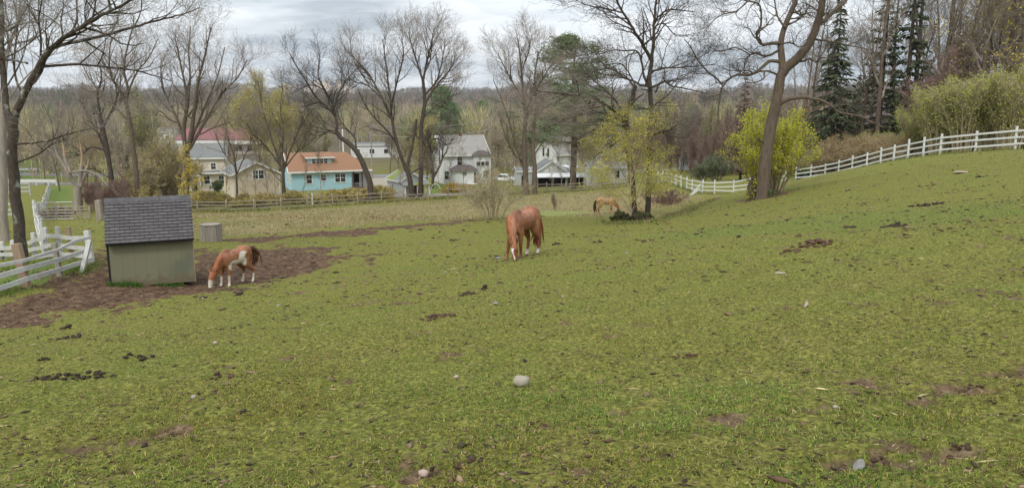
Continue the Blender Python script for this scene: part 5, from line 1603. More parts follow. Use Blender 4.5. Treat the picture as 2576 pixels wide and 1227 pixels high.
def gable_house(T, L, D, H, rise, wall, roof, ridge='x', over=.4, rake=.3, t=.16, part='roof'):
    """box with a gable roof, ridge along x or along y"""
    bm = bmesh.new(); w = .01
    if ridge == 'x':
        prism(bm, [(0, -.6), (D, -.6), (D, H), (D / 2, H + rise), (0, H)], 0, L, 'x')
    else:
        prism(bm, [(0, -.6), (L, -.6), (L, H), (L / 2, H + rise), (0, H)], 0, D, 'y')
    fin('wall', bm, M[wall], T)
    bm = bmesh.new(); S = (D if ridge == 'x' else L) / 2; k = rise / S; lo = H - over * k + .03
    def pt(a, b, z): return (b, a, z) if ridge == 'x' else (a, b, z)
    N = L if ridge == 'x' else D
    for sgn in (0, 1):
        e = -over if not sgn else 2 * S + over
        A, B, Cc, Dd = pt(e, -rake, lo), pt(e, N + rake, lo), pt(S, N + rake, H + rise + .03), pt(S, -rake, H + rise + .03)
        up = [Vector(v) + Vector((0, 0, t)) for v in (A, B, Cc, Dd)]
        slab(bm, *up, t)
    r = fin(part, bm, M[roof], T)
    bm = bmesh.new()
    for sgn in (0, 1):
        e = -over - .03 if not sgn else 2 * S + over + .03
        beam(bm, pt(e, -rake - .03, lo + t * .5), pt(e, N + rake + .03, lo + t * .5), .06, .22)
        for b in (-rake - .03, N + rake + .03):
            beam(bm, pt(-over if not sgn else 2 * S + over, b, lo + t * .5 + .005), pt(S, b, H + rise + .03 + t * .5), .05, .22)
    fin('fascia', bm, M['trim'], r)
    return r


def place_house(name, label, cat, px, py, d, yaw):
    q = P(px, py, d)
    return thing(name, label, cat, q, radians(yaw))


# blue bungalow
T = place_house('blue_bungalow', 'light blue bungalow with a brown orange roof and a shed dormer', 'house', 735, 477, 118, 24)
L, D, H, RZ = 9.3, 7.6, 2.75, 5.3
bm = bmesh.new(); prism(bm, [(0, -.3), (D, -.3), (D, H), (D / 2, RZ - .15), (0, H)], 0, L, 'x'); fin('wall', bm, M['blue'], T)
bm = bmesh.new(); box(bm, .02, L - .02, .02, D - .02, -1.6, -.302); fin('foundation', bm, M['gravel'], T)
bm = bmesh.new(); t = .16
slab(bm, (-.5, -.5, H - .05), (12.5, -.5, H - .05), (9.4, D / 2, RZ + .1), (-.5, D / 2, RZ + .1), t)
slab(bm, (-.5, D + .5, H - .05), (12.5, D + .5, H - .05), (9.4, D / 2, RZ + .1), (-.5, D / 2, RZ + .1), t)
slab(bm, (12.5, -.5, H - .05), (12.5, D + .5, H - .05), (9.4, D / 2, RZ + .1), (9.4, D / 2, RZ + .1), t) if False else None
A = [bm.verts.new(v) for v in ((12.5, -.49, H - .06), (12.5, D + .49, H - .06), (9.41, D / 2, RZ + .09))]; bm.faces.new(A)
rf = fin('roof', bm, M['roof_brown'], T)
bm = bmesh.new(); beam(bm, (-.55, -.54, H - .12), (12.55, -.54, H - .12), .06, .24); beam(bm, (12.54, -.5, H - .12), (12.54, D + .5, H - .12), .06, .24); beam(bm, (-.54, -.5, H - .12), (-.54, D / 2, RZ + .02), .06, .24); fin('fascia', bm, M['trim'], rf)
dm = bmesh.new(); box(dm, 2.75, 6.5, 1.35, 3.7, H + .9, H + 1.95); o = fin('dormer', dm, M['blue'], T)
bm = bmesh.new(); slab(bm, (2.3, .95, H + 2.02), (6.95, .95, H + 2.02), (6.75, D / 2 + .05, RZ + .16), (2.0, D / 2 + .05, RZ + .16), .1); fin('dormer_roof', bm, M['roof_brown'], o)
bm = bmesh.new(); beam(bm, (2.28, .93, H + 1.98), (6.97, .93, H + 1.98), .05, .2); fin('fascia', bm, M['trim'], o)
window(T, front(1.35), 3.45, H + 1.05, 2.4, .72, 4)
window(T, front(), 2.25, .85, .8, 1.3); window(T, front(), 4.5, 1.25, .75, .9); window(T, front(), 6.7, .9, 1.6, 1.3, 2)
window(T, left(), 1.1, .9, .7, 1.3); window(T, left(), 3.4, .9, .7, 1.3)
bm = bmesh.new(); box(bm, L + .003, 12.2, 1.9, D - .2, -.3, H - .08); fin('porch_wall', bm, M['white_siding'], T)
bm = bmesh.new(); box(bm, 10.0, 10.9, 1.85, 1.897, -.2, 1.95); fin('door', bm, M['dark'], T)
bm = bmesh.new(); box(bm, L + .01, 12.3, -.25, 1.85, -.45, -.25); fin('porch_deck', bm, M['brick'], T)
for x in (9.55, 10.9, 12.2):
    bm = bmesh.new(); box(bm, x, x + .12, -.2, -.08, -.246, H - .14); fin('porch_post', bm, M['dark'] if x < 12 else M['trim'], T)
bm = bmesh.new(); box(bm, 9.67, 10.898, -.18, -.1, .55, .65); box(bm, 11.022, 12.198, -.18, -.1, .55, .65)
for i in range(18):
    x = 9.75 + i * .137
    if abs(x - 10.96) > .1: box(bm, x, x + .04, -.16, -.12, -.24, .549)
fin('railing', bm, M['grey_wood'], T)
bm = bmesh.new(); box(bm, 7.5, 8.9, -1.2, -.15, -1.3, -.75); fin('cellar_hatch', bm, mat('orange_rust_hatch', (.4, .15, .06, 1), (.3, .1, .05, 1), 3, .8), T)

# cream two storey house
T = place_house('cream_house', 'cream two storey house with a grey roof behind yellow scrub', 'house', 398, 482, 127, 14)
gable_house(T, 10.8, 7, 5.5, 2.1, 'cream', 'roof_grey')
window(T, front(), 8.55, 3.55, .75, 1.0); window(T, front(), 5.6, 3.55, .75, 1.0); window(T, front(), 2.4, 3.55, .8, 1.0)
window(T, front(), 7.35, 1.1, .85, 1.35); window(T, front(), 9.7, 1.1, .75, 1.35); window(T, front(), 1.5, 1.1, .85, 1.3)
bm = bmesh.new(); slab(bm, (4.2, -1.5, 2.65), (10.9, -1.5, 2.65) if False else (7.0, -1.5, 2.65), (7.0, -.02, 3.3), (4.2, -.02, 3.3), .1); slab(bm, (7.02, -.7, 2.95), (11.0, -.7, 2.95), (11.0, -.02, 3.3), (7.02, -.02, 3.3), .1)
slab(bm, (-.3, -.9, 2.8), (4.18, -.9, 2.8), (4.18, -.02, 3.3), (-.3, -.02, 3.3), .1); fin('pent_roof', bm, M['roof_grey'], T)
bm = bmesh.new(); beam(bm, (7.0, -.74, 2.92), (11.05, -.74, 2.92), .05, .2); beam(bm, (4.2, -1.54, 2.6), (7.0, -1.54, 2.6), .05, .2); beam(bm, (-.3, -.94, 2.76), (4.18, -.94, 2.76), .05, .18); fin('fascia', bm, M['trim'], T)
bm = bmesh.new(); box(bm, 5.3, 6.15, -.04, -.003, 0, 2.1); fin('door', bm, M['glass'], T)
for x in (4.35, 6.8):
    bm = bmesh.new(); box(bm, x, x + .12, -1.45, -1.33, -.3, 2.5); fin('porch_post', bm, M['trim'], T)
bm = bmesh.new(); box(bm, 4.2, 7.2, -1.6, -.05, -.5, -.1); fin('porch_deck', bm, M['grey_wood'], T)
V, Q = tubes([([Vector((7.6, 2.0, 6.5)), Vector((7.6, 2.0, 7.3))], [.07, .07], 6)]); link('vent_pipe', np_mesh('vent', V, [Q]), M['trim'], T)

# cream garage
T = place_house('cream_garage', 'pinkish cream gabled garage with a double window under its peak', 'garage', 590, 501, 100, 30)
gable_house(T, 6.0, 7.2, 3.15, 1.5, 'peach', 'roof_grey', 'y', .35, .3)
window(T, front(), 2.55, 2.55, 1.35, 1.1, 2)
window(T, left(), 3.2, .3, .4, .9, bars=False)
bm = bmesh.new(); box(bm, -.02, .14, -.03, -.002, -.4, 3.1); fin('corner_board', bm, M['trim'], T); bm = bmesh.new(); box(bm, 5.86, 6.02, -.03, -.002, -.4, 3.1); fin('corner_board', bm, M['trim'], T)

# little shed with a mossy roof
T = place_house('mossy_roof_shed', 'small white shed with a mossy grey roof and an open lean to front', 'shed', 1008, 491, 97, 32)
gable_house(T, 3.3, 4.3, 1.75, .95, 'shed_white', 'roof_moss', 'y', .2, .2, .08)
window(T, left(), 2.2, .5, .4, .75, bars=False, tw=.07)
bm = bmesh.new(); slab(bm, (-.3, -1.5, 1.35), (3.7, -1.5, 1.35), (3.7, -.23, 1.8), (-.3, -.23, 1.8), .08); fin('lean_to_roof', bm, M['roof_moss'], T)
for x in (0, 1.7, 3.3):
    bm = bmesh.new(); box(bm, x, x + .14, -1.4, -1.26, -.4, 1.3); fin('porch_post', bm, M['trim'], T)
bm = bmesh.new(); box(bm, 1.9, 3.2, -.05, -.003, -.3, 1.3); fin('doorway', bm, M['brick'], T)
bm = bmesh.new(); box(bm, -.02, .02, -1.26, -.01, -.4, 1.3); fin('side_panel', bm, M['shed_white'], T)

# white farmhouse
T = place_house('white_farmhouse', 'large white two storey farmhouse with a pale grey rust stained roof', 'house', 1117, 462, 135, 20)
rf = gable_house(T, 8.3, 8.4, 5.05, 3.1, 'white_siding', 'roof_rust', 'x', .4, .35)
bm = bmesh.new(); box(bm, 4.0, 4.5, 3.9, 4.5, 7.7, 8.75); ch = fin('chimney', bm, M['brick'], rf)
window(T, front(), 2.5, 3.15, .85, 1.45); window(T, front(), .15, .75, .75, 1.45); window(T, left(), 2.5, 3.2, .8, 1.5); window(T, left(), 3.8, 5.7, .7, 1.1)
bm = bmesh.new(); box(bm, 5.35, 8.32, -1.3, .2, -.6, 4.9); b = fin('bay', bm, M['white_siding'], T)
bm = bmesh.new(); v = [bm.verts.new(q) for q in ((5.0, -1.65, 4.92), (8.7, -1.65, 4.92), (8.7, .6, 4.95), (5.0, .6, 4.95), (6.3, -.1, 5.75), (7.4, -.1, 5.75))]
for f in ((0, 1, 5, 4), (1, 2, 5), (2, 3, 4, 5), (3, 0, 4), (3, 2, 1, 0)): bm.faces.new([v[i] for i in f])
fin('bay_roof', bm, M['roof_dark'], b)
window(T, front(-1.3), 5.65, 3.05, 2.35, .75, 3, bars=False); window(T, front(-1.3), 6.9, 1.05, .75, 1.1); 
bm = bmesh.new(); box(bm, 1.45, 5.3, -2.4, -.01, -.6, 2.45); b = fin('kitchen_wing', bm, M['white_siding'], T)
bm = bmesh.new(); v = [bm.verts.new(q) for q in ((.9, -2.8, 2.42), (5.75, -2.8, 2.42), (5.75, -.03, 2.45), (.9, -.03, 2.45), (2.1, -.9, 3.3), (4.6, -.9, 3.3))]
for f in ((0, 1, 5, 4), (1, 2, 5), (2, 3, 4, 5), (3, 0, 4), (3, 2, 1, 0)): bm.faces.new([v[i] for i in f])
fin('wing_roof', bm, M['roof_dark'], b)
window(T, front(-2.4), 2.8, 1.6, .6, .5, 2, bars=False, tw=.08); window(T, front(-2.4), 4.8, .1, .42, 1.9, bars=False, tw=.08)
bm = bmesh.new(); box(bm, 2.9, 5.2, -3.6, -2.42, -.7, .15); fin('porch_deck', bm, M['white_siding'], T)
bm = bmesh.new(); box(bm, 1.0, 2.2, -3.4, -2.45, -.9, .0); fin('step_box', bm, M['trim'], T)

# barn, house behind, long low house, commercial blocks
T = place_house('white_barn', 'white gabled open front barn with dark bays behind the rail fence', 'barn', 1349, 468, 122, 6)
gable_house(T, 5.0, 7, 2.15, 1.65, 'white_siding', 'roof_grey', 'y', .3, .25)
bm = bmesh.new(); slab(bm, (-.5, -1.6, 1.55), (7.6, -1.6, 1.55), (7.6, -.27, 2.1), (-.5, -.27, 2.1), .1); fin('awning', bm, M['white_siding'], T)
bm = bmesh.new(); box(bm, .3, 4.7, -.03, -.004, -.5, 1.5); fin('bay', bm, M['dark'], T)  # flat near-black panel on the wall, painted shade of the open bays
for x in (-.3, 2.4, 5.2, 7.3):
    bm = bmesh.new(); box(bm, x, x + .14, -1.5, -1.36, -.6, 1.5); fin('post', bm, M['grey_wood'], T)
bm = bmesh.new(); box(bm, 5.02, 7.8, .2, 5, -.6, 2.9); b = fin('side_wing', bm, M['white_siding'], T)
bm = bmesh.new(); box(bm, 5.2, 7.6, .16, .196, -.5, 1.4); fin('bay', bm, M['dark'], b)  # same dark sheet: shade of the wing's opening put in as colour
T = place_house('white_tool_shed', 'narrow white lean to shed left of the open front barn', 'shed', 1301, 468, 124, 10)
gable_house(T, 2.1, 3, 2.3, .6, 'shed_white', 'roof_grey', 'x', .15, .15, .08)
bm = bmesh.new(); box(bm, .7, 1.15, -.03, -.004, -.4, 1.7); fin('door', bm, M['dark'], T)
T = place_house('white_gabled_house', 'white house with a pale roof and two narrow gable windows behind the barn', 'house', 1347, 452, 150, -52)
gable_house(T, 6.2, 9.5, 5.2, 3.2, 'white_siding', 'roof_rust', 'y', .3, .3)
window(T, front(), 2.1, 4.7, .6, 1.6, bars=False); window(T, front(), 3.5, 4.7, .6, 1.6, bars=False)
T = place_house('low_white_house', 'long low white outbuilding behind the yellow sapling', 'outbuilding', 1485, 460, 118, 8)
gable_house(T, 6.0, 3.4, 2.3, .7, 'white_siding', 'roof_rust', 'x', .3, .3, .1)
window(T, front(), 3.9, .6, .7, 1.2, bars=False)

T = place_house('long_store', 'long low store building with a dull red roof far behind the cream house', 'store', 455, 389, 232, 3)
bm = bmesh.new(); box(bm, 0, 36, 0, 16, -2, 3.2); fin('wall', bm, M['cream'], T)
bm = bmesh.new(); box(bm, -.6, 36.6, -2.0, 16, 3.21, 4.5); fin('fascia', bm, M['trim'], T)
bm = bmesh.new(); slab(bm, (-.8, -2.2, 4.55), (36.8, -2.2, 4.55), (36.8, 9, 7.6), (-.8, 9, 7.6), .04); rf = fin('roof', bm, M['roof_red'], T)
for x, w in ((12.5, 2), (16, 2.4), (20, 3), (24.5, 2), (28, 2.5)):
    window(T, front(), x, 1.0, w, 1.7, 2, bars=False)
for (px, py, d, L, H, rise, w, rfm, lb) in ((882, 372, 215, 14, 3.4, .5, 'white_siding', 'roof_grey', 'pale flat fronted building across the road behind the blue house'),
        (60, 352, 290, 12, 5, 3, 'white_siding', 'roof_rust', 'white house glimpsed through the left tree branches'),
        (100, 338, 330, 13, 5, 3, 'white_siding', 'roof_grey', 'white gabled house left of the snapped tree far off'),
        (205, 345, 310, 22, 4, 2, 'white_siding', 'roof_rust', 'long white building far behind the snapped tree'),
        (300, 352, 300, 20, 4, 2, 'white_siding', 'roof_grey', 'long white building far behind the small dark evergreen'),
        (120, 382, 240, 16, 3, 1.6, 'cream', 'roof_dark', 'low dark roofed building beyond the upper guard rail'),
        (1500, 400, 170, 9, 4.6, 2.2, 'white_siding', 'roof_grey', 'white house behind the low outbuilding'),
        (1745, 398, 150, 9, 2.4, 1.5, 'shed_white', 'roof_grey', 'low grey house half hidden in the thicket beyond the fence dip')):
    q = P(px, py, d); T = thing('distant_building', lb, 'building', Vector((q.x, d, gz(q.x, d))), radians(8))
    gable_house(T, L, 8, H, rise, w, rfm, 'x', .3, .3)
    for k in range(int(L / 4)): window(T, front(), 1.2 + k * 4, H * .35, 1.3, H * .35, bars=False, tw=.15)

# pale houses on the far ridge
rg = random.Random(9)
def ridge_house():
    T = thing('ridge_house', 'pale house among the cluster high on the far ridge', 'house', group='pale houses on the far ridge')
    gable_house(T, 15, 12, 9, 5, 'cream', 'roof_grey', 'y', .3, .3); return T
rh = ridge_house()
first = True
for i in range(30):
    px = rg.choice((rg.uniform(765, 905), rg.uniform(790, 880), rg.uniform(690, 1000))); py = rg.uniform(222, 248) if px < 900 else rg.uniform(218, 228)
    q = G(px, py, 3500) 
    loc = Vector((q.x, q.y, q.z + 7)); s = rg.uniform(.9, 1.4)
    if first: rh.location = loc; rh.scale = (s, s, s); rh.rotation_euler = (0, 0, rg.uniform(-.8, .8)); first = False
    else: copy_tree(rh, loc, rg.uniform(-.8, .8), s)

# poles and wires
def pole(px, py, d, h, label, m='grey_wood', arm=True):
    q = P(px, py, d); z = gz(q.x, d); T = thing('utility_pole', label, 'utility pole', Vector((q.x, d, z)))
    V, Q = tubes([([Vector((0, 0, -.3)), Vector((0, 0, h))], [.17, .12], 8)]); link('pole', np_mesh('pole', V, [Q], True), M[m], T)
    if arm:
        bm = bmesh.new(); box(bm, -1.1, 1.1, -.23, -.13, h - .9, h - .78); fin('crossarm', bm, M['grey_wood'], T)
    return Vector((q.x, d, z + h))
pa = pole(937, 447, 148, 10.5, 'brown utility pole on the roadside right of the blue house')
pb = pole(1233, 462, 142, 11.5, 'pale utility pole at the right end of the white farmhouse', 'bark_pale')
pc = pole(858, 440, 152, 10, 'brown utility pole behind the blue house ridge')
pd = pole(866, 440, 150, 9.6, 'white pole beside the brown utility pole behind the blue house', 'trim', False)
pe = pole(391, 400, 205, 13, 'tall white pole in front of the long red roofed store', 'trim')
pf = Vector(P(1600, 350, 165)); pg = Vector(P(560, 415, 175))
for a, b, z, lb in ((pc, pa, -.2, 'upper wire between the two brown poles'), (pc, pa, -1.6, 'lower cable between the two brown poles'), (pa, pb, -.2, 'upper wire from the roadside pole to the farmhouse pole'), (pa, pb, -2.0, 'lower cable from the roadside pole to the farmhouse pole'),
                 (pb, pf, -.3, 'top wire running right from the farmhouse pole'), (pb, pf, -2.0, 'middle cable running right from the farmhouse pole'), (pb, pf, -3.2, 'lowest cable running right from the farmhouse pole'), (pg, pc, -1.5, 'thick cable sloping up to the pole behind the blue house')):
    pts = [a.lerp(b, t / 8) + Vector((0, 0, z - .9 * (1 - (2 * t / 8 - 1) ** 2))) for t in range(9)]
    V, Q = tubes([(pts, [.028] * 9, 4)]); tag(link('power_line', np_mesh('wire', V, [Q]), M['metal']), lb, 'wire')

# red hydrant, white car, white posts
M['red'] = mat('hydrant_red', (.5, .03, .04, 1), (.4, .02, .03, 1), 5, .5)
q = P(918, 452, 140); T = thing('fire_hydrant', 'bright red hydrant on the lawn edge right of the blue house', 'hydrant', Vector((q.x, 140, gz(q.x, 140))))
V, Q = tubes([([Vector((0, 0, z)) for z in (0, .1, .11, .75, .8, .95, 1.05)], [.3, .3, .2, .2, .26, .2, .04], 10)]); link('barrel', np_mesh('hydrant', V, [Q], True), M['red'], T)
for s in (-1, 1):
    V, Q = tubes([([Vector((0, 0, .6)), Vector((s * .36, 0, .6))], [.11, .11], 8)]); link('outlet', np_mesh('outlet', V, [Q], True), M['red'], T)


def car(px, py, d, yaw, paint, label):
    q = P(px, py, d); T = thing('parked_car', label, 'car', Vector((q.x, d, gz(q.x, d))), radians(yaw))
    prof = [(-2.2, .35), (2.2, .35), (2.25, .7), (1.9, .85), (1.1, .95), (.5, 1.42), (-.85, 1.45), (-1.55, 1.02), (-2.15, .95), (-2.25, .6)]
    bm = bmesh.new(); prism(bm, prof, -.85, .85, 'y'); fin('body', bm, paint, T, bevel=.06, smooth=False)
    for s in (-1, 1):
        bm = bmesh.new(); y = s * .853
        for pf in ([(.95, .98), (.42, 1.36), (-.1, 1.38), (-.1, .98)], [(-.18, .98), (-.18, 1.38), (-.8, 1.38), (-1.3, 1.02)]):
            prism(bm, pf, y - .01, y + .01, 'y')
        fin('side_window', bm, M['glass'], T)
        for x in (-1.4, 1.4):
            V, Q = tubes([([Vector((x, s * .7, .32)), Vector((x, s * .9, .32))], [.33, .33], 14)])
            w = link('wheel', np_mesh('wheel', V, [Q, np.array([list(range(14, 28))])]), M['rubber'], T)
            V, Q = tubes([([Vector((x, s * .89, .32)), Vector((x, s * .91, .32))], [.2, .2], 10)]); link('rim', np_mesh('rim', V, [Q, np.array([list(range(10, 20))])]), M['metal'], w)
        bm = bmesh.new(); box(bm, 2.2, 2.262, s * .55 - .15, s * .55 + .15, .6, .74); fin('headlight', bm, M['trim'], T)
    bm = bmesh.new(); slab(bm, (1.06, -.72, 1.0), (1.06, .72, 1.0), (.56, .66, 1.41), (.56, -.66, 1.41), .01); fin('windscreen', bm, M['glass'], T)


car(1270, 455, 138, -14, mat('white_car_paint', (.75, .76, .77, 1), (.7, .71, .72, 1), 2, .3, spec=.5), 'white saloon car parked between the farmhouse and the barn')
rg = random.Random(6)
def wpost():
    T = thing('white_stake', 'short white stake by the yard of the blue house', 'stake', group='white stakes around the blue house yard')
    bm = bmesh.new(); box(bm, -.09, .09, -.09, .09, -.3, 1.2); fin('stake', bm, M['old_white'], T); bm = bmesh.new(); box(bm, -.11, .11, -.11, .11, 1.2, 1.27); fin('cap', bm, M['old_white'], T); return T
wp0 = wpost()
for i, (px, py, d) in enumerate([(660, 498, 90), (690, 496, 90), (707, 494, 91), (733, 494, 91), (752, 490, 93), (776, 486, 98), (797, 484, 100), (626, 500, 89), (600, 502, 88), (786, 503, 87)]):
    q = P(px, py, d); loc = Vector((q.x, d, gz(q.x, d)))
    if i == 0: wp0.location = loc
    else: copy_tree(wp0, loc)
T = thing('wire_hoop', 'pale garden hoop standing on the lawn below the farmhouse', 'hoop', (lambda q: Vector((q.x, 101, gz(q.x, 101))))(P(1096, 490, 101)))
V, Q = tubes([([Vector((cos(a * pi / 10) * .75, 0, sin(a * pi / 10) * 1.5)) for a in range(11)], [.05] * 11, 5)]); link('arch', np_mesh('arch', V, [Q], True), M['trim'], T)


def fringe(name, label, lines, n, hmin, hmax, spread, cols, seed, wd=.012):
    g = np.random.default_rng(seed); X = []
    for a, b in lines: X.append((np.array([a.x, a.y]), np.array([b.x, b.y])))
    L = np.array([np.linalg.norm(b - a) for a, b in X]); k = g.choice(len(X), n, p=L / L.sum()); t = g.random((n, 1))
    A = np.array([a for a, b in X])[k]; B = np.array([b for a, b in X])[k]
    p = A + (B - A) * t + g.normal(0, spread, (n, 2)); keep = fbm(p[:, 0] * .8, p[:, 1] * .8, seed, 3) + g.uniform(-.3, .3, n) > -.05; p = p[keep]; n = len(p)
    z = top_z(p[:, 0], p[:, 1]) - .01; h = g.uniform(hmin, hmax, n); a = g.uniform(0, 6.28, n); l = g.uniform(.1, .8, n)
    b = np.stack([p[:, 0], p[:, 1], z], -1); s = np.stack([-np.sin(a) * wd, np.cos(a) * wd, 0 * a], -1); tip = b + np.stack([np.cos(a) * h * l, np.sin(a) * h * l, h * (1 - .3 * l)], -1); mid = b * .5 + tip * .5 + np.array([0, 0, .15]) * h[:, None]
    V = np.stack([b - s, b + s, mid + s * .8, mid - s * .8, tip], 1).reshape(-1, 3); i = np.arange(n)[:, None] * 5
    c = np.array(cols)[g.integers(0, len(cols), n)] * g.uniform(.6, 1.4, (n, 1))
    tag(link(name, np_mesh(name, V, [i + np.array([[0, 1, 2, 3]]), i + np.array([[3, 2, 4]])], False, np.repeat(c, 5, 0)), mg), label, 'weeds', kind='stuff')


GW = [(.12, .19, .035), (.18, .22, .045), (.1, .16, .03), (.28, .24, .09), (.34, .27, .14)]
def seg(pix): v = [P(*p) if len(p) == 3 else G(*p) for p in pix]; return list(zip(v[:-1], v[1:]))
fringe('fence_weeds', 'rough grass along the foot of the white slope fence', seg([(2660, 372, 44.5), (2540, 378, 47), (2366, 389, 51), (2200, 418, 62), (2085, 438, 70), (2010, 454, 75), (1861, 489, 73), (1785, 489, 76), (1740, 484, 80), (1660, 459, 95)]), 9000, .08, .32, .22, GW, 3)
fringe('fence_weeds', 'rough tan and green grass along the foot of the split rail fence', seg([(425, 538, 77), (488, 534, 78), (700, 528, 80), (950, 510, 85), (1330, 487, 95), (1600, 476, 103)]), 12000, .1, .5, .5, GW + [(.36, .29, .15), (.4, .33, .12)], 4, .02)
fringe('fence_weeds', 'green grass under the near white paddock fence', seg([(-30, 750), (67, 726), (152, 701), (231, 666), (150, 664), (-20, 690)]), 7000, .05, .2, .3, GW[:3], 5, .006)
fringe('tree_weeds', 'rough grass and leaf litter round the feet of the bank trees', seg([(1540, 560), (1590, 562), (1650, 560), (1700, 540), (1790, 505)]), 5000, .05, .25, .35, GW + [(.2, .13, .07)], 6, .008)
# ------------------------------------------------------------------ horses
def lumps(bm, items, n=2):
    for x, y, z, a, b, c in items:
        bmesh.ops.create_icosphere(bm, subdivisions=n, radius=1, matrix=Matrix.Translation((x, y, z)) @ Matrix.Diagonal((a, b, c, 1)))


def chain(pts):
    """[(x,y,z,rx,ry,rz)...] -> dense ellipsoids between"""
    out = []
    for p, q in zip(pts[:-1], pts[1:]):
        L = math.dist(p[:3], q[:3]); k = max(2, int(L / (min(min(p[3:]), min(q[3:])) * .4)))
        for i in range(k): out.append(tuple(a + (b - a) * i / k for a, b in zip(p, q)))
    return out + [tuple(pts[-1])]


def horse(name, label, base, yaw, s, neck, head, legs, slope, colour, mats, seed, tail, mane_side=1, ears=None):
    """local frame: x forward, y left, z up, metres for a 1.5 m horse; s scales it. slope = ground rise per metre along x and y"""
    gs = lambda x, y: slope[0] * x + slope[1] * y
    it = [(-.58, 0, 1.13, .30, .27, .34), (-.46, .08, 1.2, .30, .2, .28), (-.46, -.08, 1.2, .30, .2, .28), (-.2, 0, 1.09, .44, .28, .31), (.12, 0, 1.08, .44, .28, .315), (.42, 0, 1.05, .32, .25, .34),
          (.36, 0, 1.32, .28, .1, .155), (.58, 0, 1.02, .2, .2, .24), (-.1, 0, 1.24, .6, .14, .13), (-.72, 0, 1.1, .17, .2, .26), (-.05, 0, .92, .38, .2, .12)]
    it += chain(neck) + chain(head)
    for side, L in legs.items():
        y = .16 if side[1] == 'l' else -.16
        dx, dy = L
        if side[0] == 'f':
            fx, fy = .44 + dx, y + dy
            g = gs(fx, fy)
            it += chain([(.46, y * .85, 1.0, .2, .1, .26), (.42, y, .82, .13, .095, .14), (.44 + dx * .45, y + dy * .5, .48 + g * .5, .064, .06, .07), (.435 + dx * .9, y + dy * .9, .17 + g, .042, .04, .05), (.44 + dx, y + dy, .11 + g, .052, .05, .05), (.475 + dx, y + dy, .03 + g, .066, .06, .045)])
        else:
            fx, fy = -.66 + dx, y + dy
            g = gs(fx, fy)
            it += chain([(-.5, y * .85, 1.0, .27, .13, .28), (-.44, y, .8, .2, .11, .18), (-.6 + dx * .3, y + dy * .3, .62, .12, .085, .12), (-.76 + dx * .8, y + dy * .7, .5 + g * .6, .068, .056, .075), (-.71 + dx, y + dy, .2 + g, .045, .042, .05), (-.69 + dx, y + dy, .12 + g, .054, .05, .05), (-.655 + dx, y + dy, .03 + g, .066, .06, .045)])
    hx = head[0]
    for e in ears:
        it += chain(e)
    bm = bmesh.new(); lumps(bm, it)
    me = bpy.data.meshes.new(name); bm.to_mesh(me); bm.free()
    tmp = bpy.data.objects.new(name, me); COL.objects.link(tmp)
    m = tmp.modifiers.new('r', 'REMESH'); m.mode = 'VOXEL'; m.voxel_size = .017; m.use_smooth_shade = True
    m = tmp.modifiers.new('s', 'SMOOTH'); m.factor = .5; m.iterations = 5
    dg = bpy.context.evaluated_depsgraph_get(); dg.update()
    out = bpy.data.meshes.new_from_object(tmp.evaluated_get(dg)); bpy.data.objects.remove(tmp)
    n = len(out.vertices); co = np.empty(n * 3, np.float32); out.vertices.foreach_get('co', co); co = co.reshape(-1, 3)
    col = colour(co, gs(co[:, 0], co[:, 1]))
    a = out.color_attributes.new('coat', 'FLOAT_COLOR', 'POINT'); t = np.ones((n, 4), np.float32); t[:, :3] = col; a.data.foreach_set('color', t.ravel())
    T = thing(name, label, 'horse', base, yaw); T.scale = (s, s, s)
    link('body', out, mats[0], T)
    rg = random.Random(seed)
    # mane: locks from the crest of the neck
    V3 = []
    for i in range(46):
        t = (i + .5) / 46 * (len(neck) - 1); j = min(int(t), len(neck) - 2); f = t - j
        p = [neck[j][k] + (neck[j + 1][k] - neck[j][k]) * f for k in range(6)]
        d = Vector(neck[j + 1][:3]) - Vector(neck[j][:3]); d.normalize()
        up = (Vector((0, 0, 1)) - d * d.z)
        up = (up.normalized() + Vector((.6, 0, .2))).normalized()
        c = Vector(p[:3]) + up * max(p[3], p[5]) * .98
        sd = Vector((0, mane_side, 0)); L = rg.uniform(.14, .24)
        V3.append(([c - up * .03, c + sd * .04 + up * .015, c + sd * (p[4] + .035) - Vector((0, 0, L * .4)), c + sd * (p[4] + .03) - Vector((.02, 0, L)) + rv(rg) * .015], [.022, .024, .017, .004], 4))
    q = Vector(head[0][:3])
    for i in range(7): V3.append(([q + Vector((-.0, rg.uniform(-.03, .03), .07)), q + Vector((.09, rg.uniform(-.03, .03), .02)), q + Vector((.12, rg.uniform(-.035, .035), -.14))], [.016, .016, .004], 4))
    V, Q = tubes(V3); link('mane', np_mesh('mane', V, [Q], True), mats[1], T)
    V3 = []
    for i in range(26):
        o = rv(rg) * .028
        V3.append(([Vector(p) + o * (k + .4) * .8 for k, p in enumerate(tail)], [.03, .034, .034, .028, .006][:len(tail)], 5))
    V, Q = tubes(V3); link('tail', np_mesh('tail', V, [Q], True), mats[2], T)
    # eyes
    a, b = Vector(head[0][:3]), Vector(head[-1][:3]); d = (b - a)
    for sd in (-1, 1):
        e = a + d * .3 + Vector((.03, sd * .083, 0)); bm = bmesh.new(); lumps(bm, [(*e, .03, .022, .03)], 2); fin('eye', bm, mats[3], T, smooth=True)
    return T


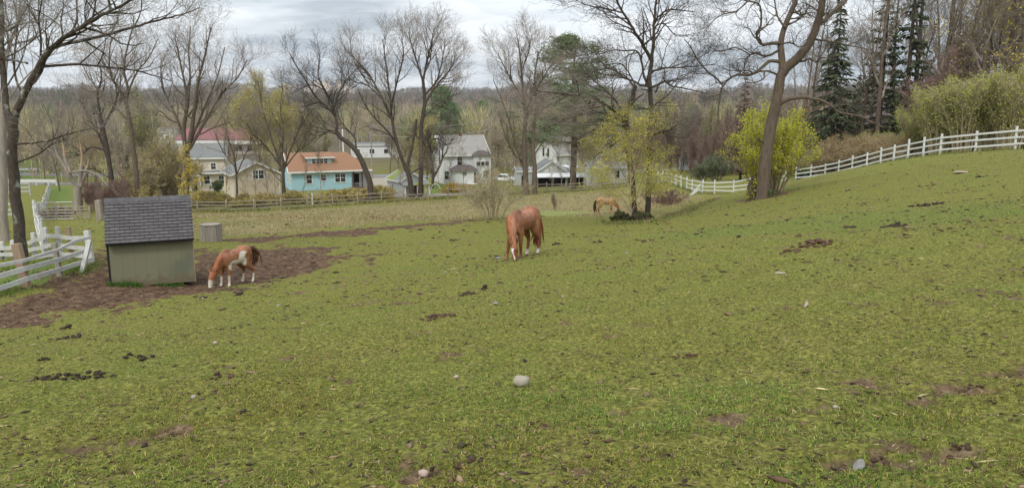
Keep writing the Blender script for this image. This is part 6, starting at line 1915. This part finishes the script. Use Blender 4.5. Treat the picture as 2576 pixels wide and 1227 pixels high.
def coat_mat(name, rough=.48):
    m = bpy.data.materials.new(name); m.use_nodes = True; nd, lk = m.node_tree.nodes, m.node_tree.links; bs = nd['Principled BSDF']; bs.inputs['Roughness'].default_value = rough; bs.inputs['Specular IOR Level'].default_value = .4
    at = nd.new('ShaderNodeAttribute'); at.attribute_name = 'coat'; tc = nd.new('ShaderNodeTexCoord'); no = nd.new('ShaderNodeTexNoise'); no.inputs['Scale'].default_value = 5; no.inputs['Detail'].default_value = 6
    lk.new(tc.outputs['Object'], no.inputs['Vector']); rp_ = nd.new('ShaderNodeValToRGB'); rp_.color_ramp.elements[0].position = .3; rp_.color_ramp.elements[1].position = .7
    rp_.color_ramp.elements[0].color = G3(.7); rp_.color_ramp.elements[1].color = G3(1.12); lk.new(no.outputs['Fac'], rp_.inputs['Fac'])
    mx = nd.new('ShaderNodeMix'); mx.data_type = 'RGBA'; mx.blend_type = 'MULTIPLY'; mx.inputs[0].default_value = 1; lk.new(at.outputs['Color'], mx.inputs[6]); lk.new(rp_.outputs['Color'], mx.inputs[7])
    lk.new(mx.outputs[2], bs.inputs['Base Color'])
    bp = nd.new('ShaderNodeBump'); bp.inputs['Distance'].default_value = .006; n2 = nd.new('ShaderNodeTexNoise'); n2.inputs['Scale'].default_value = 60; lk.new(tc.outputs['Object'], n2.inputs['Vector']); lk.new(n2.outputs['Fac'], bp.inputs['Height']); lk.new(bp.outputs[0], bs.inputs['Normal'])
    return m


HC = coat_mat('horse_coat')
mane_r = mat('red_mane', (.33, .12, .05, 1), (.2, .065, .028, 1), 12, .6, stretch=(1, 1, .3))
mane_l = mat('light_red_mane', (.38, .17, .08, 1), (.24, .09, .04, 1), 12, .6)
hair_d = mat('dark_tail', (.06, .03, .02, 1), (.025, .015, .012, 1), 12, .6)
tail_b = mat('brown_tail', (.16, .065, .03, 1), (.05, .025, .016, 1), 5, .6)
eye_m = mat('dark_eye', (.015, .01, .008, 1), (.008, .006, .005, 1), 3, .15, spec=.6)


def mixc(a, b, m): return a * (1 - m[:, None]) + np.array(b)[None] * m[:, None]


def slopes(base, yaw):
    e = .6
    gx = (gz(base.x + e, base.y) - gz(base.x - e, base.y)) / (2 * e); gy = (gz(base.x, base.y + e) - gz(base.x, base.y - e)) / (2 * e)
    return (gx * cos(yaw) + gy * sin(yaw), -gx * sin(yaw) + gy * cos(yaw))


def spot(px, py):
    q = G(px, py); q.z = float(top_z(np.array([q.x]), np.array([q.y]))[0]); return q


# chestnut, nearly facing us, head down between us and its forefeet
def chest(co, g):
    x, y, z = co.T; z = z - g * np.clip(1 - z / .8, 0, 1)
    n = fbm(x * 2.5 + 9, z * 2.5 + y, 4, 3)
    c = np.tile(np.array([[.235, .088, .04]]), (len(co), 1)) * (1 + .3 * n[:, None])
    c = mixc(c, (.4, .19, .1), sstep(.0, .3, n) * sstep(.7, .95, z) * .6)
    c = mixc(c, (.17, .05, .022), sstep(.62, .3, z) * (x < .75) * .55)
    c = mixc(c, (.25, .075, .03), sstep(.2, .05, np.hypot(x + .35, z - 1.38)) * .5)
    c = mixc(c, (.58, .52, .46), sstep(.21, .15, z) * (x < -.2))                   # white hind socks
    c = mixc(c, (.2, .16, .13), sstep(.06, .04, z) * (x < .75))
    hx = x > .93
    ax = 1.09 + (.5 - z) * .28; ay = .32 + (.5 - z) * .21
    bz = (x > ax + .03) * sstep(.034, .02, np.abs(y - ay - .012 * np.sin(z * 14)) / (.55 + .9 * sstep(.2, .42, z))) * sstep(.05, .08, z) * sstep(.47, .43, z)
    c = mixc(c, (.24, .075, .03), hx * sstep(.62, .5, z))
    c = mixc(c, (.75, .7, .66), bz * hx)
    c = mixc(c, (.07, .028, .018), (x > 1.0) * sstep(.6, .64, z) * sstep(.055, .075, np.abs(y - .32)))
    c = mixc(c, (.1, .04, .025), hx * sstep(.14, .07, z) * .7)
    c = mixc(c, (.09, .03, .018), sstep(.05, .025, np.hypot(np.abs(y - ay) - .085, z - .4)) * hx * .8)
    return c


yaw = radians(-119)
b = spot(1315, 639)
sl = slopes(b, yaw)
# the head hangs straight towards the viewer: bent to the horse's left
nk = [(.52, .0, 1.16, .25, .15, .27), (.72, .06, 1.02, .2, .12, .22), (.9, .16, .84, .145, .095, .16), (1.02, .26, .68, .105, .075, .11), (1.07, .31, .6, .09, .07, .09)]
hd = [(1.09, .32, .55, .1, .088, .1), (1.13, .345, .42, .125, .105, .125), (1.16, .375, .27, .085, .072, .085), (1.2, .4, .13, .066, .06, .07), (1.21, .41, .07, .062, .056, .058)]
def ear(h, sd, dy=0, fwd=.0):
    q = h[0]; return [(q[0] - .02, q[1] + sd * .055, q[2] + .05, .036, .036, .034), (q[0] + .01 + fwd, q[1] + sd * .085 + dy, q[2] + .16, .032, .04, .036), (q[0] + .03 + fwd, q[1] + sd * .095 + dy, q[2] + .24, .016, .018, .022)]
T1 = horse('chestnut_horse', 'chestnut horse with a white blaze grazing head down on the slope', b, yaw, 1.0, nk, hd, {'fl': (-.02, .0), 'fr': (.14, -.05), 'hl': (.02, 0), 'hr': (.14, .02)}, sl, chest, (HC, mane_l, mane_r, eye_m), 3,
           [(-.84, 0, 1.22), (-.96, .02, 1.05), (-.98, .03, .75), (-.95, .02, .45), (-.93, .02, .25)], -1, [ear(hd, 1), ear(hd, -1)])
# brown and white pony
def paint(co, g):
    x, y, z = co.T; z = z - g * np.clip(1 - z / .8, 0, 1)
    n = fbm(x * 2.6 + 3, z * 2.6 + y * .7, 8, 3)
    c = np.tile(np.array([[.26, .103, .044]]), (len(co), 1)) * (1 + .25 * n[:, None])
    c = mixc(c, (.2, .065, .03), sstep(.75, .35, z) * (x < .7) * .35)
    w = np.zeros(len(co)); 
    u = x + .1 * n * 2
    w = np.maximum(w, sstep(.0, .06, .2 - np.hypot((x + .2 + .25 * n), (z - 1.02) * .8) + .05) * (y > -.05))
    w = np.maximum(w, sstep(.0, .05, .3 - np.hypot((x - .05) * .75, (z - .8) * 1.35) + n * .16) * (y > -.25))
    w = np.maximum(w, sstep(.0, .05, .15 - np.hypot((x + .25), (z - .85)) + n * .1) * (y > -.1))
    w *= (1 - sstep(.03, .09, .13 - np.hypot(x + .2, z - .72)))
    w = np.maximum(w, sstep(.52, .4, z + n * .1) * (x > .2) * (x < .78))              # stockings in front
    w = np.maximum(w, sstep(.42, .3, z + n * .1) * (x < -.3))
    w = np.maximum(w, sstep(.46, .4, z + .1 * n - .1 * (x - 1)) * (x > .85))           # bald face
    c = mixc(c, (.64, .56, .47), w)
    c = mixc(c, (.22, .17, .13), sstep(.06, .04, z) * (x < .75))
    c = mixc(c, (.5, .4, .34), sstep(.1, .06, z) * (x > .95) * .6)
    return c


yaw = radians(-116)
b = spot(592, 707)
sl = slopes(b, yaw)
nk = [(.5, .0, 1.14, .25, .15, .27), (.7, -.0, .98, .2, .125, .22), (.88, -.0, .78, .16, .11, .17), (1.0, -.01, .6, .13, .09, .13), (1.06, -.02, .52, .12, .085, .1)]
g0 = sl[0] * 1.2
hd = [(1.07, -.03, .56 + g0 * .4, .115, .105, .11), (1.1, -.03, .44 + g0 * .5, .145, .112, .14), (1.14, -.04, .29 + g0 * .8, .115, .09, .11), (1.17, -.04, .15 + g0, .088, .078, .088), (1.18, -.04, .08 + g0, .08, .072, .07)]
T2 = horse('paint_pony', 'small brown and white pony with a white face grazing beside the shed', b, yaw, .74, nk, hd, {'fl': (.03, .02), 'fr': (.1, .0), 'hl': (-.02, .05), 'hr': (.14, .0)}, sl, paint, (HC, mane_r, tail_b, eye_m), 5,
           [(-.82, 0, 1.26), (-1.02, -.02, 1.28), (-1.16, -.04, 1.1), (-1.18, -.05, .85), (-1.12, -.05, .6)], 1, [ear(hd, 1, .02), ear(hd, -1, -.05)])


# far tan horse grazing in the bottom
def tan(co, g):
    x, y, z = co.T; n = fbm(x * 2.5 + 5, z * 2.5, 9, 3)
    c = np.tile(np.array([[.31, .165, .075]]), (len(co), 1)) * (1 + .25 * n[:, None])
    return mixc(c, (.2, .085, .04), sstep(.5, .2, z) * (x < .75) * .6)


yaw = radians(-8)
b = spot(1524, 537); sl = slopes(b, yaw)
nk = [(.5, 0, 1.14, .25, .15, .27), (.72, 0, .98, .19, .12, .21), (.9, 0, .78, .15, .1, .16), (1.02, 0, .6, .125, .085, .12), (1.08, 0, .52, .11, .08, .1)]
hd = [(1.09, 0, .5, .1, .085, .1), (1.13, 0, .4, .115, .085, .11), (1.2, 0, .27, .085, .07, .085), (1.27, 0, .13, .068, .06, .07), (1.29, 0, .08, .062, .056, .058)]
horse('tan_horse', 'tan horse grazing in the valley bottom behind the budding sapling', b, yaw, .86, nk, hd, {'fl': (.12, 0), 'fr': (-.08, 0), 'hl': (.1, 0), 'hr': (-.08, 0)}, sl, tan, (HC, mane_r, hair_d, eye_m), 7,
      [(-.84, 0, 1.22), (-.96, .02, 1.05), (-.98, .03, .75), (-.95, .02, .45), (-.93, .02, .25)], -1, [ear(hd, 1), ear(hd, -1)])
# ------------------------------------------------------------------ stones, dung and other things lying on the pasture
M['stone'] = mat('pale_field_stone', (.34, .3, .235, 1), (.22, .195, .15, 1), 9, .85, .004, c3=(.2, .185, .15, 1), s3=14, t3=.62)
M['stone_grey'] = mat('grey_field_stone', (.27, .265, .25, 1), (.17, .17, .16, 1), 9, .85, .004)
M['stone_pink'] = mat('pinkish_stone', (.42, .33, .28, 1), (.3, .22, .18, 1), 12, .85, .004)
M['dung'] = mat('horse_dung', (.075, .05, .033, 1), (.028, .02, .014, 1), 30, .95, .01)
M['dung_old'] = mat('old_brown_dung', (.15, .085, .05, 1), (.07, .042, .027, 1), 25, .95, .01)


def mpp(d): return d / F


def stone(px, py, wpx, hpx, m, label, seed, lump=.3, cat='stone', name='field_stone', rz=0, ang=False, sink=.25):
    q = spot(px, py); k = mpp(q.y) * 1.02
    bm = knobbly(1, seed, (wpx * k / 2, wpx * k / 2 * .8, hpx * k / 2 * 1.15), lump, 3, 1.4)
    if ang:
        rg = random.Random(seed)
        for _ in range(7):
            n = Vector((rg.gauss(0, 1), rg.gauss(0, 1), rg.gauss(0, .8))).normalized()
            mx = max(v.co.dot(n) for v in bm.verts) * rg.uniform(.6, .8)
            for v in bm.verts:
                t = v.co.dot(n)
                if t > mx: v.co -= n * (t - mx)
    if ang:
        zt = max(v.co.z for v in bm.verts); xo = -.18 * wpx * k
        for v in bm.verts:
            t = max(0, (v.co.z + zt) / (2 * zt)); v.co.x = v.co.x * (1.15 - .75 * t) + xo * (t - .5) * -.6; v.co.y *= 1.1 - .6 * t
    o = fin(name, bm, m, smooth=not ang); o.location = q + Vector((0, 0, hpx * k / 2 * (1 - sink))); o.rotation_euler = (0, 0, rz)
    return tag(o, label, cat)


stone(1311, 984, 46, 26, M['stone'], 'large rounded cream stone alone in the middle of the grass', 21, .22, rz=-.2, sink=.15)
stone(1065, 1192, 29, 19, M['stone_pink'], 'round pale stone near the bottom edge in a brown patch', 22, .25)
stone(2163, 1188, 44, 32, M['stone_grey'], 'grey pointed stone near the bottom right beside a bare hollow', 23, .3, ang=True)
stone(2026, 792, 16, 17, M['stone_pink'], 'small pinkish upright stone in the right of the pasture', 24, .3, ang=True)
stone(488, 1014, 14, 10, M['stone'], 'small pale stone left of the centre foreground', 25)
stone(543, 886, 13, 9, M['stone_pink'], 'small tan stone right of the dark dung trail', 26)
stone(1148, 964, 15, 9, M['stone_pink'], 'small brown stone left of the large cream stone', 27)
stone(2293, 1150, 11, 8, M['stone'], 'small pale stone right of the grey pointed stone', 28)
stone(2103, 1022, 18, 8, M['stone'], 'flat pale stone in the grass at the lower right', 29)
stone(1962, 690, 26, 4, M['stone'], 'flat pale slab flush with the slope on the right', 30, .3)
stone(1247, 772, 14, 5, M['stone_grey'], 'flat pale stone below the dark clods in the middle', 31)
stone(586, 830, 7, 5, M['stone_grey'], 'tiny white stone below the pony', 32)
stone(700, 765, 11, 4, M['stone_grey'], 'small pale stone below the mud edge', 33)
stone(510, 752, 9, 4, M['stone_grey'], 'tiny pale stone on the mud edge by the shed', 34)
stone(1120, 686, 9, 4, M['stone_grey'], 'small white stone left of the chestnut horse', 35)
stone(1254, 641, 14, 5, M['stone_grey'], 'pale stone by the chestnut horse forefoot', 36)
stone(1576, 638, 9, 4, M['stone_grey'], 'small white stone right of the chestnut horse', 37)
stone(2135, 481, 8, 3, M['stone_grey'], 'tiny white stone up the slope below the white fence', 38)
stone(2420, 436, 40, 3, M['stone_pink'], 'pale bare scrape of stone high on the right slope', 39, .3)
stone(1415, 749, 8, 4, M['stone'], 'tiny cream stone right of the dark clods in the middle', 40)


def clod_mesh(seed):
    bm = knobbly(1, seed, (1.25, 1, .75), .35, 2, 1.6)
    me = bpy.data.meshes.new('clod'); bm.to_mesh(me); bm.free()
    me.polygons.foreach_set('use_smooth', np.ones(len(me.polygons), bool)); return me


CLODS = {}
def dung_pile(px, py, wpx, hpx, n, m, label, seed, size=None):
    """a dropping: its clods lie over an ellipse on the ground"""
    rg = random.Random(seed); q = spot(px, py); k = mpp(q.y); depth = max(hpx * k / .22, .1)
    T = thing('dung_pile', label, 'dung pile', q)
    if m.name not in CLODS:
        CLODS[m.name] = [clod_mesh(50 + i) for i in range(4)]
        for me in CLODS[m.name]: me.materials.append(m)
    for i in range(n):
        a = rg.uniform(0, 2 * pi); r = math.sqrt(rg.random())
        x = q.x + cos(a) * r * wpx * k / 2; y = q.y + sin(a) * r * depth / 2
        r0 = (size or min(.04, max(.0135, q.y * .0026))) * rg.uniform(.5, 1.4)
        z = float(top_z(np.array([x]), np.array([y]))[0]) + r0 * .4 + (rg.random() ** 2) * .05 * (r < .5)
        o = link('clod', CLODS[m.name][i % 4], None, T); o.location = Vector((x, y, z)) - q; o.scale = (r0, r0, r0); o.rotation_euler = (rg.uniform(-.3, .3), rg.uniform(-.3, .3), rg.uniform(0, 6))


D, DO = M['dung'], M['dung_old']
for a in ((111, 925, 18, 8, 9, D, 'small black dung pile left of the dark trail', 1), (185, 966, 210, 26, 55, D, 'long dark trail of dung clods in the left foreground', 2), (345, 920, 90, 18, 16, D, 'short dark cluster of dung clods right of the trail', 3),
          (175, 838, 60, 14, 14, D, 'grey black dung clods left of the pony', 4), (167, 814, 20, 4, 5, D, 'single dark dung heap below the mud at the left', 5),
          (1175, 738, 44, 5, 14, D, 'flat dark row of dung in the middle of the pasture', 6), (1217, 728, 14, 7, 7, D, 'small black dung heap right of the flat dark row', 7),
          (1098, 808, 100, 18, 26, DO, 'brown broken dung scatter below the flat dark row', 8), (2245, 562, 66, 12, 46, D, 'large black dung heap on the right slope', 9), (2050, 618, 110, 22, 40, DO, 'wide brown dung scatter below the black heap on the right slope', 10),
          (2330, 512, 90, 9, 24, D, 'dark dung clods above the black heap toward the fence', 11), (2360, 508, 22, 8, 12, D, 'compact black dung heap near the top of the right slope', 12), (2140, 565, 30, 5, 8, D, 'small dark clods left of the large black heap', 13),
          (2130, 482, 18, 4, 7, D, 'small dark dung heap halfway up to the white fence', 14), (2465, 447, 26, 4, 8, D, 'dark dung patch near the right edge below the fence', 15), (1990, 634, 50, 8, 12, DO, 'brown dung clods at the left end of the wide scatter', 16),
          (1505, 607, 24, 4, 7, D, 'dark clods right of the chestnut horse', 17), (1400, 612, 40, 5, 8, D, 'dark flat clods behind the chestnut horse hind feet', 18), (1150, 600, 40, 4, 8, D, 'dark clods left of the willow shrub', 19),
          (560, 970, 80, 8, 10, DO, 'rusty brown dung crumbs right of the long trail', 20), (2440, 965, 60, 10, 12, DO, 'brown clods in a hollow at the right foreground', 21), (1345, 1070, 60, 20, 12, DO, 'light brown dung lumps below the large cream stone', 22), (1720, 905, 60, 12, 10, DO, 'tan dung lumps right of the large cream stone', 23),
          (1180, 1180, 90, 16, 10, DO, 'brown lumps beside the pale stone at the bottom edge', 24), (2210, 1165, 80, 10, 12, DO, 'brown turned clods behind the grey pointed stone', 25), (2410, 1120, 70, 8, 10, DO, 'brown turned clods at the lower right edge', 26)):
    dung_pile(*a)
# ------------------------------------------------------------------ sky and light
SUN_EL, SUN_AZ = radians(48), radians(205)      # behind the camera, a little to the left, through thin cloud
ZEN = 1.7
w = bpy.data.worlds.new('World'); scene.world = w; w.use_nodes = True
nd, lk = w.node_tree.nodes, w.node_tree.links
bg = nd['Background']; bg.inputs['Strength'].default_value = .086
sky = nd.new('ShaderNodeTexSky'); sky.sky_type = 'NISHITA'; sky.sun_disc = False
sky.sun_elevation = SUN_EL; sky.sun_rotation = SUN_AZ
tc = nd.new('ShaderNodeTexCoord'); sx = nd.new('ShaderNodeSeparateXYZ'); lk.new(tc.outputs['Generated'], sx.inputs[0])
def wm(op, a, b=None):
    n = nd.new('ShaderNodeMath'); n.operation = op
    for s, v in ((0, a), (1, b)):
        if v is None: continue
        if isinstance(v, (int, float)): n.inputs[s].default_value = v
        else: lk.new(v, n.inputs[s])
    return n.outputs[0]
zc = wm('MAXIMUM', sx.outputs[2], 0.0)
den = wm('ADD', zc, .085)
cv = nd.new('ShaderNodeCombineXYZ'); lk.new(wm('DIVIDE', sx.outputs[0], den), cv.inputs[0]); lk.new(wm('DIVIDE', sx.outputs[1], den), cv.inputs[1])
def wn(scale, detail, off, dist=0):
    mp = nd.new('ShaderNodeMapping'); mp.inputs['Location'].default_value = off; lk.new(cv.outputs[0], mp.inputs[0])
    n = nd.new('ShaderNodeTexNoise'); n.inputs['Scale'].default_value = scale; n.inputs['Detail'].default_value = detail; n.inputs['Roughness'].default_value = .58
    n.inputs['Distortion'].default_value = dist
    lk.new(mp.outputs[0], n.inputs['Vector']); return n.outputs['Fac']
n1 = wn(.42, 8, (3.1, 1.7, 0), .3)
rp1 = nd.new('ShaderNodeValToRGB'); e = rp1.color_ramp.elements
e[0].position, e[0].color = .415, (4.1, 4.6, 5.1, 1)
e[1].position, e[1].color = .57, (7.9, 8.2, 8.5, 1)
k = rp1.color_ramp.elements.new(.48); k.color = (5.9, 6.35, 6.75, 1)
lk.new(n1, rp1.inputs['Fac'])
# thin cover: some blue sky through it near the skyline
rp2 = nd.new('ShaderNodeValToRGB'); rp2.color_ramp.elements[0].position = .3; rp2.color_ramp.elements[1].position = .5
lk.new(wn(.5, 4, (8, 2.5, 0)), rp2.inputs['Fac'])
mx = nd.new('ShaderNodeMix'); mx.data_type = 'RGBA'
lk.new(wm('MAXIMUM', rp2.outputs['Color'], .86), mx.inputs[0]); lk.new(sky.outputs[0], mx.inputs[6]); lk.new(rp1.outputs['Color'], mx.inputs[7])
# an overcast sky is brighter overhead than at the skyline
gain2 = wm('ADD', .98, wm('MULTIPLY', zc, ZEN))
vm = nd.new('ShaderNodeMix'); vm.data_type = 'RGBA'; vm.blend_type = 'MULTIPLY'; vm.inputs[0].default_value = 1
lk.new(mx.outputs[2], vm.inputs[6]); lk.new(gain2, vm.inputs[7])
lk.new(vm.outputs[2], bg.inputs['Color'])
sd = bpy.data.lights.new('sun', 'SUN'); sd.energy = 1.5; sd.angle = radians(10); sd.color = (1, .95, .87)
so = bpy.data.objects.new('sun', sd); COL.objects.link(so)
dirv = Vector((sin(SUN_AZ) * cos(SUN_EL), cos(SUN_AZ) * cos(SUN_EL), sin(SUN_EL)))
so.rotation_euler = dirv.to_track_quat('Z', 'Y').to_euler()
scene.view_settings.view_transform = 'Standard'; scene.view_settings.look = 'None'
scene.view_settings.exposure = .41; scene.view_settings.gamma = 1; scene.view_settings.use_curve_mapping = False
scene.render.engine = 'CYCLES'
cy = scene.cycles
cy.max_bounces = 5; cy.diffuse_bounces = 3; cy.sample_clamp_indirect = 4; cy.glossy_bounces = 2; cy.transmission_bounces = 3; cy.volume_bounces = 0; cy.transparent_max_bounces = 4
cy.use_denoising = True; cy.denoising_prefilter = 'NONE'; cy.denoising_input_passes = 'RGB_ALBEDO_NORMAL'; cy.use_adaptive_sampling = False
# thin spring haze over the valley
hb = bmesh.new(); box(hb, -2600, 2600, -60, 3700, -40, 170)
hm = bpy.data.materials.new('thin_haze'); hm.use_nodes = True; hn = hm.node_tree.nodes; hn.remove(hn['Principled BSDF'])
pv = hn.new('ShaderNodeVolumePrincipled'); pv.inputs['Density'].default_value = .0001; pv.inputs['Color'].default_value = (.86, .91, 1, 1); pv.inputs['Anisotropy'].default_value = .2
hm.node_tree.links.new(pv.outputs[0], hn['Material Output'].inputs['Volume'])
tag(fin('haze', hb, hm), 'thin pale haze filling the valley air', 'haze', kind='stuff')
